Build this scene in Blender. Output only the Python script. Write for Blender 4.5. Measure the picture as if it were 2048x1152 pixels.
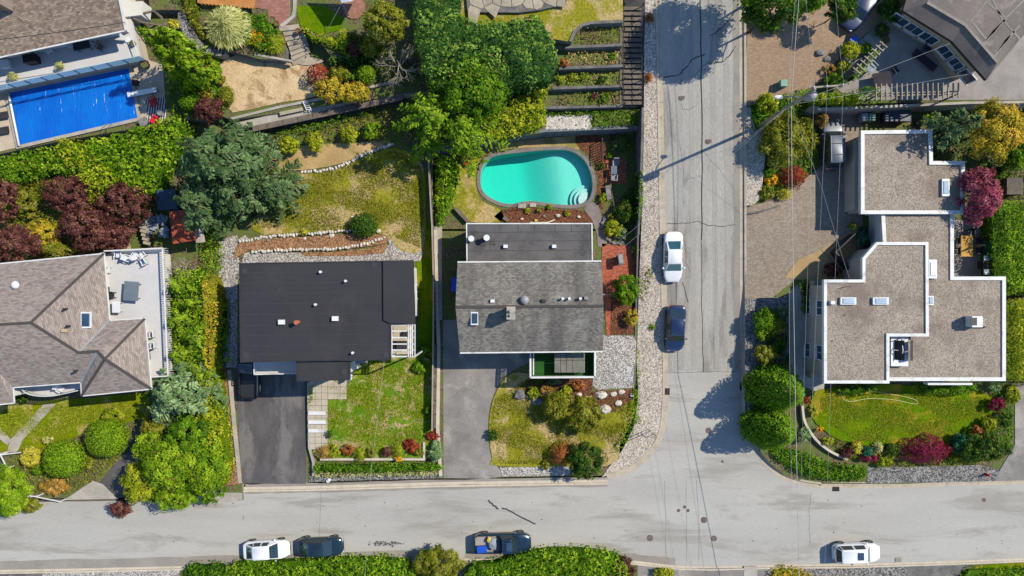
import bpy, bmesh, math, random
import numpy as np
from mathutils import Vector, Matrix
from mathutils.geometry import tessellate_polygon

# ------------------------------------------------------------------ camera, sky, sun
for o in list(bpy.data.objects): bpy.data.objects.remove(o)
SC = bpy.context.scene
COL = SC.collection
H = 65.0; FPX = 1365.0; CX, CY = 1024.0, 576.0      # drone height, focal length, image centre
cam = bpy.data.cameras.new('camera'); cam_o = bpy.data.objects.new('camera', cam); COL.objects.link(cam_o)
cam.sensor_width = 36; cam.lens = 36*FPX/2048; cam.clip_end = 2000; cam.clip_start = .5
cam_o.location = (0, 0, H); SC.camera = cam_o
SUN = Vector((.88, .38, 1)).normalized()            # direction towards the sun
wd = bpy.data.worlds.new('World'); SC.world = wd; wd.use_nodes = True
wn = wd.node_tree.nodes; bg = wn['Background']
sk = wn.new('ShaderNodeTexSky'); sk.sky_type = 'NISHITA'; sk.sun_disc = False
sk.sun_elevation = math.asin(SUN.z); sk.sun_rotation = math.atan2(SUN.x, SUN.y)
sk.altitude = 200; sk.ozone_density = 6.0; sk.dust_density = .0; sk.air_density = 1.15
wd.node_tree.links.new(sk.outputs[0], bg.inputs[0]); bg.inputs[1].default_value = .14
sl = bpy.data.lights.new('sun', 'SUN'); sl.energy = 4.5; sl.angle = math.radians(.5); sl.color = (1, .93, .78)
so = bpy.data.objects.new('sun', sl); COL.objects.link(so)
so.rotation_euler = SUN.to_track_quat('Z', 'Y').to_euler(); so.location = SUN*120
SC.view_settings.view_transform = 'Standard'; SC.view_settings.look = 'None'
SC.view_settings.gamma = 1; SC.view_settings.exposure = 1.03
KEXP = 2.3                                          # photo value of a sunlit surface -> albedo

random.seed(7); RNG = np.random.default_rng(7)
R = math.radians
# ------------------------------------------------------------------ where things stand
def W(u, v, z=0.):
    s = (H-z)/FPX
    return Vector(((u-CX)*s, (CY-v)*s, z))
def WZ(u, v, zf, dz=0.):
    if not callable(zf): return W(u, v, zf+dz)
    z = 0.
    for _ in range(12):
        p = W(u, v, z); z = zf(p.x, p.y)+dz
    return W(u, v, z)
def MPP(z=0.): return (H-z)/FPX                      # metres for one photo pixel
def road_z(x, y): return max(0., .165*(y+8.05))
road_z.br = [-8.05]
def pl(*kn):                                          # piecewise linear height along y
    ys = [k[0] for k in kn]; zs = [k[1] for k in kn]
    def f(x, y): return float(np.interp(y, ys, zs))
    f.br = ys; return f
zW = pl((-20.2, .03), (-9, .8), (2.5, 1.8), (13.5, 2.6))      # western lots
zD = pl((-17.6, .03), (2.9, 1.3), (3.0, 1.3))                # lot with the kidney pool
zE = pl((-19, .06), (-15, .5), (-8.5, 1.0), (0, 1.45), (5, 2.2), (6, 2.3), (7, 2.3))
zF = pl((-8.05, .05), (21.6, 4.9), (22, 4.9))
ZA = 4.0
def plus(f, d):
    if not callable(f): return f+d
    g = lambda x, y: f(x, y)+d
    g.br = getattr(f, 'br', []); return g

# ------------------------------------------------------------------ object helpers
WLOC = {}
def wloc(o): return WLOC.get(o.name, Vector((0, 0, 0)))
def put(o, parent=None, loc=None):
    """link; geometry is in world coordinates when loc is None"""
    COL.objects.link(o)
    if parent is not None:
        o.parent = parent
        o.location = (Vector(loc) if loc is not None else Vector((0, 0, 0)))-wloc(parent)
        WLOC[o.name] = Vector(loc) if loc is not None else Vector((0, 0, 0))
    elif loc is not None:
        o.location = loc; WLOC[o.name] = Vector(loc)
    return o
def thing(name, label, cat, loc, group=None, rz=0):
    o = bpy.data.objects.new(name, None); COL.objects.link(o); o.empty_display_size = .3
    o.location = loc; o.rotation_euler = (0, 0, rz); WLOC[o.name] = Vector(loc)
    return tag(o, label, cat, group)
def tag(o, label=None, cat=None, group=None, kind=None):
    if label: o['label'] = label
    if cat: o['category'] = cat
    if group: o['group'] = group
    if kind: o['kind'] = kind
    return o
class G:
    def __init__(s): s.v = []; s.f = []; s.m = []; s.sm = []
    def add(s, vs, fs, mi=0, smooth=False):
        b = len(s.v); s.v += [tuple(p) for p in vs]
        for f in fs: s.f.append([b+i for i in f]); s.m.append(mi); s.sm.append(smooth)
        return s
    def box(s, c, d, rz=0, mi=0, taper=1.):
        x, y, z = d[0]/2, d[1]/2, d[2]/2; ca, sa = math.cos(rz), math.sin(rz); vs = []
        for k in (-1, 1):
            t = taper if k > 0 else 1.
            for i, j in ((-1, -1), (1, -1), (1, 1), (-1, 1)):
                a, b = i*x*t, j*y*t
                vs.append((c[0]+a*ca-b*sa, c[1]+a*sa+b*ca, c[2]+k*z))
        return s.add(vs, [(0, 3, 2, 1), (4, 5, 6, 7), (0, 1, 5, 4), (1, 2, 6, 5), (2, 3, 7, 6), (3, 0, 4, 7)], mi)
    def beam(s, p, q, w, h, mi=0, up=(0, 0, 1)):
        p, q = Vector(p), Vector(q); d = (q-p).normalized(); a = d.cross(Vector(up))
        if a.length < 1e-4: a = d.cross(Vector((1, 0, 0)))
        a.normalize(); b = a.cross(d); vs = []
        for c in (p, q):
            for i, j in ((-1, -1), (1, -1), (1, 1), (-1, 1)): vs.append(c+a*(i*w/2)+b*(j*h/2))
        return s.add(vs, [(3, 2, 1, 0), (4, 5, 6, 7), (0, 1, 5, 4), (1, 2, 6, 5), (2, 3, 7, 6), (3, 0, 4, 7)], mi)
    def cyl(s, c, r, h, n=12, r2=None, mi=0, cap=True, smooth=True):
        r2 = r if r2 is None else r2; vs = []
        for k, rr in ((0, r), (1, r2)):
            for i in range(n):
                a = 2*math.pi*i/n; vs.append((c[0]+rr*math.cos(a), c[1]+rr*math.sin(a), c[2]+k*h))
        b = len(s.v); s.add(vs, [(i, (i+1) % n, n+(i+1) % n, n+i) for i in range(n)], mi, smooth)
        if cap: s.f += [[b+n+i for i in range(n)], [b+n-1-i for i in range(n)]]; s.m += [mi, mi]; s.sm += [False, False]
        return s
    def tube(s, pts, r, n=5, mi=0):
        pts = [Vector(p) for p in pts]; rs = r if isinstance(r, (list, tuple)) else [r]*len(pts); vs = []
        for i, p in enumerate(pts):
            d = (pts[min(i+1, len(pts)-1)]-pts[max(i-1, 0)]).normalized()
            a = d.cross(Vector((0, 0, 1)))
            if a.length < 1e-3: a = Vector((1, 0, 0))
            a.normalize(); b = d.cross(a)
            for k in range(n):
                t = 2*math.pi*k/n; vs.append(p+(a*math.cos(t)+b*math.sin(t))*rs[i])
        fs = [(i*n+k, i*n+(k+1) % n, (i+1)*n+(k+1) % n, (i+1)*n+k) for i in range(len(pts)-1) for k in range(n)]
        fs += [tuple(range(n))[::-1], tuple((len(pts)-1)*n+k for k in range(n))]
        return s.add(vs, fs, mi, True)
    def ball(s, c, r, nu=10, nv=6, mi=0, zmin=-1.):
        r = r if isinstance(r, (list, tuple)) else (r, r, r); vs = []
        for j in range(nv+1):
            t = math.asin(zmin)+(math.pi/2-math.asin(zmin))*j/nv
            for i in range(nu):
                a = 2*math.pi*i/nu
                vs.append((c[0]+r[0]*math.cos(t)*math.cos(a), c[1]+r[1]*math.cos(t)*math.sin(a), c[2]+r[2]*math.sin(t)))
        return s.add(vs, [(j*nu+i, j*nu+(i+1) % nu, (j+1)*nu+(i+1) % nu, (j+1)*nu+i) for j in range(nv) for i in range(nu)], mi, True)
    def rock(s, c, r, seed=0, mi=0):
        rn = random.Random(seed); b = len(s.v); s.ball(c, (r[0], r[1], r[2]), 7, 4, mi)
        for i in range(b, len(s.v)):
            p = s.v[i]; k = rn.uniform(.78, 1.16)
            s.v[i] = (c[0]+(p[0]-c[0])*k, c[1]+(p[1]-c[1])*k, c[2]+(p[2]-c[2])*rn.uniform(.8, 1.1))
            s.sm[-1] = False
        for i in range(len(s.sm)-28, len(s.sm)): s.sm[i] = False
        return s
    def poly(s, pts, mi=0): return s.add(pts, [tuple(range(len(pts)))], mi)
    def prism(s, pts, zb, mt=0, ms=0):
        """pts: top outline (3-D, ccw seen from above or not), zb: bottom z"""
        pts = [Vector(p) for p in pts]
        if sum(a.x*b.y-b.x*a.y for a, b in zip(pts, pts[1:]+pts[:1])) < 0: pts = pts[::-1]
        n = len(pts); bot = [Vector((p.x, p.y, zb if not callable(zb) else zb(p))) for p in pts]; b = len(s.v)
        s.v += [tuple(p) for p in pts+bot]
        s.f.append([b+i for i in range(n)]); s.m.append(mt); s.sm.append(False)
        for i in range(n):
            j = (i+1) % n; s.f.append([b+n+i, b+n+j, b+j, b+i]); s.m.append(ms); s.sm.append(False)
        return s
    def mesh(s, name, mats):
        me = bpy.data.meshes.new(name); me.from_pydata(s.v, [], s.f)
        for m in (mats if isinstance(mats, (list, tuple)) else [mats]): me.materials.append(MT[m] if isinstance(m, str) else m)
        me.polygons.foreach_set('material_index', s.m); me.polygons.foreach_set('use_smooth', s.sm); me.update()
        return me
    def obj(s, name, mats, parent=None, loc=None):
        o = bpy.data.objects.new(name, s.mesh(name, mats)); return put(o, parent, loc)
def smooth_px(pts, n=6, closed=True):
    out = []; N = len(pts)
    rng = range(N) if closed else range(N-1)
    for i in rng:
        g = (lambda k: pts[k % N]) if closed else (lambda k: pts[min(max(k, 0), N-1)])
        p0, p1, p2, p3 = g(i-1), g(i), g(i+1), g(i+2)
        for k in range(n):
            t = k/n
            out.append(tuple(.5*((2*p1[a])+(-p0[a]+p2[a])*t+(2*p0[a]-5*p1[a]+4*p2[a]-p3[a])*t*t+(-p0[a]+3*p1[a]-3*p2[a]+p3[a])*t**3) for a in (0, 1)))
    if not closed: out.append(pts[-1])
    return out
def sheet(name, px, zf, mats, dz=0., zb=None, kind='structure', parent=None, smooth=False, label=None, cat=None):
    """solid slab whose top outline is seen at the photo points px; zf constant or height function"""
    if smooth: px = smooth_px(px)
    base = plus(zf, dz); pts = [WZ(u, v, zf, dz) for u, v in px]
    if sum(a.x*b.y-b.x*a.y for a, b in zip(pts, pts[1:]+pts[:1])) < 0: pts = pts[::-1]
    bm = bmesh.new(); vs = [bm.verts.new((p.x, p.y, 0)) for p in pts]
    for t_ in tessellate_polygon([[Vector((p.x, p.y, 0)) for p in pts]]):
        try: bm.faces.new([vs[i] for i in t_])
        except ValueError: pass
    br = getattr(zf, 'br', []) if callable(zf) else []
    for y in br:
        bmesh.ops.bisect_plane(bm, geom=bm.verts[:]+bm.edges[:]+bm.faces[:], plane_co=(0, y, 0), plane_no=(0, 1, 0))
    bmesh.ops.triangulate(bm, faces=bm.faces[:])
    for v in bm.verts: v.co.z = base(v.co.x, v.co.y) if callable(base) else base
    low = -1.75 if zb is None else zb
    be = [e for e in bm.edges if len(e.link_faces) == 1]
    r = bmesh.ops.extrude_edge_only(bm, edges=be)
    for g in r['geom']:
        if isinstance(g, bmesh.types.BMVert): g.co.z = low if zb is None or low < g.co.z-.02 else g.co.z-.3
    for f in bm.faces: f.material_index = 0
    for g in r['geom']:
        if isinstance(g, bmesh.types.BMFace): g.material_index = 1
    bmesh.ops.recalc_face_normals(bm, faces=bm.faces[:])
    me = bpy.data.meshes.new(name); bm.to_mesh(me); bm.free()
    ml = mats if isinstance(mats, (list, tuple)) else [mats, mats]
    for m in ml: me.materials.append(MT[m])
    if sum(p.normal.z*p.area for p in me.polygons if p.material_index == 0) < 0: me.flip_normals()
    o = put(bpy.data.objects.new(name, me), parent)
    if parent is None: tag(o, label, cat, None, kind)
    return o
def offset_line(pts, d):
    """parallel polyline of 3-D points, d metres to the left of its direction"""
    out = []; n = len(pts)
    for i, p in enumerate(pts):
        a = (p-pts[i-1]) if i else None; b = (pts[i+1]-p) if i < n-1 else None
        a = a or b; b = b or a
        na = Vector((-a.y, a.x)).normalized(); nb = Vector((-b.y, b.x)).normalized()
        m = (na+nb).normalized(); k = d/max(.35, m.dot(na)); out.append(Vector((p.x+m.x*k, p.y+m.y*k, p.z)))
    return out
def band(name, px, zf, width, top, mat, parent=None, zb=-.3, dz=0., kind=None, label=None, cat=None, w0=0., smooth=0):
    """wall or strip along a photo polyline; its near edge on the line, width metres to the left, top metres above zf"""
    if smooth: px = smooth_px(px, smooth, False)
    pts = [WZ(u, v, zf, top) for u, v in px]; a = offset_line(pts, w0); b = offset_line(pts, w0+width); g = G()
    for i in range(len(pts)-1):
        q = [a[i], a[i+1], b[i+1], b[i]]
        lo = [Vector((p.x, p.y, p.z+zb if zb > -90 else -1.)) for p in q]
        fs = [(0, 1, 2, 3), (4, 5, 1, 0), (6, 7, 3, 2)]
        if i == 0: fs.append((7, 4, 0, 3))
        if i == len(pts)-2: fs.append((5, 6, 2, 1))
        g.add(q+lo, fs)
    o = g.obj(name, mat, parent)
    if parent is None: tag(o, label, cat, None, kind)
    return o
def stripe(name, px, zf, w, mat, parent, dz=.006):
    pts = [WZ(u, v, zf, dz) for u, v in px]; g = G(); a = offset_line(pts, w/2); b = offset_line(pts, -w/2)
    for i in range(len(pts)-1): g.poly([b[i], b[i+1], a[i+1], a[i]])
    return g.obj(name, mat, parent)
def wobble(px, amp, seed, n=4):
    rn = random.Random(seed); out = []
    for (a, b), (c, d) in zip(px, px[1:]):
        for k in range(n):
            t = k/n; out.append((a+(c-a)*t+rn.uniform(-amp, amp), b+(d-b)*t+rn.uniform(-amp, amp)))
    return out+[px[-1]]
# ------------------------------------------------------------------ materials
MT = {}
def lin(c): return tuple((x/255/12.92 if x/255 <= .04045 else ((x/255+.055)/1.055)**2.4) for x in c)
def alb(c, k=1.): return tuple(min(.86, x*k/KEXP) for x in lin(c))+(1,)
class NT:
    def __init__(s, name):
        s.m = bpy.data.materials.new(name); s.m.use_nodes = True; s.t = s.m.node_tree; s.n = s.t.nodes; s.b = s.n['Principled BSDF']; MT[name] = s.m
    def new(s, k, **kw):
        x = s.n.new('ShaderNode'+k)
        for a, b in kw.items(): setattr(x, a, b)
        return x
    def link(s, a, b): s.t.links.new(a, b)
    def coord(s, kind='world', scale=None, rz=0):
        if kind == 'world': o = s.new('NewGeometry').outputs['Position']
        elif kind == 'uv': o = s.new('UVMap').outputs[0]
        else: o = s.new('TexCoord').outputs['Object']
        if scale or rz:
            mp = s.new('Mapping'); s.link(o, mp.inputs[0])
            if scale: mp.inputs['Scale'].default_value = scale
            mp.inputs['Rotation'].default_value = (0, 0, rz); o = mp.outputs[0]
        return o
    def noise(s, co, scale, detail=5, rough=.6, dist=0):
        x = s.new('TexNoise'); s.link(co, x.inputs['Vector']); x.inputs['Scale'].default_value = scale
        x.inputs['Detail'].default_value = detail; x.inputs['Roughness'].default_value = rough; x.inputs['Distortion'].default_value = dist
        return x.outputs[0]
    def ramp(s, f, stops, interp='LINEAR'):
        r = s.new('ValToRGB'); r.color_ramp.interpolation = interp; e = r.color_ramp.elements
        while len(e) > len(stops): e.remove(e[-1])
        while len(e) < len(stops): e.new(1)
        for i, (p, c) in enumerate(stops):
            e[i].position = p; e[i].color = c if len(c) == 4 else tuple(c)+(1,)
        s.link(f, r.inputs[0]); return r.outputs[0]
    def mix(s, f, a, b, mode='MIX'):
        x = s.new('Mix', data_type='RGBA', blend_type=mode)
        if isinstance(f, (int, float)): x.inputs[0].default_value = f
        else: s.link(f, x.inputs[0])
        for i, c in ((6, a), (7, b)):
            if isinstance(c, tuple): x.inputs[i].default_value = c
            else: s.link(c, x.inputs[i])
        return x.outputs[2]
    def maprange(s, f, a, b, c, d):
        x = s.new('MapRange'); s.link(f, x.inputs[0])
        for i, v in enumerate((a, b, c, d)): x.inputs[i+1].default_value = v
        return x.outputs[0]
    def gray(s, f, lo, hi): return s.ramp(f, [(.3, (lo,)*3), (.7, (hi,)*3)])
    def bump(s, h, d=.02, st=1.):
        x = s.new('Bump'); s.link(h, x.inputs['Height']); x.inputs['Distance'].default_value = d; x.inputs['Strength'].default_value = st
        s.link(x.outputs[0], s.b.inputs['Normal'])
    def done(s, col, rough=.9, spec=.3, metal=0.):
        if isinstance(col, tuple): s.b.inputs['Base Color'].default_value = col
        else: s.link(col, s.b.inputs['Base Color'])
        s.b.inputs['Roughness'].default_value = rough; s.b.inputs['Specular IOR Level'].default_value = spec; s.b.inputs['Metallic'].default_value = metal
        return s.m
def surf(name, c1, c2=None, s1=.35, fs=6., fa=.12, rough=.92, bump=.01, c3=None, s3=.9, t3=.6, co='world', stretch=None, rz=0, spec=.25, sharp=.12, metal=0.):
    t = NT(name); p = t.coord(co, stretch, rz); c2 = c2 or c1
    col = t.ramp(t.noise(p, s1, 7, .62), [(.5-sharp, alb(c1)), (.5+sharp, alb(c2))])
    if c3: col = t.mix(t.ramp(t.noise(p, s3, 7, .65, .4), [(t3-.05, (0,)*3), (t3+.05, (1,)*3)]), col, alb(c3))
    f = t.noise(p, fs, 4, .7)
    col = t.mix(1., col, t.gray(f, 1-fa, 1+fa), 'MULTIPLY')
    if bump: t.bump(f, bump)
    return t.done(col, rough, spec, metal)
def gravel(name, cols, scale=8., stain=None, rough=.95, bump=.03, fade=.5):
    t = NT(name); p = t.coord()
    v = t.new('TexVoronoi'); t.link(p, v.inputs['Vector']); v.inputs['Scale'].default_value = scale; v.inputs['Randomness'].default_value = 1
    sx = t.new('SeparateColor'); t.link(v.outputs['Color'], sx.inputs[0])
    n = len(cols); col = t.ramp(sx.outputs[0], [(i/n, alb(c)) for i, c in enumerate(cols)], 'CONSTANT')
    edge = t.ramp(v.outputs['Distance'], [(.35, (1,)*3), (.75, (fade,)*3)])
    col = t.mix(1., col, edge, 'MULTIPLY')
    col = t.mix(1., col, t.gray(t.noise(p, .5, 6, .7), .82, 1.12), 'MULTIPLY')
    if stain: col = t.mix(t.ramp(t.noise(p, stain[1], 6, .65), [(stain[2], (0,)*3), (stain[2]+.14, (stain[3],)*3)]), col, alb(stain[0]))
    iv = t.new('Math', operation='SUBTRACT'); iv.inputs[0].default_value = 1; t.link(v.outputs['Distance'], iv.inputs[1])
    t.bump(iv.outputs[0], bump)
    return t.done(col, rough, .2)
def shingle(name, cols, gap, w=.33, h=.15, stain=None, off=.5, co='uv', bump=.012, streak=None):
    t = NT(name); p = t.coord(co)
    b = t.new('TexBrick'); t.link(p, b.inputs['Vector']); b.offset = off; b.squash = 1
    b.inputs['Scale'].default_value = 1; b.inputs['Mortar Size'].default_value = .010; b.inputs['Mortar Smooth'].default_value = .3
    b.inputs['Brick Width'].default_value = w; b.inputs['Row Height'].default_value = h
    b.inputs['Color1'].default_value = (0, 0, 0, 1); b.inputs['Color2'].default_value = (1, 1, 1, 1); b.inputs['Mortar'].default_value = (.5, .5, .5, 1)
    n = len(cols); col = t.ramp(b.outputs['Color'], [(i/(n-1), alb(c)) for i, c in enumerate(cols)])
    if stain: col = t.mix(t.ramp(t.noise(p, stain[1], 6, .6), [(stain[2], (0,)*3), (stain[2]+.2, (stain[3],)*3)]), col, alb(stain[0]))
    if streak:
        q = t.coord(co, (streak[1], streak[2], 1))
        col = t.mix(t.ramp(t.noise(q, 1., 5, .6), [(streak[3], (0,)*3), (streak[3]+.22, (streak[4],)*3)]), col, alb(streak[0]))
    col = t.mix(b.outputs['Fac'], col, alb(gap)); col = t.mix(1., col, t.gray(t.noise(p, 9, 4, .7), .86, 1.12), 'MULTIPLY')
    t.bump(b.outputs['Fac'], bump, -1.)
    return t.done(col, .93, .2)
def plain(name, c, rough=.5, metal=0., spec=.5, coat=0., var=.06):
    t = NT(name); p = t.coord('object'); col = t.mix(1., alb(c), t.gray(t.noise(p, 3., 4), 1-var, 1+var), 'MULTIPLY')
    m = t.done(col, rough, spec, metal)
    if coat: t.b.inputs['Coat Weight'].default_value = coat; t.b.inputs['Coat Roughness'].default_value = .05
    return m
def leaf(name, lo, mid, hi, transl=.3, k=1.5):
    lo, mid, hi = [(min(255, c[0]*1.06), c[1], c[2]*.72) if c[1] > c[0] and c[2] < c[0]*.75 else c for c in (lo, mid, hi)]
    t = NT(name); a = t.new('Attribute', attribute_name='tint')
    col = t.ramp(a.outputs['Fac'], [(.05, alb(lo, k)), (.5, alb(mid, k)), (.93, alb(hi, k)), (1., alb((158, 128, 72), 1.3))])
    t.done(col, .7, .06)
    tr = t.new('BsdfTranslucent'); t.link(t.mix(1., col, (1.15, 1.2, .7, 1), 'MULTIPLY'), tr.inputs[0])
    mx = t.new('MixShader'); mx.inputs[0].default_value = transl
    t.link(t.b.outputs[0], mx.inputs[1]); t.link(tr.outputs[0], mx.inputs[2]); t.link(mx.outputs[0], t.n['Material Output'].inputs[0])
    return t.m
def glass(name, c, rough=.08):
    t = NT(name); p = t.coord('object'); col = t.mix(1., alb(c), t.gray(t.noise(p, .8, 3), .8, 1.15), 'MULTIPLY')
    return t.done(col, rough, .6)

surf('asphalt_side', (188, 182, 171), (173, 167, 157), .3, 9, .24, bump=.012, c3=(152, 146, 138), s3=.3, t3=.56, stretch=(1.9, .3, 1))
surf('asphalt_edge', (166, 158, 146), (150, 143, 133), .5, 8, .2)
surf('asphalt_worn', (178, 173, 164), (170, 165, 156), .6, 8, .16)
surf('asphalt_main', (191, 187, 178), (180, 176, 168), .18, 7, .09, bump=.006, c3=(166, 160, 150), s3=.3, t3=.57, stretch=(.3, 1.7, 1))
surf('tar', (84, 82, 82), (66, 65, 66), 1.2, 8, .2)
surf('tar_light', (140, 138, 135), (120, 118, 116), 1.2, 8, .2)
surf('kerb', (205, 190, 168), (186, 172, 152), 1.2, 9, .14, c3=(160, 146, 128), s3=2.2, t3=.66)
surf('kerb_white', (222, 208, 188), (205, 192, 172), 1.4, 9, .12)
surf('concrete', (196, 186, 172), (172, 164, 152), .8, 9, .13, c3=(140, 134, 122), s3=1.6, t3=.66)
surf('concrete_dark', (132, 128, 122), (104, 101, 98), 1.1, 8, .2, c3=(78, 82, 70), s3=1.8, t3=.62)
surf('stone_wall', (140, 142, 142), (104, 106, 106), 2.8, 7, .3, bump=.05)
surf('pool_deck', (214, 196, 172), (200, 182, 160), .9, 9, .07)
surf('blacktop', (108, 103, 102), (88, 84, 84), .5, 9, .2, c3=(128, 122, 118), s3=.28, t3=.6, stretch=(1.6, .6, 1))
surf('blacktop_old', (158, 151, 144), (134, 128, 122), .45, 9, .2, c3=(180, 171, 160), s3=.3, t3=.58)
gravel('gravel', [(238, 226, 210), (200, 186, 170), (220, 206, 190), (168, 154, 140), (230, 216, 200), (206, 190, 174)], 10., fade=.66)
gravel('gravel_pale', [(236, 230, 222), (182, 172, 164), (222, 214, 206), (154, 146, 138), (206, 196, 186)], 10., ((150, 150, 96), .5, .66, .45))
gravel('gravel_grey', [(170, 168, 164), (120, 118, 114), (150, 146, 140), (96, 94, 92), (184, 180, 174)], 9.)
gravel('roof_gravel', [(200, 186, 168), (164, 150, 136), (182, 168, 152), (144, 132, 118), (192, 178, 162), (172, 158, 144)], 14., ((128, 112, 102), .28, .5, .7), fade=.75, bump=.015)
gravel('soil_bark', [(138, 88, 58), (112, 68, 46), (156, 104, 72), (90, 56, 40)], 11., fade=.6)
gravel('bark_red', [(186, 138, 98), (156, 112, 78), (202, 156, 116), (138, 100, 72)], 10., fade=.7)
gravel('soil', [(134, 116, 88), (106, 92, 70), (150, 130, 100), (98, 86, 66)], 10., ((104, 122, 52), .8, .42, .85), fade=.7)
surf('lawn', (112, 134, 12), (136, 144, 18), .5, 5.5, .42, bump=.06, c3=(186, 168, 98), s3=.42, t3=.58, spec=.03)
surf('lawn_green', (88, 128, 6), (118, 138, 10), .45, 5.5, .3, bump=.06, c3=(166, 146, 44), s3=.4, t3=.57, spec=.03)
surf('lawn_dry', (138, 140, 28), (162, 152, 56), .5, 5.5, .42, bump=.06, c3=(196, 170, 120), s3=.38, t3=.55, spec=.03)
surf('lawn_weedy', (92, 136, 22), (128, 150, 40), .7, 5.5, .42, bump=.08, c3=(200, 174, 128), s3=.9, t3=.55, spec=.03)
surf('dry_ground', (206, 174, 120), (184, 152, 98), .4, 7, .22, c3=(146, 136, 70), s3=.5, t3=.56)
surf('sand', (230, 202, 158), (214, 182, 136), .5, 5, .16, bump=.08, c3=(178, 146, 104), s3=.8, t3=.56)
surf('timber_grey', (132, 118, 104), (104, 94, 84), 1.5, 9, .25)
surf('timber_dark', (86, 82, 80), (64, 62, 62), 1.5, 9, .25)
surf('timber_pale', (188, 174, 152), (166, 152, 132), 1.5, 9, .16)
surf('wood_orange', (214, 150, 82), (190, 126, 66), 1.5, 8, .14)
surf('bark', (112, 96, 80), (84, 72, 60), 3, 12, .3)
surf('twig', (190, 178, 160), (150, 138, 122), 3, 12, .2)
surf('membrane', (57, 55, 59), (49, 48, 52), .22, 9, .12, bump=.003, rough=.75, c3=(62, 59, 61), s3=.28, t3=.6)
surf('membrane_seam', (68, 67, 72), None, 1, 9, .1)
surf('felt', (112, 108, 106), (88, 85, 85), .5, 9, .14, c3=(64, 62, 64), s3=.55, t3=.62, rough=.85)
surf('roof_f', (134, 122, 114), (112, 102, 96), .35, 8, .12, c3=(150, 138, 128), s3=.7, t3=.62, rough=.85)
surf('roof_f_band', (160, 150, 140), (142, 132, 122), .8, 8, .12)
surf('stucco_white', (236, 232, 224), (226, 222, 214), .6, 8, .05)
surf('stucco_tan', (212, 184, 146), (196, 168, 132), .6, 8, .08)
surf('stucco_beige', (206, 190, 170), (192, 176, 158), .6, 8, .08)
surf('white_trim', (242, 240, 236), (230, 228, 224), .8, 8, .05, rough=.6, c3=(206, 202, 194), s3=1.1, t3=.6)
surf('white_metal', (246, 246, 246), (234, 236, 238), .8, 8, .04, rough=.4)
surf('dark_metal', (62, 62, 64), (48, 48, 50), 1.2, 8, .1, rough=.5)
surf('grey_metal', (168, 168, 168), (146, 146, 148), 1.2, 8, .1, rough=.45)
surf('deck_vinyl', (220, 216, 214), (212, 209, 208), .6, 6, .05, rough=.7)
surf('turf', (40, 96, 26), (30, 80, 22), 1.2, 12, .25)
surf('slat_grey', (158, 154, 140), (138, 134, 122), 1.4, 8, .12)
surf('rust_roof', (196, 92, 56), (164, 72, 48), 1.2, 8, .2, c3=(126, 62, 46), s3=1.6, t3=.56)
surf('blue_metal', (66, 78, 96), (54, 64, 80), 1.2, 8, .1, rough=.5)
surf('rock', (238, 228, 214), (206, 196, 184), 2.2, 9, .2, bump=.03)
surf('rock_grey', (150, 148, 144), (112, 110, 108), 2.2, 9, .2, bump=.03)
surf('flag', (196, 182, 160), (164, 152, 134), 1.1, 8, .14)
surf('court_tile', (196, 164, 116), (178, 148, 104), .5, 8, .12)
surf('tile', (206, 194, 172), (190, 178, 156), .8, 8, .08)
surf('pole_wood', (176, 162, 142), (140, 128, 112), 1.5, 8, .2)
surf('wire', (200, 198, 194), (190, 188, 184), 1, 5, .05)
surf('wire_dark', (70, 68, 66), None, 1, 5, .05)
surf('pool_wall', (200, 232, 224), (190, 226, 218), .4, 6, .03)
surf('coping', (150, 138, 132), (128, 118, 114), 1.2, 8, .14)
surf('pool_floor', (254, 258, 252), (248, 254, 248), .25, 5, .03, bump=0)
surf('pool_step', (252, 252, 250), (246, 250, 248), .4, 5, .03, bump=0)
surf('terracotta', (206, 124, 84), (180, 100, 66), 2, 8, .1)
surf('red_cloth', (226, 42, 52), (206, 30, 42), 2, 8, .08, rough=.6)
surf('red_plastic', (214, 40, 40), (196, 30, 34), 2, 8, .08, rough=.45)
surf('blue_plastic', (34, 96, 214), (28, 84, 196), 2, 8, .08, rough=.45)
surf('green_plastic', (120, 168, 146), (104, 150, 130), 2, 8, .08, rough=.5)
surf('teal_hose', (70, 176, 150), None, 2, 8, .05, rough=.5)
surf('hose', (214, 220, 150), None, 2, 8, .05, rough=.5)
surf('black_plastic', (44, 44, 46), (34, 34, 36), 2, 8, .1, rough=.5)
surf('rug_dark', (60, 56, 64), (50, 46, 54), 2, 10, .1)
surf('wood_table', (222, 172, 88), (202, 150, 70), 1.8, 8, .14)
surf('manhole', (124, 108, 102), (104, 90, 86), 3, 12, .2)
surf('iron', (70, 60, 56), (56, 48, 46), 3, 12, .2)
surf('tarp', (170, 180, 186), (140, 150, 160), 2, 7, .12)
surf('yellow_cloth', (226, 196, 92), None, 2, 7, .1)
surf('grey_deck', (176, 168, 160), (158, 150, 144), .8, 8, .1)
shingle('shingle_b', [(150, 136, 126), (178, 164, 152), (164, 148, 140), (138, 126, 118)], (112, 102, 96), .36, .15)
shingle('shingle_a', [(166, 144, 126), (132, 114, 100), (180, 160, 142), (118, 100, 90)], (92, 80, 72), .26, .15)
shingle('shingle_d', [(128, 122, 114), (158, 152, 140), (108, 102, 98), (142, 134, 124)], (86, 82, 78), .24, .14, stain=((176, 172, 156), .55, .5, .55), streak=((88, 84, 82), .42, .05, .46, .75))
shingle('ridge_cap', [(136, 124, 116), (122, 112, 106)], (84, 78, 74), .3, .3)
shingle('paver', [(174, 158, 140), (152, 138, 122), (186, 170, 152), (162, 146, 130)], (112, 98, 84), .22, .11, ((128, 108, 88), .3, .56, .5), co='world', bump=.004)
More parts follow.
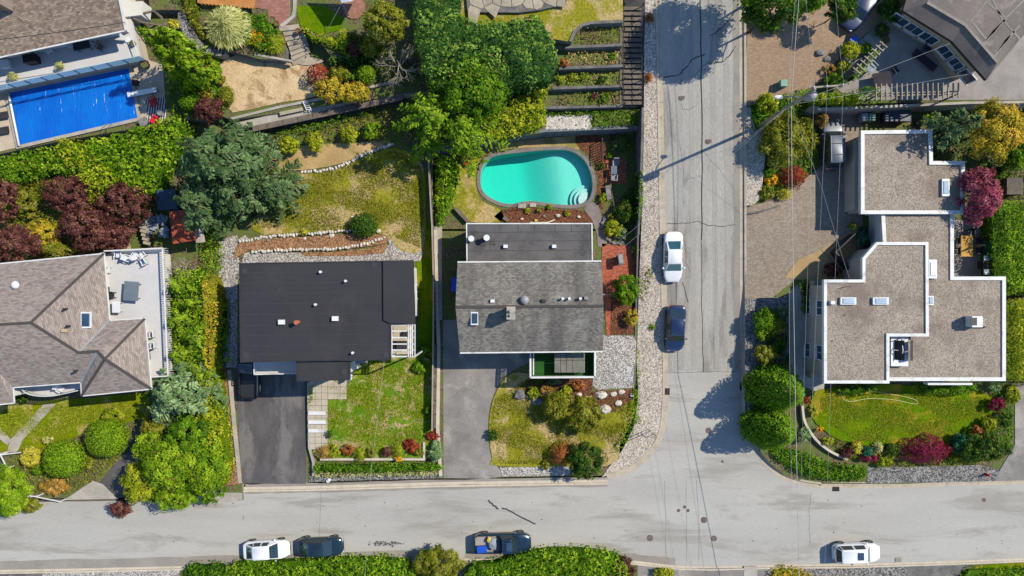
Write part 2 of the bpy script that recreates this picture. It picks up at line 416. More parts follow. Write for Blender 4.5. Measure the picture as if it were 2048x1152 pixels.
shingle('paver_f', [(182, 152, 124), (164, 136, 110), (190, 162, 134)], (140, 116, 94), .22, .11, ((150, 124, 102), .3, .6, .5), co='world', bump=.004)
shingle('brick_patio', [(196, 104, 76), (170, 84, 62), (208, 120, 90), (150, 74, 56)], (122, 84, 66), .24, .12, co='world', bump=.004)
shingle('brick_pink', [(176, 124, 106), (160, 110, 94), (188, 136, 118)], (132, 100, 88), .24, .12, co='world', bump=.004)
shingle('chimney_brick', [(186, 150, 128), (150, 120, 104), (204, 170, 148)], (150, 140, 130), .24, .08, co='world')
def stripes_mat(name, a, b, period, rz):
    t = NT(name); p = t.coord('world', None, rz); w = t.new('TexWave', wave_type='BANDS'); t.link(p, w.inputs[0]); w.inputs['Scale'].default_value = .314/period*1.0
    return t.done(t.ramp(w.outputs['Fac'], [(.48, alb(a)), (.52, alb(b))]), .9)
stripes_mat('rug_striped', (226, 216, 206), (70, 58, 70), .22, R(8))
# pool cover: wrinkled blue plastic film
t = NT('pool_cover'); p = t.coord('world', (1, 1, 1), R(11)); q = t.coord('world', (1.6, .35, 1), R(11))
n1 = t.noise(q, 1.3, 4, .55, .8); n2 = t.noise(p, .35, 3)
rd_ = t.ramp(t.noise(q, .9, 3, .5, 1.2), [(.44, (0,)*3), (.5, (1,)*3), (.56, (0,)*3)]); t.bump(t.mix(.5, t.mix(.25, n1, rd_), n2), .11, .9); t.done(t.ramp(n2, [(.35, alb((6, 100, 212))), (.65, alb((10, 122, 226)))]), .28, .35)
# clear pool water: tinted film with ripples
t = NT('pool_water'); p = t.coord(); t.b.inputs['Base Color'].default_value = (.42, .97, .88, 1); t.b.inputs['Transmission Weight'].default_value = 1
t.b.inputs['Roughness'].default_value = .03; t.b.inputs['IOR'].default_value = 1.06; t.bump(t.noise(p, 2.2, 3), .02)
# thin glass for railings
t = NT('rail_glass'); t.b.inputs['Base Color'].default_value = (.72, .9, .92, 1); t.b.inputs['Roughness'].default_value = .05; t.b.inputs['Alpha'].default_value = .38
glass('window_glass', (58, 82, 104)); glass('car_glass', (40, 58, 62), .05); glass('sky_glass', (190, 206, 218), .1); glass('car_glass_teal', (46, 92, 96), .05)
glass('table_glass', (120, 130, 136), .08)
plain('paint_white', (250, 250, 250), .3, 0, .5, .6, .01); plain('paint_navy', (28, 46, 84), .25, .3, .5, .9, .03); plain('paint_black', (24, 28, 32), .22, .2, .5, .9, .03)
plain('paint_green', (26, 48, 52), .22, .3, .5, .9, .03); plain('paint_teal', (22, 46, 62), .22, .3, .5, .9, .03); plain('paint_silver', (84, 90, 100), .4, .3, .5, .7, .03)
plain('paint_blue', (38, 52, 92), .35, .1, .4, .3, .03)
plain('tyre', (34, 34, 34), .9); plain('rim', (176, 178, 180), .35, .8); plain('lamp_red', (170, 30, 30), .2); plain('lamp_clear', (230, 234, 238), .15); plain('trim_black', (26, 26, 28), .6)
# foliage
leaf('lf_green', (46, 84, 22), (84, 128, 30), (126, 166, 48))
leaf('lf_bright', (66, 104, 22), (108, 148, 34), (156, 188, 64))
leaf('lf_lime', (96, 122, 26), (142, 160, 44), (190, 198, 80))
leaf('lf_yellow', (142, 140, 34), (188, 178, 56), (222, 206, 96))
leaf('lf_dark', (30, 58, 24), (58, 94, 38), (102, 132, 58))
leaf('lf_deep', (40, 74, 32), (82, 124, 56), (136, 170, 100))
leaf('lf_olive', (76, 90, 26), (116, 126, 42), (162, 160, 70))
leaf('lf_blue', (70, 100, 58), (116, 144, 92), (172, 192, 136))
leaf('lf_cedar', (44, 70, 35), (78, 104, 60), (130, 150, 100))
leaf('lf_plum', (62, 32, 30), (100, 58, 54), (148, 102, 90))
leaf('lf_maroon', (90, 22, 44), (134, 36, 66), (176, 66, 96))
leaf('lf_pink', (120, 46, 66), (164, 78, 98), (200, 118, 130))
leaf('lf_red', (112, 34, 28), (150, 54, 40), (184, 90, 64))
leaf('lf_rust', (128, 70, 34), (168, 98, 52), (196, 134, 80))
leaf('lf_orange', (190, 120, 14), (232, 166, 24), (246, 204, 60))
leaf('lf_autumn', (130, 128, 34), (186, 166, 48), (224, 176, 66))
leaf('lf_brown', (122, 100, 40), (172, 134, 62), (206, 166, 92))
leaf('lf_straw', (150, 150, 74), (186, 186, 112), (216, 214, 152))
leaf('lf_teal', (24, 70, 52), (44, 100, 74), (78, 136, 100))
leaf('lf_grass', (92, 120, 30), (128, 152, 44), (172, 180, 80))
leaf('lf_dry', (150, 128, 70), (190, 164, 100), (214, 190, 130))
# ------------------------------------------------------------------ foliage builders
def unit(a): return a/np.maximum(1e-6, np.linalg.norm(a, axis=1, keepdims=True))
def rdir(n, rg): return unit(rg.normal(size=(n, 3)))
def leaf_mesh(name, P, N, tint, L, Wd, mat, T=None, rg=None, dead=.03):
    n = len(P); rg = rg or RNG
    if T is None: T = rdir(n, rg)
    N = unit(N); T = unit(T-N*(T*N).sum(1, keepdims=True)); B = np.cross(N, T)
    tint = np.where(rg.uniform(size=n) < dead, 1., np.clip(tint, 0, .93)); q_ = rg.uniform(.55, 1.5, n); L = (np.ones(n)*L*q_)[:, None]; Wd = (np.ones(n)*Wd*q_*rg.uniform(.8, 1.2, n))[:, None]
    V = np.empty((n, 4, 3)); V[:, 0] = P-T*L/2; V[:, 1] = P+B*Wd/2+T*L*.05; V[:, 2] = P+T*L/2-N*L*.12; V[:, 3] = P-B*Wd/2+T*L*.05
    me = bpy.data.meshes.new(name); me.vertices.add(4*n); me.vertices.foreach_set('co', V.ravel().astype(np.float32))
    me.loops.add(4*n); me.loops.foreach_set('vertex_index', np.arange(4*n, dtype=np.int32))
    me.polygons.add(n); me.polygons.foreach_set('loop_start', np.arange(0, 4*n, 4, dtype=np.int32))
    me.update(calc_edges=True)
    a = me.attributes.new('tint', 'FLOAT', 'FACE'); a.data.foreach_set('value', np.clip(tint, 0, 1).astype(np.float32))
    me.materials.append(MT[mat]); return me
def clump_pts(rx, ry, rz, ncl, cr, dens, rg, low=-.35, jit=.55, core=(.5, .86)):
    """leaf points on many small clumps spread through an ellipsoid"""
    d = rdir(ncl*3, rg); d = d[d[:, 2] > low][:ncl]; ncl = len(d)
    rad = rg.uniform(core[0], core[1], ncl)
    C = d*rad[:, None]*np.array([rx, ry, rz]); m = (rx+ry+rz)/3
    cs = cr*m*rg.uniform(.65, 1.35, ncl); ct = rg.uniform(0, 1, ncl)
    cnt = np.maximum(6, (4*math.pi*cs**2*dens*.6).astype(int)); ix = np.repeat(np.arange(ncl), cnt); n = len(ix)
    q = rdir(n, rg); flip = (q[:, 2] < -.2) & (rg.uniform(size=n) < .75); q[flip, 2] *= -1
    P = C[ix]+q*(cs[ix]*rg.uniform(.3, 1.28, n))[:, None]*np.array([1, 1, .85])
    N = unit(q+unit(P/np.array([rx, ry, rz]))*.5+rg.normal(size=(n, 3))*jit*.6)
    return P, N, ct[ix]*.62+rg.uniform(0, .38, n)
def branches(g, base, top, R0, rg, n=7, spread=None):
    """tapered trunk with limbs"""
    base, top = Vector(base), Vector(top); h = (top-base).length; r = max(.04, h*.022)*R0
    mid = base.lerp(top, .5)+Vector((rg.normal()*.04*h, rg.normal()*.04*h, 0))
    g.tube([base, mid, top], [r, r*.7, r*.2], 6)
    for i in range(n):
        t = rg.uniform(.3, .85); p = base.lerp(mid, t*2) if t < .5 else mid.lerp(top, t*2-1); a = rg.uniform(0, 6.28)
        l = (spread or h*.4)*rg.uniform(.5, .85); q = p+Vector((math.cos(a)*l, math.sin(a)*l, l*rg.uniform(.15, .5)))
        g.tube([p, p.lerp(q, .5)+Vector((0, 0, l*.07)), q], [r*.45, r*.3, r*.08], 5)
    return g
NSEED = [100]
def plant(name, label, cat, u, v, r, zg, h, mat, kind='broad', ls=.2, dens=1., group=None, ncl=None, cr=None, crown='crown', asp=.6, low=None, lift=.3):
    NSEED[0] += 1; rg = np.random.default_rng(NSEED[0]); s = MPP(3)
    r = r if isinstance(r, (tuple, list)) else (r, r); 
    zg0 = WZ(u, v, zg).z if callable(zg) else zg
    if kind in ('broad', 'flowers'): hz = min(h*.48, max(r)*s*.95)
    elif kind == 'ball': hz = h*.5
    else: hz = h*.5
    zc = zg0+h-hz; c = W(u, v, zc+lift*hz); c.z = 0; s = MPP(zc+lift*hz); rx, ry = r[0]*s, r[1]*s
    if callable(zg): zg0 = zg(c.x, c.y); zc = zg0+h-hz
    root = thing(name, label, cat, (c.x, c.y, zg0), group)
    o = np.array([c.x, c.y, zc]); T = None; asl = asp
    dens0 = dens*1.5/(ls*ls*.6)
    gtr = G()
    if kind in ('broad', 'flowers'):
        n = int((ncl or np.clip((rx+ry)*15, 16, 110))*1.5); k = (cr or (.21 if n > 66 else .32))*.82
        P, N, ti = clump_pts(rx*.97, ry*.97, hz*.9, n, k, dens0*1.35, rg, -.35 if low is None else low)
        branches(gtr, (c.x, c.y, zg0-.1), (c.x, c.y, zc+hz*.4), 1., rg, 6, max(rx, ry)*.8)
    elif kind in ('ball', 'cone'):
        area = 4*math.pi*((rx*ry+rx*hz+ry*hz)/3); n = int(area*dens0*.9); d = rdir(n, rg)
        d[:, 2] = np.where(d[:, 2] < -.4, -d[:, 2], d[:, 2])
        if kind == 'ball':
            e = 2.4; k = (np.abs(d)**e).sum(1)**(-1/e); P = d*k[:, None]*np.array([rx, ry, hz])*rg.uniform(.9, 1.03, n)[:, None]; N = unit(d/np.array([rx, ry, hz]))+rg.normal(size=(n, 3))*.38
        else:
            zz = rg.uniform(0, 1, n)**1.6*1.0; a = rg.uniform(0, 6.283, n); prof = (1-zz)**.62*(.8+.2*np.clip(zz*6, 0, 1))*1.06
            bump = 1+.06*np.sin(a*7+zz*9)+.05*np.sin(a*13-zz*21)
            k = prof*bump*rg.uniform(.84, 1.05, n)
            P = np.stack([np.cos(a)*k*rx, np.sin(a)*k*ry, (zz-.5)*2*hz], 1); N = np.stack([np.cos(a), np.sin(a), .5+zz], 1)+rg.normal(size=(n, 3))*.45
        ti = rg.uniform(.1, .9, n)
        core = G(); core.ball((c.x, c.y, zc), (rx*.84, ry*.84, hz*.88), 16, 10)
        if kind == 'ball': put(bpy.data.objects.new('inner_branches', core.mesh('inner_branches', mat)), root)
        else:
            core = G(); core.cyl((c.x, c.y, zg0), (rx+ry)/2*.74, h*.45, 16, (rx+ry)/2*.6); core.cyl((c.x, c.y, zg0+h*.45), (rx+ry)/2*.6, h*.4, 16, .1); put(bpy.data.objects.new('inner_branches', core.mesh('inner_branches', mat)), root)
        gtr.cyl((c.x, c.y, zg0-.1), .08, h*.4, 6)
    elif kind in ('conifer', 'column'):
        pts = []; nb = int((rx+ry)*(9 if kind == 'conifer' else 26)*max(1, h/9)); Pl = []; Nl = []; Tl = []; tl = []
        z0 = zg0+h*(.12 if kind == 'conifer' else .03)
        gtr.tube([(c.x, c.y, zg0-.1), (c.x, c.y, zg0+h*.5), (c.x, c.y, zg0+h)], [h*.02, h*.014, .02], 6)
        for b in range(nb):
            t = rg.uniform(0, 1)**.8; a = rg.uniform(0, 6.283)
            if kind == 'conifer': prof = (1-t)**.7*rg.uniform(.55, 1.32)+.03; up = .10-.32*(1-t)
            else: prof = max(.05, math.sqrt(max(0, 1-t**1.6)))*rg.uniform(.85, 1.05); up = 1.4
            rr = np.array([math.cos(a)*rx, math.sin(a)*ry])*prof; L = math.hypot(*rr)
            zb = z0+(zg0+h-z0)*t
            if kind == 'conifer':
                nt = max(5, int(L/.10)); q = np.repeat(rg.uniform(.1, 1, nt), 4); sg = np.repeat(rg.choice([-1., 1.], nt), 4); tt = np.tile([.2, .5, .8, 1.05], nt)
                tl_ = np.repeat(L*.30*rg.uniform(.6, 1.15, nt), 4)*(1.08-q*.78); m = len(q); side = sg*tl_*tt*.82+rg.normal(size=m)*.03; fwd = L*q+tl_*tt*.6
                px = np.cos(a)*fwd-np.sin(a)*side; py = np.sin(a)*fwd+np.cos(a)*side
                pz = zb+up*fwd*fwd/max(.3, L)+rg.normal(size=m)*.03-np.abs(side)*.28
                dirx = np.stack([np.cos(a)*.6-np.sin(a)*sg*.82, np.sin(a)*.6+np.cos(a)*sg*.82, -.3*np.ones(m)], 1)+rg.normal(size=(m, 3))*.12
                nn = np.stack([np.cos(a)*.3*np.ones(m)-np.sin(a)*sg*.3, np.sin(a)*.3*np.ones(m)+np.cos(a)*sg*.3, np.ones(m)], 1)+rg.normal(size=(m, 3))*.25
                gtr.tube([(c.x, c.y, zb), (c.x+rr[0]*.5, c.y+rr[1]*.5, zb+up*L*.25), (c.x+rr[0]*.92, c.y+rr[1]*.92, zb+up*L*.85)], [.05, .03, .01], 4)
            else:
                m = int(30*dens); q = rg.uniform(.55, 1, m); jx = rg.normal(size=(m, 3))*.1
                px = rr[0]*q+jx[:, 0]; py = rr[1]*q+jx[:, 1]; pz = zb+rg.uniform(0, .7, m)
                dirx = np.stack([np.cos(a)*.3*np.ones(m), np.sin(a)*.3*np.ones(m), np.ones(m)], 1)+rg.normal(size=(m, 3))*.25
                nn = np.stack([np.cos(a)*np.ones(m), np.sin(a)*np.ones(m), .35*np.ones(m)], 1)+rg.normal(size=(m, 3))*.35
            Pl.append(np.stack([px, py, pz-zc], 1)); Nl.append(nn); Tl.append(dirx); tl.append(rg.uniform(0, .5)+rg.uniform(0, .5, m))
        P = np.concatenate(Pl); N = np.concatenate(Nl); T = np.concatenate(Tl); ti = np.concatenate(tl)
    elif kind == 'weep':
        n = int(2.6*math.pi*rx*ry*dens0*1.7); q = np.sqrt(rg.uniform(0, 1, n)); a = rg.uniform(0, 6.283, n); lob = 1+.1*np.sin(a*5+1)+.07*np.sin(a*9)
        k = q*lob; P = np.stack([np.cos(a)*k*rx, np.sin(a)*k*ry, (np.sqrt(np.clip(1-q**2.2, 0, 1))*2-1)*hz*rg.uniform(.75, 1.05, n)], 1)
        T = np.stack([np.cos(a), np.sin(a), -q*1.3-.1], 1)+rg.normal(size=(n, 3))*.25; N = np.stack([np.cos(a)*q, np.sin(a)*q, 1.1-q*.6], 1)+rg.normal(size=(n, 3))*.35
        ti = .25+.35*np.sin(a*11+q*6)*.5+rg.uniform(0, .5, n); asl = .32
        branches(gtr, (c.x, c.y, zg0-.1), (c.x, c.y, zc+hz*.5), 1., rg, 8, max(rx, ry)*.8)
    elif kind == 'tuft':
        n = int(dens*60*max(1., rx*ry*9)); a = rg.uniform(0, 6.283, n); q = rg.uniform(.1, 1, n)**.7; Pl = []; Nl = []; Tl = []
        for k in range(4):
            t = (k+.5)/4; rad = q*t; z = (np.sin(t*2.1)*(1-.25*q))*h*(.6+.5*(1-q))-h*.5
            Pl.append(np.stack([np.cos(a)*rad*rx, np.sin(a)*rad*ry, z], 1)); sl = math.cos(t*2.1)*2.1*h*.8
            Tl.append(np.stack([np.cos(a)*q*rx, np.sin(a)*q*ry, np.full(n, sl)*(.6+.5*(1-q))], 1)); Nl.append(np.stack([np.cos(a)*.6, np.sin(a)*.6, np.ones(n)], 1)+rg.normal(size=(n, 3))*.4)
        P = np.concatenate(Pl); N = np.concatenate(Nl); T = np.concatenate(Tl); ti = np.tile(rg.uniform(0, 1, n), 4); zc = zg0+h*.5; o[2] = zc
        ls = max(rx, ry)*.34; asl = .1 if ls > .3 else .16
        gtr.cyl((c.x, c.y, zg0-.1), max(rx, ry)*.15, h*.2, 7)
    me = leaf_mesh(crown, P+o, N, ti, ls, ls*asl, mat, T, rg, .0 if kind in ('conifer', 'ball', 'tuft', 'weep') else .03)
    put(bpy.data.objects.new(crown, me), root)
    gtr.obj('trunk' if cat == 'tree' else 'stem', 'bark', root)
    return root
def pin(P, poly):
    x, y = P[:, 0], P[:, 1]; ins = np.zeros(len(P), bool); n = len(poly)
    for i in range(n):
        (x1, y1), (x2, y2) = poly[i], poly[(i+1) % n]
        c = ((y1 > y) != (y2 > y)) & (x < (x2-x1)*(y-y1)/((y2-y1) if y2 != y1 else 1e-9)+x1); ins ^= c
    return ins
def pdist(P, poly):
    d = np.full(len(P), 1e9); n = len(poly)
    for i in range(n):
        a = np.array(poly[i]); b = np.array(poly[(i+1) % n]); ab = b-a; t = np.clip(((P-a)@ab)/max(1e-9, ab@ab), 0, 1)
        d = np.minimum(d, np.linalg.norm(P-a-t[:, None]*ab, axis=1))
    return d
def mass(name, label, cat, px, zg, h, mat, ls=.2, dens=1., cl=.8, bump=.8, rnd=.6, group=None, flat=False, kind=None, asp=.6, core=True, edge=.05, part='foliage'):
    """hedge, thicket or ground cover with the outline px (seen near its top)"""
    NSEED[0] += 1; rg = np.random.default_rng(NSEED[0])
    ws = [WZ(u, v, zg, h*.8) for u, v in px]; poly = [(p.x, p.y) for p in ws]
    A = np.array(poly); lo, hi = A.min(0)-.4, A.max(0)+.4; area = abs(sum(a[0]*b[1]-b[0]*a[1] for a, b in zip(poly, poly[1:]+poly[:1])))/2
    cx, cy = A.mean(0); zc = zg(cx, cy) if callable(zg) else zg
    root = thing(name, label, cat, (cx, cy, zc), group)
    if kind: root['kind'] = kind
    # clump seeds
    ns = int((hi[0]-lo[0])*(hi[1]-lo[1])/(cl*cl)*1.3); S = rg.uniform(lo, hi, (ns, 2)); sr = cl*rg.uniform(.7, 1.3, ns); sh = rg.uniform(-.5, .5, ns); sti = rg.uniform(0, 1, ns)
    ok = pin(S, poly) & (pdist(S, poly) > sr*.35); S, sr, sh, sti = S[ok], sr[ok], sh[ok], sti[ok]
    if len(S) < 2: S = A[:2]; sr = np.full(2, cl); sh = np.zeros(2); sti = np.full(2, .5)
    dens0 = dens*1.5/(ls*ls*.6); n = int(area*1.35*dens0)
    P = rg.uniform(lo, hi, (int((hi[0]-lo[0])*(hi[1]-lo[1])*1.35*dens0), 2))
    ins = pin(P, poly); D = pdist(P, poly); P = P[ins | (D < edge*rg.uniform(0, 1, len(P)))]; n = len(P)
    D = pdist(P, poly); D = np.where(pin(P, poly), D, 0)
    # nearest clump through a coarse grid
    cell = cl*1.6; key = {}
    for i, (a, b) in enumerate(S): key.setdefault((int(a//cell), int(b//cell)), []).append(i)
    best = np.zeros(n, int); bd = np.full(n, 9.); gi = np.floor(P/cell).astype(int)
    order = np.lexsort((gi[:, 1], gi[:, 0])); gs = gi[order]; cut = np.flatnonzero(np.any(np.diff(gs, axis=0) != 0, axis=1))+1
    for blk in np.split(order, cut):
        if not len(blk): continue
        i, j = gi[blk[0]]; cand = [k for a in (-1, 0, 1) for b in (-1, 0, 1) for k in key.get((i+a, j+b), [])]
        if not cand: continue
        cand = np.array(cand); dd = np.linalg.norm(P[blk][:, None]-S[cand][None], axis=2)/sr[cand][None]; w = dd.argmin(1)
        best[blk] = cand[w]; bd[blk] = dd[np.arange(len(blk)), w]
    rr = max(.05, rnd); prof = np.sqrt(np.clip(1-(1-np.clip(D/rr, 0, 1))**2, 0, 1))
    dome = 1-np.clip(bd, 0, 1)**1.7
    base = np.array([zg(a, b) for a, b in P]) if callable(zg) else np.full(n, float(zg))
    z = base+h*(.3+.7*prof)*(1 if not bump else 1)-bump*.6+bump*(dome+sh[best]*.8)*np.clip(prof+.25, 0, 1)+rg.normal(size=n)*ls*.55
    side = rg.uniform(size=n) < .22; z = np.where(side & (D < rr*.8), base+(z-base)*rg.uniform(.1, .95, n), np.maximum(z, base+.03))
    off = (P-S[best])/sr[best][:, None]
    # outward direction near the edge
    N = np.concatenate([off*(1.25 if bump > .3 else .4), np.full((n, 1), .9)], 1)
    cd = unit(np.concatenate([P-np.array([cx, cy]), np.zeros((n, 1))], 1)); N += cd*(1-prof)[:, None]*.9+rg.normal(size=(n, 3))*(.55 if not flat else .25)
    ti = sti[best]*.6+rg.uniform(0, .4, n)
    me = leaf_mesh(part, np.concatenate([P, z[:, None]], 1), N, ti, ls, ls*asp, mat, None, rg)
    put(bpy.data.objects.new(part, me), root)
    if core and h > .5:
        pts = [Vector((p.x, p.y, 0)) for p in ws]; ar = sum(a.x*b.y-b.x*a.y for a, b in zip(pts, pts[1:]+pts[:1]))
        if ar < 0: pts = pts[::-1]
        ins2 = offset_line(pts+[pts[0], pts[1]], min(.3, rr*.5)); ins2 = ins2[1:-1]
        for p in ins2: p.z = (zg(p.x, p.y) if callable(zg) else zg)+h*.55
        g = G(); g.prism(ins2, zc-.6); me2 = g.mesh('inner_branches', mat)
        put(bpy.data.objects.new('inner_branches', me2), root)
    return root
# ------------------------------------------------------------------ ground, roads, yards
g = G(); g.add([(-400, -400, -1.7), (400, -400, -1.7), (400, 400, -1.7), (-400, 400, -1.7)], [(0, 1, 2, 3)]); tag(g.obj('ground', 'soil'), kind='structure')
W_EDGE = [(1337, 745), (1334, 600), (1330, 400), (1327, 200), (1323, 0), (1318, -250)]
W_CORNER = smooth_px([(1215, 959), (1258, 946), (1293, 921), (1318, 891), (1332, 851), (1336, 801), (1337, 745)], 3, False)
E_EDGE = [(1474, -250), (1478, 0), (1479, 200), (1480, 745)]
E_CORNER = smooth_px([(1480, 745), (1485, 830), (1498, 880), (1525, 925), (1560, 955), (1600, 970), (1640, 976)], 3, False)
N_RIGHT = [(1640, 976), (1800, 976), (1920, 971), (2048, 968), (2400, 958)]
N_LEFT = [(487, 974), (620, 972), (887, 964), (1215, 959)]
S_EDGE = [(2400, 1101), (1950, 1120), (1700, 1128), (1560, 1129), (1420, 1133), (1350, 1131), (1268, 1121), (930, 1117), (500, 1129), (150, 1137), (-300, 1145)]
main_road = sheet('main_road', [(-300, 1012), (130, 1003), (487, 1000)]+N_LEFT+W_CORNER[1:]+E_CORNER+N_RIGHT[1:]+S_EDGE, 0., ['asphalt_main', 'concrete'])
side_road = sheet('side_road', W_EDGE[::-1]+E_EDGE[::-1], road_z, ['asphalt_side', 'concrete'], dz=-.002)
def kerb(px, zf, label=None, width=.58, mat='kerb', seg=3., low=()):
    pts = [WZ(u, v, zf) for u, v in px]; root = bpy.data.objects.new('kerb', None); COL.objects.link(root); tag(root, kind='structure'); WLOC[root.name] = Vector((0, 0, 0))
    # resample
    L = [0.]
    for a, b in zip(pts, pts[1:]): L.append(L[-1]+(b-a).length)
    def at(s):
        for i in range(len(L)-1):
            if s <= L[i+1] or i == len(L)-2: return pts[i].lerp(pts[i+1], (s-L[i])/max(1e-6, L[i+1]-L[i]))
    n = max(1, int(L[-1]/seg))
    prof = [(0., .012), (width*.6, .006), (width*.66, .135), (width, .15), (width, -.3)]
    for k in range(n):
        s0, s1 = L[-1]*k/n+.008, L[-1]*(k+1)/n-.008
        ss = [s0]+[l for l in L if s0+.05 < l < s1-.05]+[s1]; c = [at(s) for s in ss]; lines = []
        for d, dz in prof:
            o = offset_line(c, d); lines.append([Vector((p.x, p.y, p.z+dz)) for p in o])
        gg = G(); m = len(ss)
        for a, b in zip(lines, lines[1:]):
            for i in range(m-1): gg.poly([a[i], a[i+1], b[i+1], b[i]])
        gg.poly([l[0] for l in lines]); gg.poly([l[-1] for l in lines][::-1]); gg.obj('kerb_section', mat, root)
    return root
kerb(W_EDGE, road_z); kerb(W_CORNER, 0.); kerb(E_EDGE, road_z); kerb(E_CORNER, 0., seg=2.); kerb(N_RIGHT, 0., width=.42)
kerb(N_LEFT[::-1], 0., width=.44, mat='kerb_white'); kerb(S_EDGE, 0., width=.34, mat='kerb_white')
# lots
sheet('western_lots', [(-300, -250), (862, -250), (864, 330), (872, 957), (485, 967), (485, 993), (130, 996), (-300, 1005)], zW, ['soil', 'concrete'])
POOL = smooth_px([(961, 362), (966, 332), (988, 313), (1040, 305), (1100, 300), (1140, 302), (1168, 320), (1183, 352), (1184, 382), (1173, 402), (1145, 410), (1110, 408), (1060, 402), (1018, 408), (985, 398), (966, 382)], 5)
ZP = 1.3
COP = []   # coping outline, outside of the pool edge
_c = (1072, 356)
pw = [W(u, v, ZP) for u, v in POOL]
if sum(a.x*b.y-b.x*a.y for a, b in zip(pw, pw[1:]+pw[:1])) < 0: pw = pw[::-1]; POOL = POOL[::-1]
cw = offset_line(pw+[pw[0], pw[1]], -.33)[1:-1]; cw = [cw[-1]]+cw[:-1]
def ring(name, inner, outer, z, mats, depth, kind=None, parent=None):
    n = len(inner); g = G()
    for i in range(n):
        j = (i+1) % n; a, b, c, d = inner[i], inner[j], outer[j], outer[i]
        g.poly([(d.x, d.y, z), (c.x, c.y, z), (b.x, b.y, z), (a.x, a.y, z)], 0)
        g.poly([(a.x, a.y, z), (b.x, b.y, z), (b.x, b.y, z-depth), (a.x, a.y, z-depth)], 1)
        g.poly([(c.x, c.y, z), (d.x, d.y, z), (d.x, d.y, z-.25), (c.x, c.y, z-.25)], 0)
    o = g.obj(name, mats, parent); return tag(o, kind=kind) if parent is None else o
# yard around the pool, with a real hole for the basin
outer = [W(u, v, ZP) for u, v in [(864, 240), (1292, 240), (1284, 462), (864, 462)]]
from mathutils.geometry import tessellate_polygon
_all = outer+pw; me = bpy.data.meshes.new('pool_yard'); me.from_pydata([tuple(p) for p in _all], [], [tuple(t_) for t_ in tessellate_polygon([outer, pw])]); me.materials.append(MT['soil']); me.update()
if me.polygons[0].normal.z < 0: me.flip_normals()
tag(put(bpy.data.objects.new('pool_yard', me)), kind='structure')
sheet('central_lot', [(866, 458), (1284, 458), (1274, 700), (1268, 800), (1250, 850), (1215, 940), (1213, 951), (884, 957), (872, 957)], zD, ['soil', 'concrete'])
VW = [(u-12, v) for u, v in W_EDGE[::-1]]+[(u-11, v-5) for u, v in W_CORNER[::-1]]
sheet('gravel_verge', VW+[(1214, 940), (1245, 900), (1268, 852), (1277, 790), (1273, 700), (1283, 450), (1288, 250), (1288, 100), (1284, -250)], road_z, ['gravel', 'concrete_dark'], dz=.12)
sheet('terraced_lot', [(864, -250), (1289, -250), (1291, 246), (1090, 262), (1000, 276), (905, 294), (864, 300)], 3.3, ['soil', 'stone_wall'])
VE = [(u+10, v) for u, v in E_EDGE]+[(u+8, v-6) for u, v in E_CORNER[1:]]+[(u, v-8) for u, v in N_RIGHT[1:]]
sheet('eastern_lot', [(1486, 200)]+VE[2:]+[(2400, 200)], zE, ['soil', 'concrete'])
sheet('northeast_lot', [(1484, -250), (2400, -250), (2400, 202), (1760, 206), (1640, 212), (1560, 208), (1500, 218), (1489, 218)], zF, ['soil', 'stone_wall'], dz=.05)
sheet('southern_lots', [(u, v+7) for u, v in S_EDGE]+[(-300, 1500), (2400, 1500)], .1, ['soil', 'concrete'])
sheet('northwest_lot', [(-300, -250), (866, -250), (866, 180), (800, 190), (462, 240), (440, 230), (345, 240), (300, 252), (120, 282), (0, 308), (-300, 370)], ZA, ['soil', 'concrete'])
# ---- east side surfaces
sheet('gravel_strip', [(1489, 215), (1525, 215), (1532, 300), (1522, 396), (1505, 411), (1490, 411)], road_z, ['gravel', 'stone_wall'], dz=.1)
drive_e = sheet('paver_driveway', [(1490, 412), (1520, 408), (1560, 395), (1600, 365), (1640, 335), (1640, 225), (1722, 225), (1722, 520), (1640, 520), (1590, 560), (1545, 595), (1490, 598)], zE, ['paver', 'concrete'], dz=.04)
sheet('paver_driveway', [(1489, -250), (1760, -250), (1770, 40), (1690, 100), (1640, 165), (1590, 190), (1540, 200), (1505, 210), (1489, 212)], zF, ['paver_f', 'concrete'], dz=.09)
sheet('patio', [(1770, 40), (1820, 20), (2100, 20), (2100, 200), (1700, 200), (1660, 165), (1690, 105)], zF, ['grey_deck', 'concrete'], dz=.085)
sheet('gravel_strip', [(1490, 598), (1545, 597), (1575, 590), (1580, 700), (1560, 740), (1530, 770), (1505, 815), (1500, 850), (1490, 830)], zE, ['gravel_grey', 'concrete'], dz=.03)
path_e = sheet('path', [(1578, 585), (1622, 545), (1650, 545), (1650, 790), (1600, 770), (1578, 740)], zE, ['concrete', 'concrete'], dz=.05)
entry = sheet('entry_court', [(1715, 456), (1640, 500), (1595, 520), (1570, 555), (1600, 560), (1720, 560)], zE, ['court_tile', 'concrete'], dz=.07)
for a in ([(1643, 500), (1672, 530)], [(1672, 475), (1700, 505)], [(1650, 500), (1700, 470)]): stripe('joint', a, zE, .05, 'tar', entry, .08)
zL = pl((-20, .35), (-14.5, .9), (-9, 1.05))
lawn_e = sheet('lawn', wobble(smooth_px([(1640, 778), (1700, 772), (1800, 770), (1900, 776), (1975, 788), (1988, 820), (1962, 852), (1920, 884), (1800, 892), (1712, 888), (1662, 870), (1624, 835), (1622, 800)], 3), 2., 5, 2), zE, ['lawn_green', 'soil'], dz=.1)
sheet('gravel_strip', [(1735, 935), (1800, 935), (1960, 930), (1998, 940), (1990, 962), (1920, 964), (1735, 967)], zE, ['gravel_grey', 'concrete'], dz=.05)
sheet('gravel_strip', smooth_px([(1505, 880), (1535, 922), (1570, 950), (1610, 962), (1735, 966), (1735, 955), (1640, 950), (1580, 925), (1530, 870)], 2), .06, ['gravel', 'concrete'], dz=.06)
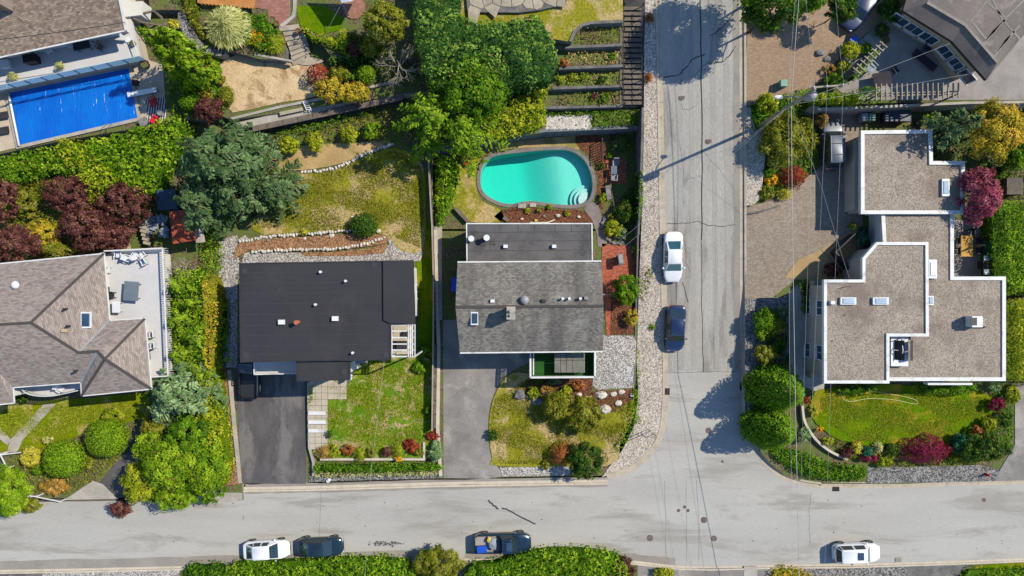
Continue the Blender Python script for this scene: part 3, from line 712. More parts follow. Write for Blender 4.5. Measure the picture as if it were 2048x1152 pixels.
sheet('asphalt_driveway', [(1997, 945), (2030, 890), (2030, 770), (2200, 770), (2200, 958), (1990, 962)], zE, ['blacktop_old', 'concrete'], dz=.06)
sheet('back_patio', [(1905, 440), (1995, 440), (1995, 555), (1905, 555)], zE, ['grey_deck', 'concrete'], dz=.05)
# ---- south side surfaces
sheet('asphalt_driveway', [(1275, 1128), (1350, 1138), (1560, 1136), (1560, 1500), (1275, 1500)], .1, ['blacktop_old', 'concrete'], dz=.02)
sheet('path', [(1488, 1133), (1515, 1133), (1512, 1500), (1486, 1500)], .1, ['concrete', 'concrete'], dz=.05)
sheet('gravel_strip', [(1600, 1134), (1815, 1133), (1815, 1500), (1640, 1500)], .1, ['gravel_grey', 'concrete'], dz=.03)
sheet('asphalt_driveway', [(1815, 1133), (1950, 1127), (1930, 1150), (1900, 1500), (1815, 1500)], .1, ['concrete_dark', 'concrete'], dz=.02)
sheet('asphalt_driveway', [(-300, 1152), (85, 1147), (95, 1500), (-300, 1500)], .1, ['blacktop', 'concrete'], dz=.02)
sheet('gravel_strip', [(85, 1147), (360, 1139), (360, 1500), (95, 1500)], .1, ['gravel_pale', 'concrete'], dz=.03)
sheet('asphalt_driveway', [(895, 1124), (1010, 1124), (1010, 1500), (895, 1500)], .1, ['blacktop_old', 'concrete'], dz=.02)
sheet('lawn', [(1960, 1130), (2400, 1108), (2400, 1500), (1900, 1500), (1925, 1150)], .1, ['lawn_green', 'soil'], dz=.04)
# ---- lot with the black roof
drive_c = sheet('asphalt_driveway', [(484, 967), (613, 967), (612, 770), (600, 690), (466, 690), (470, 760), (477, 850)], zW, ['blacktop', 'concrete'], dz=.02)
sheet('bark_strip', [(433, 735), (452, 735), (462, 850), (470, 960), (455, 965), (445, 860)], zW, ['bark_red', 'soil'], dz=.04)
band('path_edging', [(484, 966), (472, 850), (462, 740)], zW, .36, .12, 'concrete', kind='structure')
sheet('gravel_strip', [(438, 480), (475, 470), (475, 735), (452, 735), (436, 640)], zW, ['gravel_pale', 'soil'], dz=.03)
front_c = sheet('lawn', [(652, 770), (720, 716), (842, 710), (862, 720), (864, 890), (852, 918), (640, 918), (622, 905), (652, 880)], zW, ['lawn_weedy', 'concrete'], dz=.3)
sheet('lawn', [(832, 500), (862, 430), (868, 560), (866, 720), (838, 720)], zW, ['lawn_green', 'soil'], dz=.03)
sheet('gravel_strip', [(618, 951), (884, 946), (884, 956), (618, 964)], zW, ['gravel_grey', 'concrete'], dz=.05)
tiles = sheet('tile_path', [(617, 760), (700, 760), (690, 795), (655, 800), (652, 895), (617, 895)], zW, ['concrete_dark', 'concrete'], dz=.31)
tg = G(); tg.box((0, 0, 0), (.56, .56, .05)); tile_me = tg.mesh('tile', 'tile')
pxs = .59/MPP(1)
for i in range(7):
    for j in range(11):
        u, v = 624+i*pxs, 767+j*pxs
        if u < 650 or (v < 797 and u < 695):
            p = WZ(u, v, zW, .33); put(bpy.data.objects.new('tile', tile_me), tiles, p)
for v in (826, 844, 861):
    p = WZ(634, v, zW, .37); gg = G(); gg.box(p, (1.6, .34, .22)); gg.obj('step', 'white_trim', tiles)
# back yard
lawn_c = sheet('lawn', smooth_px([(505, 460), (540, 340), (605, 347), (670, 338), (720, 318), (790, 296), (845, 330), (852, 420), (845, 500), (800, 500), (770, 470), (700, 462), (600, 464)], 3), zW, ['lawn_dry', 'soil'], dz=.06)
sheet('dry_bank', smooth_px([(545, 335), (550, 300), (620, 290), (720, 285), (770, 280), (780, 290), (720, 312), (670, 330), (605, 340)], 3), zW, ['dry_ground', 'soil'], dz=.1)
sheet('gravel_path', [(445, 500), (490, 470), (500, 480), (475, 505), (480, 530), (840, 522), (848, 505), (800, 470), (770, 470), (780, 490), (700, 505), (490, 505), (470, 560), (450, 560)], zW, ['gravel_pale', 'soil'], dz=.05)
sheet('bark_bed', smooth_px([(468, 520), (476, 486), (500, 478), (600, 474), (700, 468), (768, 470), (772, 486), (700, 497), (600, 501), (500, 500)], 2), zW, ['bark_red', 'soil'], dz=.16)
sheet('bark_bed', [(600, 504), (660, 504), (740, 497), (775, 486), (768, 506), (700, 512), (610, 512)], zW, ['bark_red', 'soil'], dz=.08)
# ---- lot with the kidney pool
drive_d = sheet('asphalt_driveway', smooth_px([(887, 956), (1002, 954), (982, 915), (976, 850), (985, 795), (1012, 750), (1060, 725)], 3, False)+[(1065, 640), (886, 640)], zD, ['blacktop_old', 'concrete'], dz=.02)
lawn_d = sheet('lawn', smooth_px([(978, 850), (988, 795), (1015, 752), (1060, 748), (1180, 790), (1268, 800), (1260, 850), (1240, 885), (1215, 932), (1000, 932), (984, 915)], 3), zD, ['lawn_dry', 'soil'], dz=.06)
sheet('gravel_pad', [(1190, 670), (1273, 672), (1268, 775), (1195, 780), (1185, 770)], zD, ['gravel_pale', 'soil'], dz=.05)
sheet('gravel_strip', [(1000, 935), (1140, 933), (1140, 951), (1004, 953)], zD, ['gravel_pale', 'concrete'], dz=.07)
sheet('planting_bed', [(1185, 784), (1266, 779), (1262, 800), (1225, 825), (1185, 815)], zD, ['soil_bark', 'soil'], dz=.1)
sheet('planting_bed', [(1062, 757), (1185, 757), (1182, 792), (1120, 790), (1050, 790), (1045, 770)], zD, ['soil_bark', 'soil'], dz=.1)
sheet('brick_patio', [(1204, 487), (1245, 490), (1262, 492), (1272, 545), (1225, 592), (1204, 592)], zD, ['brick_patio', 'concrete'], dz=.05)
sheet('brick_path', [(1209, 592), (1222, 592), (1221, 672), (1213, 672)], zD, ['brick_patio', 'concrete'], dz=.05)
sheet('planting_bed', [(1222, 594), (1270, 594), (1268, 668), (1222, 670)], zD, ['soil_bark', 'soil'], dz=.06)
sheet('concrete_walk', [(868, 452), (884, 452), (884, 640), (868, 640)], zD, ['concrete', 'concrete'], dz=.05)
sheet('path', smooth_px([(1168, 417), (1190, 404), (1203, 432), (1214, 462), (1212, 490), (1196, 492), (1194, 470), (1184, 440)], 3), ZP, ['coping', 'concrete'], dz=.05)
sheet('lawn', smooth_px([(912, 330), (940, 318), (968, 302), (955, 330), (952, 370), (962, 400), (985, 412), (1002, 420), (1002, 443), (935, 443), (905, 410), (905, 370)], 2), ZP, ['lawn_dry', 'soil'], dz=.03, zb=ZP-.2)
sheet('dry_bank', [(960, 298), (1010, 286), (1090, 276), (1150, 272), (1160, 300), (1120, 292), (1040, 296), (975, 308)], ZP, ['dry_ground', 'soil'], dz=.028, zb=ZP-.2)
sheet('planting_bed', smooth_px([(1150, 273), (1206, 272), (1212, 330), (1208, 380), (1206, 420), (1194, 400), (1196, 352), (1180, 312), (1160, 298)], 2), ZP, ['soil_bark', 'soil'], dz=.03, zb=ZP-.2)
sheet('planting_bed', smooth_px([(1003, 420), (1060, 414), (1110, 419), (1160, 420), (1184, 445), (1003, 445)], 2), ZP, ['soil_bark', 'soil'], dz=.03, zb=ZP-.2)
sheet('brick_patio', [(1212, 318), (1250, 318), (1252, 368), (1212, 366)], ZP, ['brick_patio', 'soil'], dz=.05, zb=ZP-.2)
# kidney pool: coping, basin walls, floor, steps, water
pool = thing('swimming_pool', 'kidney shaped turquoise pool with grey coping in the yard', 'pool', W(1072, 356, ZP))
ring('coping', pw, cw, ZP+.06, ['coping', 'pool_wall'], 2.6, parent=pool)
def depth(x, y):
    u = CX+x*FPX/(H-ZP); v = CY-y*FPX/(H-ZP); k = np.clip((u-1040-(v-350)*.15)/90, 0, 1); return .95+1.15*(1-k*k*(3-2*k))
A = np.array([(p.x, p.y) for p in pw]); lo, hi = A.min(0), A.max(0); nx, ny = 40, 22; vs = []; fs = []
for j in range(ny+1):
    for i in range(nx+1):
        x, y = lo[0]+(hi[0]-lo[0])*i/nx, lo[1]+(hi[1]-lo[1])*j/ny; vs.append((x, y, ZP-depth(x, y)))
for j in range(ny):
    for i in range(nx): a = j*(nx+1)+i; fs.append((a, a+1, a+nx+2, a+nx+1))
g = G(); g.add(vs, fs, 0, True); g.obj('floor', 'pool_floor', pool)
for k, (rr, dz) in enumerate(((31, .72), (23, .48), (15, .24))):
    c = W(1172, 399, ZP); s = MPP(ZP); ang = [R(75)+R(160)*i/14 for i in range(15)]
    pts = [Vector((c.x+math.cos(a)*rr*s, c.y+math.sin(a)*rr*s, ZP-dz)) for a in ang]+[Vector((c.x+.1, c.y-.15, ZP-dz))]
    g = G(); g.prism(pts, ZP-1.4); g.obj('step', 'pool_step', pool)
tw = NT('water'); tr = tw.new('BsdfTransparent'); gl = tw.new('BsdfGlossy'); gl.inputs['Roughness'].default_value = .06; fr = tw.new('Fresnel'); fr.inputs[0].default_value = 1.33
tr.inputs[0].default_value = (.93, 1, .985, 1)
bp = tw.new('Bump'); tw.link(tw.noise(tw.coord(), 1.6, 3), bp.inputs['Height']); bp.inputs['Distance'].default_value = .03; tw.link(bp.outputs[0], gl.inputs['Normal']); tw.link(bp.outputs[0], fr.inputs['Normal'])
mx = tw.new('MixShader'); tw.link(fr.outputs[0], mx.inputs[0]); tw.link(tr.outputs[0], mx.inputs[1]); tw.link(gl.outputs[0], mx.inputs[2]); tw.link(mx.outputs[0], tw.n['Material Output'].inputs[0])
va = tw.new('VolumeAbsorption'); va.inputs[0].default_value = (.0, .965, .91, 1); va.inputs[1].default_value = .68; tw.link(va.outputs[0], tw.n['Material Output'].inputs['Volume'])
wo = offset_line(pw+[pw[0], pw[1]], -.025)[1:-1]; nw = len(wo); tris = [tuple(t_) for t_ in tessellate_polygon([wo])]
wv = [(p.x, p.y, ZP-.07) for p in wo]+[(p.x, p.y, ZP-2.4) for p in wo]
me = bpy.data.meshes.new('water'); me.from_pydata(wv, [], tris+[tuple(i+nw for i in t_[::-1]) for t_ in tris]+[(i, i+nw, (i+1) % nw+nw, (i+1) % nw) for i in range(nw)])
bm = bmesh.new(); bm.from_mesh(me); bmesh.ops.recalc_face_normals(bm, faces=bm.faces[:]); bm.to_mesh(me); bm.free(); me.materials.append(MT['water'])
put(bpy.data.objects.new('water', me), pool)
g = G()
for du in (0, 8):
    a = W(1040+du, 407, ZP); g.tube([a+Vector((-.1, -.5, .05)), a+Vector((-.1, -.45, .8)), a+Vector((0, 0, .85)), a+Vector((0, .25, .1)), a+Vector((0, .25, -.6))], .025, 5)
tag(g.obj('pool_ladder', 'grey_metal'), 'metal ladder handrails at the kidney pool edge', 'ladder')
g = G(); g.box(W(1044, 412, ZP+.1), (.75, .4, .1)); g.box(W(1066, 410, ZP+.1), (.6, .35, .08)); tag(g.obj('pool_step_block', 'concrete'), 'pale paving blocks on soil beside pool ladder', 'paving block')
# ---- northwest lot
sheet('pool_deck', [(-300, 200), (-300, 365), (0, 303), (120, 275), (290, 236), (332, 226), (326, 130), (262, 108), (0, 168)], ZA, ['pool_deck', 'concrete'], dz=.05)
sheet('sand_yard', smooth_px([(440, 130), (480, 108), (560, 122), (620, 130), (650, 150), (640, 190), (560, 205), (465, 225), (458, 200), (440, 160)], 2), ZA, ['sand', 'soil'], dz=.07)
sheet('upper_garden', [(270, -250), (866, -250), (866, 118), (664, 116), (646, 92), (622, 66), (592, 52), (572, 54), (562, 72), (574, 100), (566, 120), (520, 118), (470, 104), (410, 92), (380, 60), (362, 20), (300, 20)], 5.0, ['soil', 'stone_wall'])
sheet('garden_path', smooth_px([(362, 22), (385, 60), (412, 92), (450, 102), (440, 112), (400, 102), (372, 75), (355, 40)], 2), 5., ['gravel_grey', 'concrete'], dz=.03)
sheet('lawn', [(592, 12), (650, 12), (690, 40), (680, 60), (640, 70), (600, 50)], 5., ['lawn_green', 'soil'], dz=.06)
sheet('brick_patio', [(510, -60), (578, -60), (580, 30), (560, 52), (538, 45), (535, 20), (510, 15)], 5., ['brick_pink', 'concrete'], dz=.07)
band('patio_edging', [(563, 55), (580, 42), (592, 22), (592, -60)], 5., .3, .14, 'concrete', kind='structure', smooth=3)
flag = sheet('flagstone_patio', [(928, -60), (1160, -60), (1130, 8), (1080, 20), (1040, 25), (935, 24)], 7.2, ['concrete_dark', 'stone_wall'], dz=.0)
# ------------------------------------------------------------------ flagstones, terraces, walls, stairs, fences
def clip_poly(poly, p, n):
    out = []
    for i in range(len(poly)):
        a, b = poly[i], poly[(i+1) % len(poly)]; da = (a[0]-p[0])*n[0]+(a[1]-p[1])*n[1]; db = (b[0]-p[0])*n[0]+(b[1]-p[1])*n[1]
        if da <= 0: out.append(a)
        if da*db < 0: t = da/(da-db); out.append((a[0]+(b[0]-a[0])*t, a[1]+(b[1]-a[1])*t))
    return out
def flagstones(px, z, parent, step, mat, seed, name='flagstone'):
    rn = random.Random(seed); ws = [W(u, v, z) for u, v in px]; poly = [(p.x, p.y) for p in ws]
    lo = [min(p[i] for p in poly) for i in (0, 1)]; hi = [max(p[i] for p in poly) for i in (0, 1)]; S = []
    y = lo[1]
    while y < hi[1]+step:
        x = lo[0]
        while x < hi[0]+step: S.append((x+rn.uniform(-.38, .38)*step, y+rn.uniform(-.38, .38)*step)); x += step
        y += step
    ins = pin(np.array(S), poly)
    for k, s in enumerate(S):
        if not ins[k]: continue
        c = [(s[0]-step*1.2, s[1]-step*1.2), (s[0]+step*1.2, s[1]-step*1.2), (s[0]+step*1.2, s[1]+step*1.2), (s[0]-step*1.2, s[1]+step*1.2)]
        for j, q in enumerate(S):
            if j == k or abs(q[0]-s[0]) > step*3 or abs(q[1]-s[1]) > step*3: continue
            d = (q[0]-s[0], q[1]-s[1]); l = math.hypot(*d); n = (d[0]/l, d[1]/l)
            c = clip_poly(c, (s[0]+n[0]*(l/2-.03), s[1]+n[1]*(l/2-.03)), n)
            if len(c) < 3: break
        if len(c) < 3: continue
        g = G(); g.prism([Vector((a, b, z+.03+rn.uniform(0, .025))) for a, b in c], z-.02); g.obj(name, mat, parent)
flagstones([(928, -60), (1160, -60), (1130, 8), (1080, 20), (1040, 25), (935, 24)], 7.2, flag, .9, 'flag', 3)
TW = [(4.0, [(1088, 218), (1245, 214)]), (4.7, [(1105, 179), (1244, 174)]), (5.4, [(1118, 139), (1245, 134)]), (6.1, [(1130, 97), (1245, 92)]), (6.9, [(1143, 84), (1152, 64), (1166, 52), (1182, 48), (1246, 45)])]
nth = ['lowest', 'second lowest', 'middle', 'second highest', 'curved topmost']
for k, (z, ln) in enumerate(TW):
    sheet('terrace_bed', ln+[(1245, -250), (900, -250), (900, ln[0][1]-40)], z, ['soil' if k < 4 else 'lawn_dry', 'stone_wall'])
    band('retaining_wall', ln, z, .24, .14, 'concrete_dark', None, -1.0, label='concrete retaining wall, %s of the planted terraces by the timber stairs' % nth[k], cat='wall')
    if k < 4:
        z2 = TW[k+1][0]; a = ln[-1]; band('terrace_edging', [(1243, a[1]), (1243, a[1]-36)], z, .16, .1, 'timber_grey', kind='structure')
band('retaining_wall', [(868, 302), (905, 296), (1000, 278), (1090, 264), (1286, 256), (1287, 250)], 3.3, .3, .08, 'stone_wall', None, -2.4, label='long mossy stone retaining wall above the kidney pool yard', cat='wall')
band('boundary_wall', [(1279, 470), (1283, 400), (1287, 258), (1288, 215)], lambda x, y: road_z(x, y)+.0, .18, .75, 'concrete_dark', None, -3.2, label='tall dark wall between gravel verge and pool garden', cat='wall')
band('boundary_wall', [(1271, 770), (1272, 690), (1278, 470)], lambda x, y: max(road_z(x, y), .3), .14, .35, 'concrete_dark', None, -1.2, label='low dark wall between the white gravel pad and verge', cat='wall')
st = thing('timber_stairs', 'grey timber garden stairs beside the gravel verge at top', 'stairs', W(1265, 203, 3.6))
sheet('stair_bed', [(1245, 214), (1286, 214), (1286, -250), (1245, -250)], pl((15, 3.4), (26.5, 6.2), (27, 6.2)), ['timber_dark', 'timber_dark'], dz=.02)
zS = pl((15, 3.4), (26.5, 6.2), (27, 6.2))
for k in range(19):
    v = 206-k*10.5; p = WZ(1264, v, zS, .2); g = G(); g.box(p, (1.7, .30, .09)); g.box(p+Vector((0, .12, -.14)), (1.7, .06, .22)); g.obj('tread', 'timber_grey', st)
for u, d in ((1284, 'right'), (1247, 'left')):
    g = G(); g.tube([WZ(u, 212, zS, 1.), WZ(u, 110, zS, 1.), WZ(u, 12, zS, 1.)], .035, 5); g.obj('handrail', 'timber_dark', st)
    for k in range(9):
        p = WZ(u, 210-k*24.5, zS, .1); g = G(); g.beam(p, p+Vector((0, 0, .95)), .07, .07); g.obj('post', 'timber_dark', st)
# stone stairs of the upper garden
ss = thing('stone_stairs', 'curved stone garden stairs leading down to the sand yard', 'stairs', W(600, 115, ZA))
for k in range(8):
    t = k/7; u = 602-24*t+6*math.sin(t*3); v = 118-62*t; z = 4.1+.13*k; a = R(-62+30*t) ; p = W(u, v, z)
    g = G(); g.box(p, (1.75, .45, .16), R(28-22*t)); g.obj('tread', 'flag', ss)
g = G(); g.prism([W(u, v, 4.16) for u, v in smooth_px([(582, 118), (600, 112), (640, 118), (645, 124), (620, 130), (596, 128)], 3)], ZA); tag(g.obj('landing', 'flag', ss))
g = G(); g.box(W(548, 117, 4.8), (3.3, .18, .5), R(-10)); tag(g.obj('garden_wall', 'concrete'), 'short pale wall above the sand yard left of stone stairs', 'wall')
# walls below the sand yard
band('retaining_wall', [(462, 240), (560, 216), (650, 198), (700, 186), (790, 165)], ZA, .22, .12, 'concrete', None, -1.5, label='pale concrete kerb wall along the sand yard edge', cat='wall')
wl = thing('retaining_wall', 'tall dark timber retaining wall below the sand yard', 'wall', W(660, 226, 3))
pa, pb = W(505, 258, 3.9), W(806, 194, 3.9)
for k in range(10):
    a = pa.lerp(pb, k/10+.002); b = pa.lerp(pb, (k+1)/10-.002); g = G()
    for j in range(4): g.beam(a+Vector((0, -.06, -.12-.32*j)), b+Vector((0, -.06, -.12-.32*j)), .08, .3)
    g.obj('plank', 'timber_dark', wl)
    g = G(); g.beam(a, b, .5, .08); g.obj('cap', 'timber_grey', wl)
    g = G(); g.beam(a+Vector((0, -.14, -1.4)), a+Vector((0, -.14, .05)), .12, .12); g.obj('post', 'timber_grey', wl)
sheet('gravel_trench', [(470, 246), (640, 208), (800, 178), (802, 186), (520, 250), (480, 258)], ZA-.2, ['concrete', 'concrete'], dz=0)
lad = thing('ladder', 'white ladder lying across the trench beside the timber wall', 'ladder', W(617, 211, ZA+.2))
for du in (-5, 4): g = G(); g.beam(W(610+du, 202, 4.25), W(619+du, 221, 4.2), .06, .06); g.obj('rail', 'white_metal', lad)
for k in range(5): g = G(); g.beam(W(606+k*2, 205+k*3.6, 4.24), W(614+k*2, 204+k*3.6, 4.24), .05, .05); g.obj('rung', 'white_metal', lad)
g = G(); g.beam(W(560, 228, ZA+.05), W(606, 218, ZA+.05), .3, .14); tag(g.obj('timber_beam', 'timber_pale'), 'pale timber beam lying in the trench below sand yard', 'beam')
# curved lawn wall on the east lot
band('garden_wall', [(1695, 921), (1660, 905), (1630, 880), (1608, 845), (1603, 812)], zE, -.22, .45, 'kerb_white', None, -1.2, label='curved pale wall around the eastern front lawn', cat='wall', smooth=4)
band('garden_wall', [(1490, 428), (1520, 425), (1560, 412)], zE, .15, .25, 'concrete_dark', None, -.8, label='short edging wall beside the yellow border at driveway', cat='wall', smooth=3)
band('garden_wall', [(1493, 40), (1520, 55), (1570, 56)], zF, .2, .4, 'concrete_dark', None, -.8, label='low grey wall under the tree at road top', cat='wall', smooth=3)
band('retaining_wall', [(1620, 213), (1640, 220), (1760, 216), (1930, 208), (2200, 204)], 4.4, .22, .1, 'concrete', None, -2.4, label='long concrete retaining wall below the slatted pergola', cat='wall')
# stone edgings in the black-roof yard
def stone_row(name, label, px, zf, n, r, mat, seed, dz=.06, piece='stone'):
    rn = random.Random(seed); pts = [WZ(u, v, zf, dz) for u, v in smooth_px(px, 5, False)]; L = [0.]
    for a, b in zip(pts, pts[1:]): L.append(L[-1]+(b-a).length)
    root = thing(name, label, 'stone edging', pts[len(pts)//2]); ms = []
    for k in range(4): g = G(); g.rock((0, 0, 0), (r*(.85+.12*k), r*(1.05-.1*k), r*.7), seed+k); ms.append(g.mesh(piece, mat))
    for k in range(n):
        s = L[-1]*(k+.5)/n
        for i in range(len(L)-1):
            if L[i] <= s <= L[i+1]: p = pts[i].lerp(pts[i+1], (s-L[i])/(L[i+1]-L[i]+1e-9)); break
        o = put(bpy.data.objects.new(piece, ms[k % 4]), root, p+Vector((rn.uniform(-.05, .05), rn.uniform(-.06, .06), 0))); o.rotation_euler = (0, 0, rn.uniform(0, 6)); q = rn.uniform(.75, 1.2); o.scale = (q, q, q)
    return root
stone_row('stone_border', 'curving row of white stones across the dry back lawn', [(601, 344), (640, 342), (672, 335), (702, 322), (740, 304), (788, 288)], zW, 32, .17, 'rock', 11, .12)
stone_row('stone_edging', 'upper dry stone edging between lawn and bark bed', [(478, 484), (530, 474), (610, 468), (690, 462), (740, 460)], zW, 44, .17, 'rock', 21, .22)
stone_row('stone_edging', 'lower dry stone edging between bark bed and gravel path', [(503, 503), (580, 500), (660, 498), (720, 490), (772, 474)], zW, 44, .17, 'rock', 31, .22)
stone_row('stone_edging', 'round grey stone edging around the planted island by brick patio', [(1214, 478), (1206, 462), (1207, 440), (1218, 430)], ZP, 12, .18, 'rock_grey', 41, .15)
stone_row('stone_edging', 'stone edging around the island bed near patio grill', [(1212, 470), (1222, 484), (1236, 488), (1248, 480)], ZP, 10, .18, 'rock_grey', 45, .15)
# fence between the lots
fe = thing('fence', 'long grey timber fence between the black-roofed and pool lots', 'fence', WZ(862, 520, zW))
fl = [(857, 322), (862, 420), (864, 452), (867, 560), (866, 700), (864, 862)]; fp = [WZ(u, v, zW, 1.25) for u, v in fl]
for a, b in zip(fp, fp[1:]):
    n = max(1, round((b-a).length/2.2))
    for k in range(n):
        p, q = a.lerp(b, k/n), a.lerp(b, (k+1)/n); g = G()
        g.beam(p+Vector((0, 0, -.62)), q+Vector((0, 0, -.62)), .04, 1.2); g.obj('panel', 'timber_grey', fe)
        g = G(); g.beam(p+Vector((0, 0, .02)), q+Vector((0, 0, .02)), .12, .05); g.obj('cap_rail', 'timber_pale', fe)
        g = G(); g.beam(p+Vector((0, 0, -1.4)), p+Vector((0, 0, .08)), .11, .11); g.obj('post', 'timber_pale', fe)
band('boundary_wall', [(884, 952), (878, 860), (880, 700), (876, 560), (873, 460)], zD, .28, .45, 'kerb_white', None, -.8, label='long white concrete wall along the left side of the old driveway', cat='wall')
pb_ = thing('plank_edging', 'weathered planks lying along the white boundary wall', 'planks', WZ(869, 820, zD))
for k in range(6): g = G(); a, b = WZ(870, 690+k*28, zW, .3), WZ(870, 716+k*28, zW, .3); g.beam(a, b, .2, .08); g.obj('plank', 'timber_grey', pb_)
band('planter_wall', [(640, 921), (850, 921), (850, 884)], zW, .2, .5, 'kerb_white', None, -.8, label='white planter wall around the weedy front lawn', cat='wall')
band('planter_wall', [(624, 952), (624, 925), (616, 895), (614, 765)], zW, -.18, .4, 'concrete', None, -.7, label='low concrete wall between black driveway and tile path', cat='wall')
band('garden_wall', [(1060, 446), (1096, 446), (1110, 440)], ZP, .1, .1, 'rock', None, -.3, label='white gravel edging against the flat annex roof', cat='edging')
band('timber_edging', [(908, 418), (934, 446)], ZP, .35, .5, 'timber_grey', None, -.6, label='grey timber steps at the corner of the annex lawn', cat='steps')
# ------------------------------------------------------------------ houses
def ccw(pts): return pts if sum(a.x*b.y-b.x*a.y for a, b in zip(pts, pts[1:]+pts[:1])) > 0 else pts[::-1]
def inset(pts, d):
    pts = ccw(pts); r = offset_line(pts+[pts[0], pts[1]], d)[1:-1]; return [r[-1]]+r[:-1]
def ringp(g, outer, inner, z0, z1, mi=0):
    n = len(outer)
    for i in range(n):
        j = (i+1) % n; a, b, c, d = outer[i], outer[j], inner[j], inner[i]
        P = lambda p, z: (p.x, p.y, z)
        g.poly([P(a, z1), P(b, z1), P(c, z1), P(d, z1)], mi); g.poly([P(a, z0), P(b, z0), P(b, z1), P(a, z1)], mi); g.poly([P(d, z1), P(c, z1), P(c, z0), P(d, z0)], mi)
        g.poly([P(d, z0), P(c, z0), P(b, z0), P(a, z0)], mi)
def add_window(root, p, d, n, w, h):
    """window on a wall: centre p, wall direction d, outward normal n"""
    up = Vector((0, 0, 1)); f = G(); t = .09
    for s in (-1, 1):
        f.beam(p+d*(s*w/2)-up*h/2, p+d*(s*w/2)+up*h/2, t, t, up=n); f.beam(p-d*w/2+up*(s*h/2), p+d*w/2+up*(s*h/2), t, t, up=n)
    f.beam(p-up*h/2, p+up*h/2, .05, .05, up=n); o = f.obj('window', 'white_trim', root)
    q = G(); a = p+n*.012; q.add([a-d*w/2-up*h/2, a+d*w/2-up*h/2, a+d*w/2+up*h/2, a-d*w/2+up*h/2], [(0, 1, 2, 3)]); q.obj('pane', 'window_glass', o)
    s_ = G(); s_.beam(p-d*(w/2+.08)-up*(h/2+.06)+n*.06, p+d*(w/2+.08)-up*(h/2+.06)+n*.06, .16, .05); s_.obj('sill', 'white_trim', o)
def walls(root, pts, z0, z1, mat, wins=True, storeys=(1.5,), every=3.4):
    pts = ccw(pts); g = G(); g.prism([Vector((p.x, p.y, z1)) for p in pts], z0); g.obj('wall', mat, root)
    if not wins: return
    for a, b in zip(pts, pts[1:]+pts[:1]):
        a, b = Vector((a.x, a.y, 0)), Vector((b.x, b.y, 0)); L = (b-a).length
        if L < 2.6: continue
        d = (b-a).normalized(); n = Vector((d.y, -d.x, 0))
        if n.dot(-(a+b)/2) <= 0: continue                 # facades turned towards the junction
        k = max(1, int(L/every))
        for i in range(k):
            for s in storeys: add_window(root, a.lerp(b, (i+.5)/k)+Vector((0, 0, z0+s))+n*.02, d, n, 1.3, 1.1)
def flat_block(root, px, z, zg, wall, roofm, over=.35, trim='white_trim', tw=.28, th=.22, storeys=(1.6,), wins=True):
    pts = ccw([W(u, v, z) for u, v in px]); walls(root, inset(pts, over), zg-.4, z-.3, wall, wins, storeys)
    inn = inset(pts, tw); g = G(); g.prism([Vector((p.x, p.y, z-th)) for p in inset(pts, .02)], z-.34); r = g.obj('roof', [roofm], root)
    g = G(); ringp(g, pts, inn, z-.42, z); g.obj('parapet' if tw > .15 else 'fascia', trim, root)
    return r
def roof_faces(root, faces, mat, thick=.16, name='roof', fascia='white_trim'):
    bm = bmesh.new(); uvl = bm.loops.layers.uv.new('UVMap')
    for f in faces:
        vs = [bm.verts.new(p) for p in f]; fc = bm.faces.new(vs); fc.normal_update()
        if fc.normal.z < 0: fc.normal_flip(); fc.normal_update()
        n = fc.normal.copy(); e = Vector((0, 0, 1)).cross(n)
        if e.length < .02: e = Vector((1, 0, 0))
        e.normalize(); w = n.cross(e)
        for l in fc.loops: l[uvl].uv = (l.vert.co.dot(e), l.vert.co.dot(w))
    top = bm.faces[:]; bmesh.ops.remove_doubles(bm, verts=bm.verts[:], dist=.01)
    be = [e for e in bm.edges if len(e.link_faces) == 1]; r = bmesh.ops.extrude_edge_only(bm, edges=be)
    for g_ in r['geom']:
        if isinstance(g_, bmesh.types.BMVert): g_.co.z -= thick
        if isinstance(g_, bmesh.types.BMFace): g_.material_index = 1
    me = bpy.data.meshes.new(name); bm.to_mesh(me); bm.free(); me.materials.append(MT[mat]); me.materials.append(MT[fascia])
    return put(bpy.data.objects.new(name, me), root)
def gutter(root, pts, mat='white_trim'):
    for a, b in zip(pts, pts[1:]): g = G(); g.beam(a+Vector((0, 0, -.03)), b+Vector((0, 0, -.03)), .11, .1); g.obj('gutter', mat, root)
def ridge(roof, pts, mat='ridge_cap'):
    g = G()
    for a, b in zip(pts, pts[1:]): g.beam(a+Vector((0, 0, .02)), b+Vector((0, 0, .02)), .22, .05)
    g.obj('ridge_cap', mat, roof)
def vent(parent, u, v, z, r, h, mat='white_metal', kind='pipe'):
    p = W(u, v, z); g = G()
    if kind == 'box': g.box(p+Vector((0, 0, h/2)), (r*2, r*1.6, h), 0, 0, .9)
    elif kind == 'dome': g.cyl(p, r*.75, h*.5, 14); g.ball(p+Vector((0, 0, h*.5)), (r, r, h*.5), 14, 5, 0, 0.)
    else: g.cyl(p, r, h, 10); g.cyl(p+Vector((0, 0, h)), r*1.25, .05, 10)
    g.obj('vent', mat, parent)
def skylight(parent, u, v, z, w, h, lift=.22, glassm='sky_glass', slope=0.):
    p = W(u, v, z+lift); g = G(); g.box(p-Vector((0, 0, lift/2)), (w, h, lift), 0); o = g.obj('skylight', 'white_metal', parent)
    q = G(); q.box(p+Vector((0, 0, .03)), (w*.82, h*.8, .06), 0, 0, .8); q.obj('pane', glassm, o)
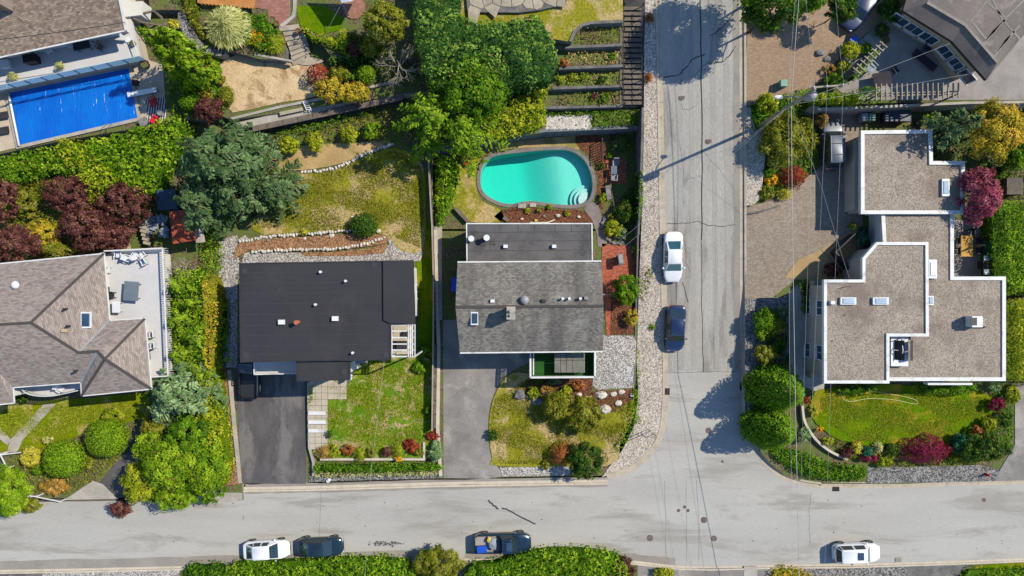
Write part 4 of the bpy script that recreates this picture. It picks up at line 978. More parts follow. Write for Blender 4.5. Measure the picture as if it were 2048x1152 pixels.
# --- house with the black membrane roof
ZC = 7.4
hc = thing('house', 'house with a large flat black membrane roof and white pergola', 'house', WZ(650, 620, zW))
pxC = [(478, 526), (826, 520), (830, 648), (781, 649), (781, 720), (480, 725)]
rc = flat_block(hc, pxC, ZC, 1.0, 'stucco_white', 'membrane', .5, 'dark_metal', .10, .04, (1.4, 4.2))
g = G(); g.prism([W(u, v, ZC+.16) for u, v in [(766, 522), (825, 521), (829, 646), (781, 647), (767, 640)]], ZC-.05); g.obj('raised_roof', 'membrane', hc)
porch = flat_block(hc, [(592, 723), (699, 721), (699, 760), (593, 763)], ZC-.35, .8, 'stucco_white', 'membrane', .4, 'dark_metal', .08, .03, (1.4, 4.0))
for v in (545, 566, 586, 607, 628, 650, 670, 691, 708): stripe('seam', [(481, v+1), (764 if v < 645 else 778, v-2)], ZC-.035, .05, 'membrane_seam', rc, .004)
for u, a, b in ((560, 545, 566), (617, 525, 545), (654, 566, 586), (722, 607, 628), (620, 650, 670), (690, 628, 650), (560, 670, 691)): stripe('seam', [(u, a), (u, b)], ZC-.035, .05, 'membrane_seam', rc, .005)
for u, v in ((489, 543), (748, 530), (772, 710), (492, 711), (688, 744)):
    zz = ZC-.03 if v < 730 else ZC-.35; g = G(); g.box(W(u, v, zz+.02), (.45, .45, .04)); g.box(W(u, v, zz+.045), (.16, .16, .03), 0, 0); g.obj('roof_drain', 'membrane_seam', rc)
for u, v in ((643, 544), (693, 562), (633, 609), (707, 705)): vent(hc, u, v, ZC, .09, .35)
for u, v in ((564, 644), (671, 637)): vent(hc, u, v, ZC, .26, .3, 'white_metal', 'box')
vent(hc, 598, 644, ZC, .16, .75, 'terracotta', 'pipe')
bal = thing('balcony', 'pale blue-grey balcony with white picket railing over the driveway', 'balcony', W(550, 735, 4.2))
g = G(); g.prism([W(u, v, 4.2) for u, v in [(509, 718), (594, 718), (594, 747), (509, 748)]], 4.0); g.obj('deck', 'deck_vinyl', bal)
for a, b in (((508, 720), (508, 749)), ((508, 749), (592, 747))):
    p, q = W(*a, 5.1), W(*b, 5.1); g = G(); g.beam(p, q, .08, .06); g.obj('top_rail', 'white_trim', bal)
    n = int((q-p).length/.18)
    pk = G(); pk.beam((0, 0, -.9), (0, 0, 0), .04, .04); pm = pk.mesh('picket', 'white_trim')
    for k in range(n+1): put(bpy.data.objects.new('picket', pm), bal, p.lerp(q, k/n))
pg = thing('pergola', 'white slatted pergola at the corner of the black roof', 'pergola', W(806, 680, 2))
zp = ZC-.3
for v in (650, 662, 675, 688, 700, 713): g = G(); g.beam(W(783, v, zp), W(831, v, zp), .1, .12); g.obj('rafter', 'white_trim', pg)
for u in (784, 817, 821, 825, 830): g = G(); g.beam(W(u, 649, zp+.1), W(u, 714, zp+.1), .07, .1); g.obj('beam', 'white_trim', pg)
for u, v in ((784, 713), (829, 713)): g = G(); g.beam(W(u, v, zp), W(u, v, zp)-Vector((0, 0, 5.3)), .12, .12); g.obj('post', 'white_trim', pg)
g = G(); g.prism([W(u, v, 4.3) for u, v in [(780, 645), (826, 645), (826, 708), (780, 708)]], 4.1); g.obj('deck', 'tile', pg)
g = G(); g.box(W(800, 690, 4.6), (1.2, .7, .5)); g.box(W(812, 668, 4.5), (.5, .5, .4)); tag(g.obj('patio_sofa', 'rug_dark'), 'dark seat under the white pergola', 'sofa')
g = G(); g.box(W(724, 722, 2.6), (.9, .35, .9)); o = tag(g.obj('heat_pump', 'grey_metal'), 'grey heat pump unit beside the black porch roof', 'heat pump')
g = G()
for k in range(3): g.cyl(W(703, 744+k*6, 2.3), .13, .5, 10)
tag(g.obj('gas_meters', 'white_metal'), 'white round meters on the porch side wall', 'meter')
# --- house with gabled grey shingles and flat annex
hd = thing('house', 'house with grey shingle gable roof and flat felt annex', 'house', W(1060, 600, .6))
an = flat_block(hd, [(932, 446), (1185, 446), (1186, 540), (933, 540)], 4.6, ZP, 'stucco_white', 'felt', .3, 'white_trim', .1, .05, (1.6,))
for v, a, b in ((463, 935, 1182), (481, 935, 1183), (500, 936, 1184)): stripe('seam', wobble([(a, v+2), (b, v)], .5, v, 8), 4.55, .05, 'tar', an, .006)
for u, a, b in ((1000, 449, 463), (1036, 449, 463), (1069, 448, 463), (1110, 448, 463), (980, 481, 499), (1143, 448, 463), (1108, 481, 500)): stripe('seam', [(u, a), (u+.5, b)], 4.55, .05, 'tar', an, .007)
vent(hd, 943, 478, 4.58, .22, .4); vent(hd, 974, 477, 4.58, .22, .85); vent(hd, 1011, 493, 4.58, .2, .3, 'white_metal', 'box'); vent(hd, 1108, 493, 4.58, .2, .3, 'white_metal', 'box')
ez, rz_ = 6.0, 7.35
NW, NE, SE, SW, RW, RE = W(915, 524, ez), W(1203, 522, ez), W(1206, 703, ez), W(920, 706, ez), W(911, 614, rz_), W(1207, 612, rz_)
rd = roof_faces(hd, [[NW, NE, RE, RW], [RW, RE, SE, SW]], 'shingle_d'); ridge(rd, [RW, RE]); gutter(hd, [NW, NE]); gutter(hd, [SW, SE])
walls(hd, inset([NW, NE, SE, SW], .7), 0.2, ez-.1, 'stucco_beige', True, (1.5, 4.2))
for s, a, b, c in ((0, NE, SE, RE), (1, NW, SW, RW)):
    g = G(); d = Vector((-.7 if s == 0 else .7, 0, -.15)); g.add([a+d+Vector((0, -.6, 0)), b+d+Vector((0, .6, 0)), c+d], [(0, 1, 2)]); g.obj('gable', 'stucco_beige', hd)
g = G(); g.box(W(1022, 626, 7.8), (.6, .95, 2.0)); ch = g.obj('chimney', 'chimney_brick', hd); g = G(); g.box(W(1022, 626, 8.85), (.72, 1.06, .12)); g.cyl(W(1022, 622, 8.9), .14, .3, 8); g.cyl(W(1022, 630, 8.9), .14, .25, 8); g.obj('chimney_cap', 'concrete', ch)
vent(hd, 1049, 600, 7.15, .38, .6, 'grey_metal', 'dome')
for u, v, m in ((985, 602, 'white_metal'), (1087, 602, 'dark_metal'), (1172, 596, 'grey_metal')): vent(hd, u, v, 7.18, .18, .25, m, 'box')
for u in (1125, 1138, 1160): vent(hd, u, 597, 7.18, .1, .4, 'white_metal')
skylight(hd, 949, 637, 7.0, .62, 1.1, .2, 'window_glass')
dk = thing('deck', 'white railed deck with green artificial turf below the grey gable', 'deck', W(1125, 730, 0))
dz_ = 3.2
dp = [W(u, v, dz_) for u, v in [(1062, 690), (1188, 690), (1188, 752), (1062, 753)]]
g = G(); g.prism(dp, dz_-.25); g.obj('floor', 'turf', dk)
walls(dk, inset(dp, .3), 0., dz_-.26, 'stucco_white', False)
for a, b, w in (((1061, 700), (1061, 755), .16), ((1061, 755), (1191, 754), .16), ((1190, 755), (1190, 700), .16), ((1067, 700), (1067, 750), .1)):
    p, q = W(*a, dz_+.95), W(*b, dz_+.95); g = G(); g.beam(p, q, w, .1); g.obj('top_rail', 'white_trim', dk)
    if w > .12:
        g = G(); g.beam(p-Vector((0, 0, .5)), q-Vector((0, 0, .5)), .03, .85); g.obj('panel', 'white_trim' if a[1] == 755 else 'rail_glass', dk)
        for k in range(5): g = G(); c = p.lerp(q, k/4); g.beam(c-Vector((0, 0, .95)), c, .08, .08); g.obj('post', 'white_trim', dk)
cov = thing('shade_cover', 'grey slatted shade cover standing on the green turf deck', 'shade cover', W(1140, 726, dz_))
zt = dz_+1.0
for k in range(5):
    u0 = 1109+k*12.3
    for j, (v0, v1) in enumerate(((707, 720), (721, 745))):
        pn = G(); a, b = W(u0, v0, zt), W(u0+11.4, v1, zt); n = 5
        pn.box(((a.x+b.x)/2, (a.y+b.y)/2, zt-.03), (b.x-a.x, a.y-b.y, .03)); po = pn.obj('panel', 'slat_grey', cov)
        for i in range(n): x = a.x+(b.x-a.x)*(i+.5)/n; s_ = G(); s_.box((x, (a.y+b.y)/2, zt), ((b.x-a.x)/n*.7, a.y-b.y, .035)); s_.obj('slat', 'slat_grey', po)
for u, v in ((1110, 708), (1169, 708), (1110, 744), (1169, 744)): g = G(); p = W(u, v, zt); g.beam(p-Vector((0, 0, 1)), p-Vector((0, 0, .04)), .08, .08); g.obj('post', 'dark_metal', cov)
# --- right house with white parapets
he = thing('house', 'modern house with stepped gravel roofs and broad white parapets', 'house', W(1830, 600, 1.5))
zl, zg_, zu = 5.0, 5.35, 6.2
flat_block(he, [(1762, 415), (1908, 415), (1908, 553), (2012, 553), (2012, 762), (1770, 762), (1770, 560)], zl, .8, 'stucco_white', 'roof_gravel', .3, 'white_trim', .32, .12)
flat_block(he, [(1722, 261), (1865, 259), (1866, 322), (1930, 322), (1930, 428), (1722, 428)], zg_, 2.2, 'stucco_beige', 'roof_gravel', .3, 'white_trim', .32, .14)
ru = flat_block(he, [(1753, 484), (1857, 484), (1858, 673), (1779, 673), (1779, 767), (1648, 767), (1648, 559), (1725, 559), (1725, 516)], zu, .6, 'stucco_beige', 'roof_gravel', .5, 'white_trim', .26, .14, (1.6, 4.1))
skylight(he, 1697, 602, zu-.12, 1.35, .62); skylight(he, 1762, 602, zu-.12, 1.35, .62); skylight(he, 1892, 375, zg_-.12, .62, 1.5); skylight(he, 1866, 538, zl-.1, .7, 1.65, .3, 'white_metal'); skylight(he, 1862, 601, zl-.1, .5, .8, .3)
vent(he, 1662, 605, zu-.1, .2, .4, 'white_metal', 'box')
g = G(); g.box(W(1948, 643, zl+.45), (.9, .95, .9)); c_ = g.obj('chimney', 'white_metal', he); g = G(); g.box(W(1947, 643, zl+.92), (.6, .66, .04)); g.obj('flue', 'black_plastic', c_)
g = G(); g.box(W(1969, 644, zl+.2), (1.2, .75, .5)); g.obj('chimney_base', 'roof_gravel', c_)
hp = thing('roof_hatch', 'white roof landing with dark barrel canopy on the gravel roof', 'roof hatch', W(1796, 700, zl))
g = G(); p0 = W(1796, 702, zl+.25); g.box(p0, (1.5, 2.6, .5)); g.obj('base', 'white_metal', hp)
for k in range(2):
    for j in range(2):
        g = G(); c = W(1800+k*11, 690+j*20, zl+.5); n = 6; vs = []
        for i in range(n+1):
            a = math.pi*.5*i/n; x = (.5*math.sin(a)) if k else (-.5+.5*math.sin(a))
            z = .7*math.cos(a) if k else .7*math.sin(a); z = .7*math.cos(a) if k else .7*(math.sin(a))
            for s in (-1, 1): vs.append((c.x+x*(1 if k else 1), c.y+s*.42, c.z+z))
        g.add(vs, [(2*i, 2*i+1, 2*i+3, 2*i+2) for i in range(n)], 0, True); g.obj('canopy_panel', 'black_plastic', hp)
g = G(); g.tube([W(1798, 678, zl+.6), W(1806, 678, zl+1.25), W(1814, 680, zl+.7)], .04, 5); g.tube([W(1803, 722, zl+.6), W(1806, 700, zl+1.25), W(1803, 676, zl+.7)], .04, 5); g.obj('rib', 'white_metal', hp)
for a in ([(1676, 578), (1690, 574), (1702, 573)], [(1686, 632), (1692, 630)], [(1660, 683), (1666, 681)]): stripe('branch_debris', a, zu-.14, .07, 'tar', ru, .02)
g = G(); g.prism([W(u, v, 4.6) for u, v in [(1856, 766), (1945, 766), (1945, 770), (1856, 770)]], 3.9); g.obj('awning', 'white_metal', he)
# low wing walls at entry and left side
for a, b, l in (((1672, 506), (1712, 468), 'upper'), ((1672, 506), (1700, 540), 'lower')):
    band('entry_railing', [a, b], zE, .12, 1.2, 'dark_metal', None, -1.2, label='%s arm of the dark angled entry screen near the gravel-roof house' % l, cat='screen')
band('garden_wall', [(1622, 755), (1622, 640), (1624, 562)], zE, -.2, 1.1, 'stucco_tan', None, -1.1, label='tan garden wall along the western side of parapet house', cat='wall')
g = G(); g.prism([W(u, v, 4.2) for u, v in [(1709, 281), (1722, 277), (1722, 418), (1709, 420)]], 2.2); tag(g.obj('garage_awning', 'stucco_beige'), 'beige side porch beside the garage flat roof', 'porch')
# --- left hip-roof house
hb = thing('house', 'house with brown-grey hipped shingle roof at left edge', 'house', WZ(150, 650, zW))
e, r1 = 5.2, 7.4
V = lambda u, v, z: W(u, v, z)
b = dict(n0=V(-180, 545, e), n1=V(208, 507, e), e1=V(219, 641, e), w1=V(290, 637, e), w2=V(303, 778, e), w3=V(163, 792, e), w4=V(162, 765, e), s1=V(26, 775, e), s2=V(28, 806, e), s0=V(-180, 830, e),
         r0=V(-180, 660, r1), r=V(62, 645, r1), k=V(157, 705, 6.75), q=V(195, 702, 6.75), t=V(210, 718, 6.9), sg=V(-12, 735, 6.1))
rb = roof_faces(hb, [[b['n0'], b['n1'], b['r'], b['r0']], [b['n1'], b['e1'], b['k'], b['r']], [b['e1'], b['w1'], b['t'], b['q'], b['k']], [b['w1'], b['w2'], b['t']], [b['w2'], b['w3'], b['t']],
     [b['w3'], b['w4'], b['q'], b['t']], [b['w4'], b['s1'], b['sg'], b['r0'], b['r'], b['k'], b['q']], [b['s1'], b['s2'], b['sg']], [b['s2'], b['s0'], b['r0'], b['sg']]], 'shingle_b')
ridge(rb, [b['r0'], b['r']]); ridge(rb, [b['r'], b['n1']]); ridge(rb, [b['r'], b['k'], b['q'], b['t'], b['w2']]); ridge(rb, [b['t'], b['w1']]); ridge(rb, [b['t'], b['w3']]); ridge(rb, [b['k'], b['e1']], 'grey_metal'); ridge(rb, [b['q'], b['w4']], 'grey_metal')
gutter(hb, [b['n0'], b['n1'], b['e1'], b['w1'], b['w2'], b['w3'], b['w4'], b['s1'], b['s2'], b['s0']])
walls(hb, inset([b[x] for x in ('n0', 'n1', 'e1', 'w1', 'w2', 'w3', 'w4', 's1', 's2', 's0')], .55), 0.3, e-.05, 'stucco_white', True, (1.4, 3.9))
skylight(hb, 171, 640, 6.25, .85, 1.4, .18, 'window_glass'); vent(hb, 34, 570, 6.0, .35, .45, 'white_metal', 'dome')
for u, v, z in ((134, 618, 6.7), (140, 652, 6.8), (155, 741, 6.2)): vent(hb, u, v, z, .09, .4, 'dark_metal')
vent(hb, 130, 661, 6.85, .2, .25, 'stucco_tan', 'box')
db = thing('deck', 'pale grey roof deck with white picket rail beside hipped roof', 'deck', W(270, 570, 2))
zd = 3.9
dpb = [W(u, v, zd) for u, v in [(200, 505), (326, 497), (338, 752), (296, 755), (280, 640), (212, 645)]]
g = G(); g.prism(dpb, zd-.25); g.obj('floor', 'deck_vinyl', db); walls(db, inset(dpb, .4), .4, zd-.26, 'stucco_white', False)
pk = G(); pk.beam((0, 0, -.95), (0, 0, 0), .045, .045); pm = pk.mesh('picket', 'white_trim')
for a, b2 in (((208, 502), (325, 496)), ((325, 496), (336, 752)), ((336, 752), (303, 754))):
    p, q = W(*a, zd+1), W(*b2, zd+1); g = G(); g.beam(p, q, .1, .07); g.obj('top_rail', 'white_trim', db); n = int((q-p).length/.2)
    for k in range(n+1): put(bpy.data.objects.new('picket', pm), db, p.lerp(q, k/n))
fb = thing('balcony', 'curved front balcony with white railing under hipped roof eave', 'balcony', W(95, 775, 2)); zf_ = 3.2
g = G(); g.prism([W(u, v, zf_) for u, v in smooth_px([(34, 765), (50, 783), (75, 790), (110, 789), (160, 778)], 3, False)+[(162, 755), (34, 755)]], zf_-.2); g.obj('floor', 'deck_vinyl', fb)
g = G(); g.tube([W(u, v, zf_+1) for u, v in smooth_px([(34, 765), (50, 785), (75, 792), (110, 791), (160, 780)], 4, False)], .05, 5); g.obj('top_rail', 'white_trim', fb)
for k in range(22):
    u, v = smooth_px([(34, 765), (50, 785), (75, 792), (110, 791), (160, 780)], 6, False)[k]; g = G(); p = W(u, v, zf_+1); g.beam(p-Vector((0, 0, 1)), p, .045, .045); g.obj('picket', 'white_trim', fb)
# --- top-left house with glass-railed deck
ha = thing('house', 'brown shingled house with white gutter above the blue pool', 'house', W(100, 40, ZA))
e, r1 = 8.6, 10.2
A0, A1, A2, A3 = V(-250, 168, e), V(252, 61, e), V(222, -90, r1), V(-250, 10, r1)
A4, A5 = V(196, -230, e), V(-250, -150, e)
ra = roof_faces(ha, [[A0, A1, A2, A3], [A3, A2, A4, A5]], 'shingle_a'); gutter(ha, [A0, A1]); g = G(); g.beam(A1, A2, .14, .2); g.beam(A2, A4, .14, .2); g.obj('bargeboard', 'white_trim', ha); ridge(ra, [A2, A3])
walls(ha, inset([A0, A1, A4, A5], .9), ZA-.5, e-.1, 'stucco_white', True, (1.5, 3.9))
g = G(); g.prism([W(u, v, 6.5) for u, v in [(240, 5), (285, 2), (282, 30), (248, 34)]], 5.); g.obj('side_canopy', 'stucco_white', ha)
g = G(); g.box(W(3, 5, 10.4), (.8, .8, 1.4)); g.obj('chimney', 'chimney_brick', ha)
da = thing('deck', 'raised pale deck with glass railing above the blue pool', 'deck', W(140, 130, ZA)); zk = 6.2
dpa = [W(u, v, zk) for u, v in [(-250, 60), (255, 10), (279, 112), (0, 170), (-250, 222)]]
g = G(); g.prism(dpa, zk-.3); g.obj('floor', 'deck_vinyl', da); walls(da, inset(dpa, .25), ZA, zk-.31, 'stucco_beige', False)
p, q = W(-250, 223, zk+.95), W(278, 112, zk+.95); n = 16
for k in range(n):
    a, b2 = p.lerp(q, k/n), p.lerp(q, (k+1)/n); g = G(); g.beam(a-Vector((0, 0, .5)), b2-Vector((0, 0, .5)), .02, .85); g.obj('glass_panel', 'rail_glass', da)
    g = G(); g.beam(a-Vector((0, 0, 1)), a, .07, .07); g.obj('post', 'dark_metal', da)
g = G(); g.beam(p, q, .06, .05); g.obj('top_rail', 'sky_glass', da)
g = G(); g.beam(q, W(262, 70, zk+.95), .06, .05); g.obj('top_rail', 'white_trim', da)
# gate frame behind the deck
gf = thing('trellis', 'dark timber trellis frame beside the top-left house', 'trellis', W(300, 40, 5))
for a, b2 in (((250, 28), (285, 45)), ((262, 32), (308, 22)), ((308, 22), (330, 42)), ((330, 42), (330, 52)), ((285, 45), (330, 52))): g = G(); g.beam(W(*a, 6.2), W(*b2, 6.2), .14, .14); g.obj('beam', 'timber_grey', gf)
for u, v in ((285, 45), (308, 22), (330, 48)): g = G(); p = W(u, v, 6.2); g.beam(p-Vector((0, 0, 1.3)), p, .12, .12); g.obj('post', 'timber_grey', gf)
# blue pool
pa_ = thing('swimming_pool', 'long rectangular pool under a shiny blue plastic cover', 'pool', W(146, 212, ZA))
pc = [W(u, v, ZA+.1) for u, v in [(15, 186), (258, 136), (276, 236), (38, 291)]]
g = G(); g.prism(pc, ZA-.1); mm = g.obj('cover', 'pool_cover', pa_)
g = G(); po_ = inset(pc, -.28); ringp(g, po_, inset(pc, .02), ZA-.1, ZA+.17); g.obj('coping', 'concrete', pa_)
g = G(); g.tube([W(17, 187, ZA+.3), W(38, 292, ZA+.3)], .1, 8); g.obj('cover_roller', 'white_metal', pa_)
# --- top-right house
hf = thing('house', 'tan walled house with grey low-slope roof in the top right corner', 'house', W(1950, 60, 4.9))
ze, zr = 8.6, 9.4
f0, f1, f2, f3, f4 = V(1806, 21, ze), V(1904, 82, ze), V(1973, 160, ze), V(2060, 55, ze), V(1840, -90, ze)
i0, i1, i2, i3 = V(1854, 5, zr), V(1930, 50, zr), V(1995, 125, zr), V(2048, 62, zr); i4 = V(1880, -90, zr); f5 = V(2250, -90, zr); f6 = V(2250, 90, zr)
rf = roof_faces(hf, [[f0, f1, i1, i0], [f1, f2, i2, i1], [f2, f3, i3, i2], [f4, f0, i0, i4], [i0, i1, i2, i3, f5, i4]], 'roof_f', .3, fascia='dark_metal')
for a, b2 in ((i0, i1), (i1, i2)): g = G(); g.beam(a+Vector((0, 0, .02)), b2+Vector((0, 0, .02)), .22, .04); g.obj('seam_band', 'roof_f_band', rf)
for a in ([(1940, 45), (1972, 3), (2010, 35)], [(1973, 80), (2006, 40), (1980, -10)], [(1945, 45), (1972, 78), (2010, 40)], [(1990, 105), (2040, 50)], [(2006, 40), (2046, 85)], [(2008, 40), (2048, 0)], [(1985, 118), (2020, 70)]): stripe('seam_band', a, zr, .16, 'roof_f_band', rf, .02)
walls(hf, inset([f0, f1, f2, f3, f5, i4], .75), 4.3, ze-.05, 'stucco_tan', False)
for p_, q_, ns in ((f0, f1, 3), (f1, f2, 3)):
    d = (q_-p_); d.z = 0; L = d.length; d.normalize(); n = Vector((d.y, -d.x, 0)); n = n if n.dot(-p_) > 0 else -n
    for k in range(ns):
        c = p_.lerp(q_, (k+.6)/(ns+.3))-n*.73; add_window(hf, Vector((c.x, c.y, 6.2))+n*.03, d, n, 1.5, 1.2)
        g = G(); c2 = Vector((c.x, c.y, 8.0))+n*.02; g.beam(c2-d*.85, c2+d*.85, .05, .8, up=(0, 0, 1)); g.obj('clerestory_pane', 'sky_glass', hf)
# ------------------------------------------------------------------ vehicles
def wheel(root, x, y, r=.33, w=.22):
    g = G(); n = 16; s = 1 if y > 0 else -1; vs = []
    for k, (dy, rr) in enumerate(((-w/2, r*.92), (-w/2+.03, r), (w/2-.03, r), (w/2, r*.92), (w/2, r*.62))):
        for i in range(n): a = 2*math.pi*i/n; vs.append((x+rr*math.cos(a), y+s*dy, r+rr*math.sin(a)))
    g.add(vs, [(k*n+i, k*n+(i+1) % n, (k+1)*n+(i+1) % n, (k+1)*n+i) for k in range(4) for i in range(n)], 0, True)
    o = bpy.data.objects.new('wheel', g.mesh('wheel', 'tyre')); COL.objects.link(o); o.parent = root
    q = G(); yy = y+s*(w/2-.02); ring_ = []
    for i in range(n): a = 2*math.pi*i/n; ring_.append((x+r*.63*math.cos(a), yy, r+r*.63*math.sin(a)))
    q.add(ring_+[(x, yy+s*.03, r)], [(i, (i+1) % n, n) for i in range(n)])
    ri = bpy.data.objects.new('rim', q.mesh('rim', 'rim')); COL.objects.link(ri); ri.parent = o
def car(label, cat, u, v, zf, ang, paint, L=4.6, Wd=1.8, Ht=1.45, typ='sedan', glassm='car_glass', lean=0., name='parked_car', sunroof=False, rails=False, group='cars parked along the roads'):
    p = WZ(u, v, zf, .55*Ht); zg = zf(p.x, p.y) if callable(zf) else zf
    root = thing(name, label, cat, (p.x, p.y, zg+.012), group); root.rotation_euler = (0, 0, ang)
    if callable(zf) and abs(zf(p.x, p.y+1)-zg) > .01:      # stand on the slope
        s = math.atan(zf(p.x, p.y+1)-zg); root.rotation_euler = (Matrix.Rotation(s, 3, 'X')@Matrix.Rotation(ang, 3, 'Z')).to_euler()
    def part(name, g, mat, par=None):
        o = bpy.data.objects.new(name, g.mesh(name, mat)); COL.objects.link(o); o.parent = par or root; return o
    h = L/2; w = Wd/2
    prof = {'sedan': dict(hood=.62, belt=.90, deck=.93, nose=.55, tail=.68, c0=.235, r0=.39, r1=.66, d0=.83), 'hatch': dict(hood=.66, belt=.92, deck=.95, nose=.56, tail=.8, c0=.23, r0=.39, r1=.74, d0=.92),
            'suv': dict(hood=.86, belt=1.02, deck=1.05, nose=.72, tail=.95, c0=.25, r0=.36, r1=.90, d0=.975), 'pickup': dict(hood=.92, belt=1.08, deck=1.02, nose=.8, tail=1.0, c0=.235, r0=.33, r1=.50, d0=.545)}[typ]
    X = lambda t: h-t*L                                    # t = 0 nose .. 1 tail, x forward
    # body: rings across, from nose to tail
    ts = [0, .012, .04, .10, .18, .235, .4, .55, .7, .83, .92, .97, .99, 1.]; rings = []
    def top(t):
        if t < prof['c0']: return prof['nose']+(prof['belt']-prof['nose'])*min(1, (t/prof['c0']))**.45*.97
        if t > prof['d0']: return prof['deck']+(prof['tail']-prof['deck'])*((t-prof['d0'])/(1-prof['d0']))**1.5
        return prof['belt']
    def half(t):
        e = 1.
        if t < .2: e = (1-((.2-t)/.2)**2.4*.46)
        if t > .86: e = (1-((t-.86)/.14)**2.4*.34)
        return w*e
    for t in ts:
        zt, hw = top(t), half(t); fl = .22+(.08 if t < .02 or t > .985 else 0); end = t < .001 or t > .999
        if end: zt = .52+.16*(typ in ('suv', 'pickup'))
        pr = [(hw*.94, fl), (hw, fl+.2), (hw*.995, zt*.72), (hw*.95, zt-.06), (hw*.86, zt-.005), (hw*.45, zt+.02)]
        rings.append([(X(t), y, z) for y, z in pr]+[(X(t), -y, z) for y, z in reversed(pr)])
    g = G(); n = len(rings[0]); vs = [q for r_ in rings for q in r_]
    fs = [(i*n+k, i*n+(k+1) % n, (i+1)*n+(k+1) % n, (i+1)*n+k) for i in range(len(rings)-1) for k in range(n)]+[tuple(range(n))[::-1], tuple((len(rings)-1)*n+k for k in range(n))]
    if typ == 'pickup':                                    # open load bed
        bi = [i for i, t in enumerate(ts) if t >= .55]; keep = []
        for f in fs:
            i, k = f[0]//n, f[0] % n
            if len(f) == 4 and i >= bi[0] and i < len(ts)-3 and k in (4, 5, 6): continue
            keep.append(f)
        fs = keep
    g.add(vs, fs, 0, True); body = part('body', g, paint); sb = body.modifiers.new('round', 'SUBSURF'); sb.levels = sb.render_levels = 0 if typ == 'pickup' else 2
    zb, zr = prof['belt']-.01, Ht
    a0, a1, b1, b0 = X(prof['c0']), X(prof['r0']), X(prof['r1']), X(prof['d0'])
    wb, wr = w*.90, w*.70
    base = [(a0, wb*.93), (a1, wb), (b1, wb), (b0, wb*.88)]; roofp = [(a1, wr*.94), (a1-.12, wr), (b1+.12, wr), (b1, wr*.92)]
    g = G(); bs = [(x, y, zb) for x, y in base]+[(x, -y, zb) for x, y in base[::-1]]; rs = [(x, y, zr-(.05 if i in (0, 3) else 0)) for i, (x, y) in enumerate(roofp)]+[(x, -y, zr-(.05 if i in (0, 3) else 0)) for i, (x, y) in reversed(list(enumerate(roofp)))]
    g.add(bs+rs, [(i, (i+1) % 8, 8+(i+1) % 8, 8+i) for i in range(8)], 0); part('cabin', g, paint)
    g = G(); m = []
    for x, y, z in rs: m.append((x, y, z))
    top_in = [(x*.96+(a1+b1)/2*.04, y*.8, z+.035) for x, y, z in rs]
    g.add(m+top_in, [(i, (i+1) % 8, 8+(i+1) % 8, 8+i) for i in range(8)]+[tuple(range(8, 16))], 0, True); rf_ = part('roof', g, paint)
    def pane(name, P, k=.9, off=.012):
        P = [Vector(q) for q in P]; c = sum(P, Vector())/4; n_ = (P[1]-P[0]).cross(P[3]-P[0]).normalized(); n_ = n_ if n_.dot(c-Vector((0, 0, .7))) > 0 else -n_
        gg = G(); gg.add([c+(q-c)*k+n_*off for q in P], [(0, 1, 2, 3)]); return part(name, gg, glassm)
    pane('windscreen', [bs[0], bs[7], rs[7], rs[0]], .93); pane('rear_window', [bs[3], bs[4], rs[4], rs[3]], .86)
    for sgn in (0, 1):
        f = (lambda q: q) if not sgn else (lambda q: (q[0], -q[1], q[2]))
        B0, B1, B2, B3 = [f(bs[i]) for i in range(4)]; R0, R1, R2, R3 = [f(rs[i]) for i in range(4)]
        mid = lambda p_, q_, t: tuple(p_[i]+(q_[i]-p_[i])*t for i in range(3))
        if typ == 'pickup': pane('side_window', [B1, mid(B1, B2, 1), mid(R1, R2, 1), R1], .82)
        else:
            pane('side_window', [B1, mid(B1, B2, .47), mid(R1, R2, .47), R1], .9); pane('side_window', [mid(B1, B2, .5), B2, R2, mid(R1, R2, .5)], .9)
            if typ in ('suv', 'sedan', 'hatch'): pane('quarter_window', [B2, B3, R3, R2], .72)
        s = -1 if sgn else 1
        gg = G(); gg.ball((a0-.28, s*(w+.07), zb+.05), (.1, .11, .07), 8, 5); part('mirror', gg, paint)
        gg = G(); gg.box((X(.03), s*half(.03)*.72, prof['nose']*.93), (.22, .34, .12)); part('headlight', gg, 'lamp_clear')
        gg = G(); gg.box((X(.985), s*half(.985)*.8, prof['tail']*.86), (.1, .3, .14)); part('tail_light', gg, 'lamp_red')
        gg = G(); gg.box(((a1+b1)/2-.05, s*(w*.985), zb*.62), (.14, .03, .04)); part('door_handle', gg, 'trim_black')
    wr_ = .37 if typ in ('suv', 'pickup') else .32
    for x in (X(.19), X(.81)):
        for s in (-1, 1): wheel(root, x, s*(w-.09), wr_)
    gg = G(); gg.box((X(.006), 0, .42), (.06, Wd*.62, .12)); gg.box((X(.001), 0, .5), (.03, .5, .1)); part('grille', gg, 'trim_black')
    if sunroof: gg = G(); gg.box(((a1*.72+b1*.28), 0, zr+.03), (.55, wr*1.1, .035)); part('sunroof', gg, 'window_glass')
    if rails:
        for s in (-1, 1): gg = G(); gg.beam((a1-.15, s*wr*.93, zr+.05), (b1+.15, s*wr*.93, zr+.05), .05, .05); part('roof_rail', gg, 'paint_silver')
        for t in (.3, .7): gg = G(); x = a1+(b1-a1)*t; gg.beam((x, -wr*.93, zr+.07), (x, wr*.93, zr+.07), .05, .03); part('roof_bar', gg, 'trim_black')
    if typ == 'pickup':
        gg = G(); x0, x1 = X(.56), X(.975); gg.box(((x0+x1)/2, 0, .66), (x0-x1, Wd*.84, .05)); part('load_bed', gg, 'grey_deck' if paint != 'paint_black' else 'trim_black')
        for s in (-1, 1): gg = G(); gg.box(((x0+x1)/2, s*w*.84, .85), (x0-x1, .05, .38)); part('bed_side', gg, paint)
        gg = G(); gg.box((x1-.02, 0, .85), (.05, Wd*.8, .38)); part('tailgate', gg, paint)
    return root
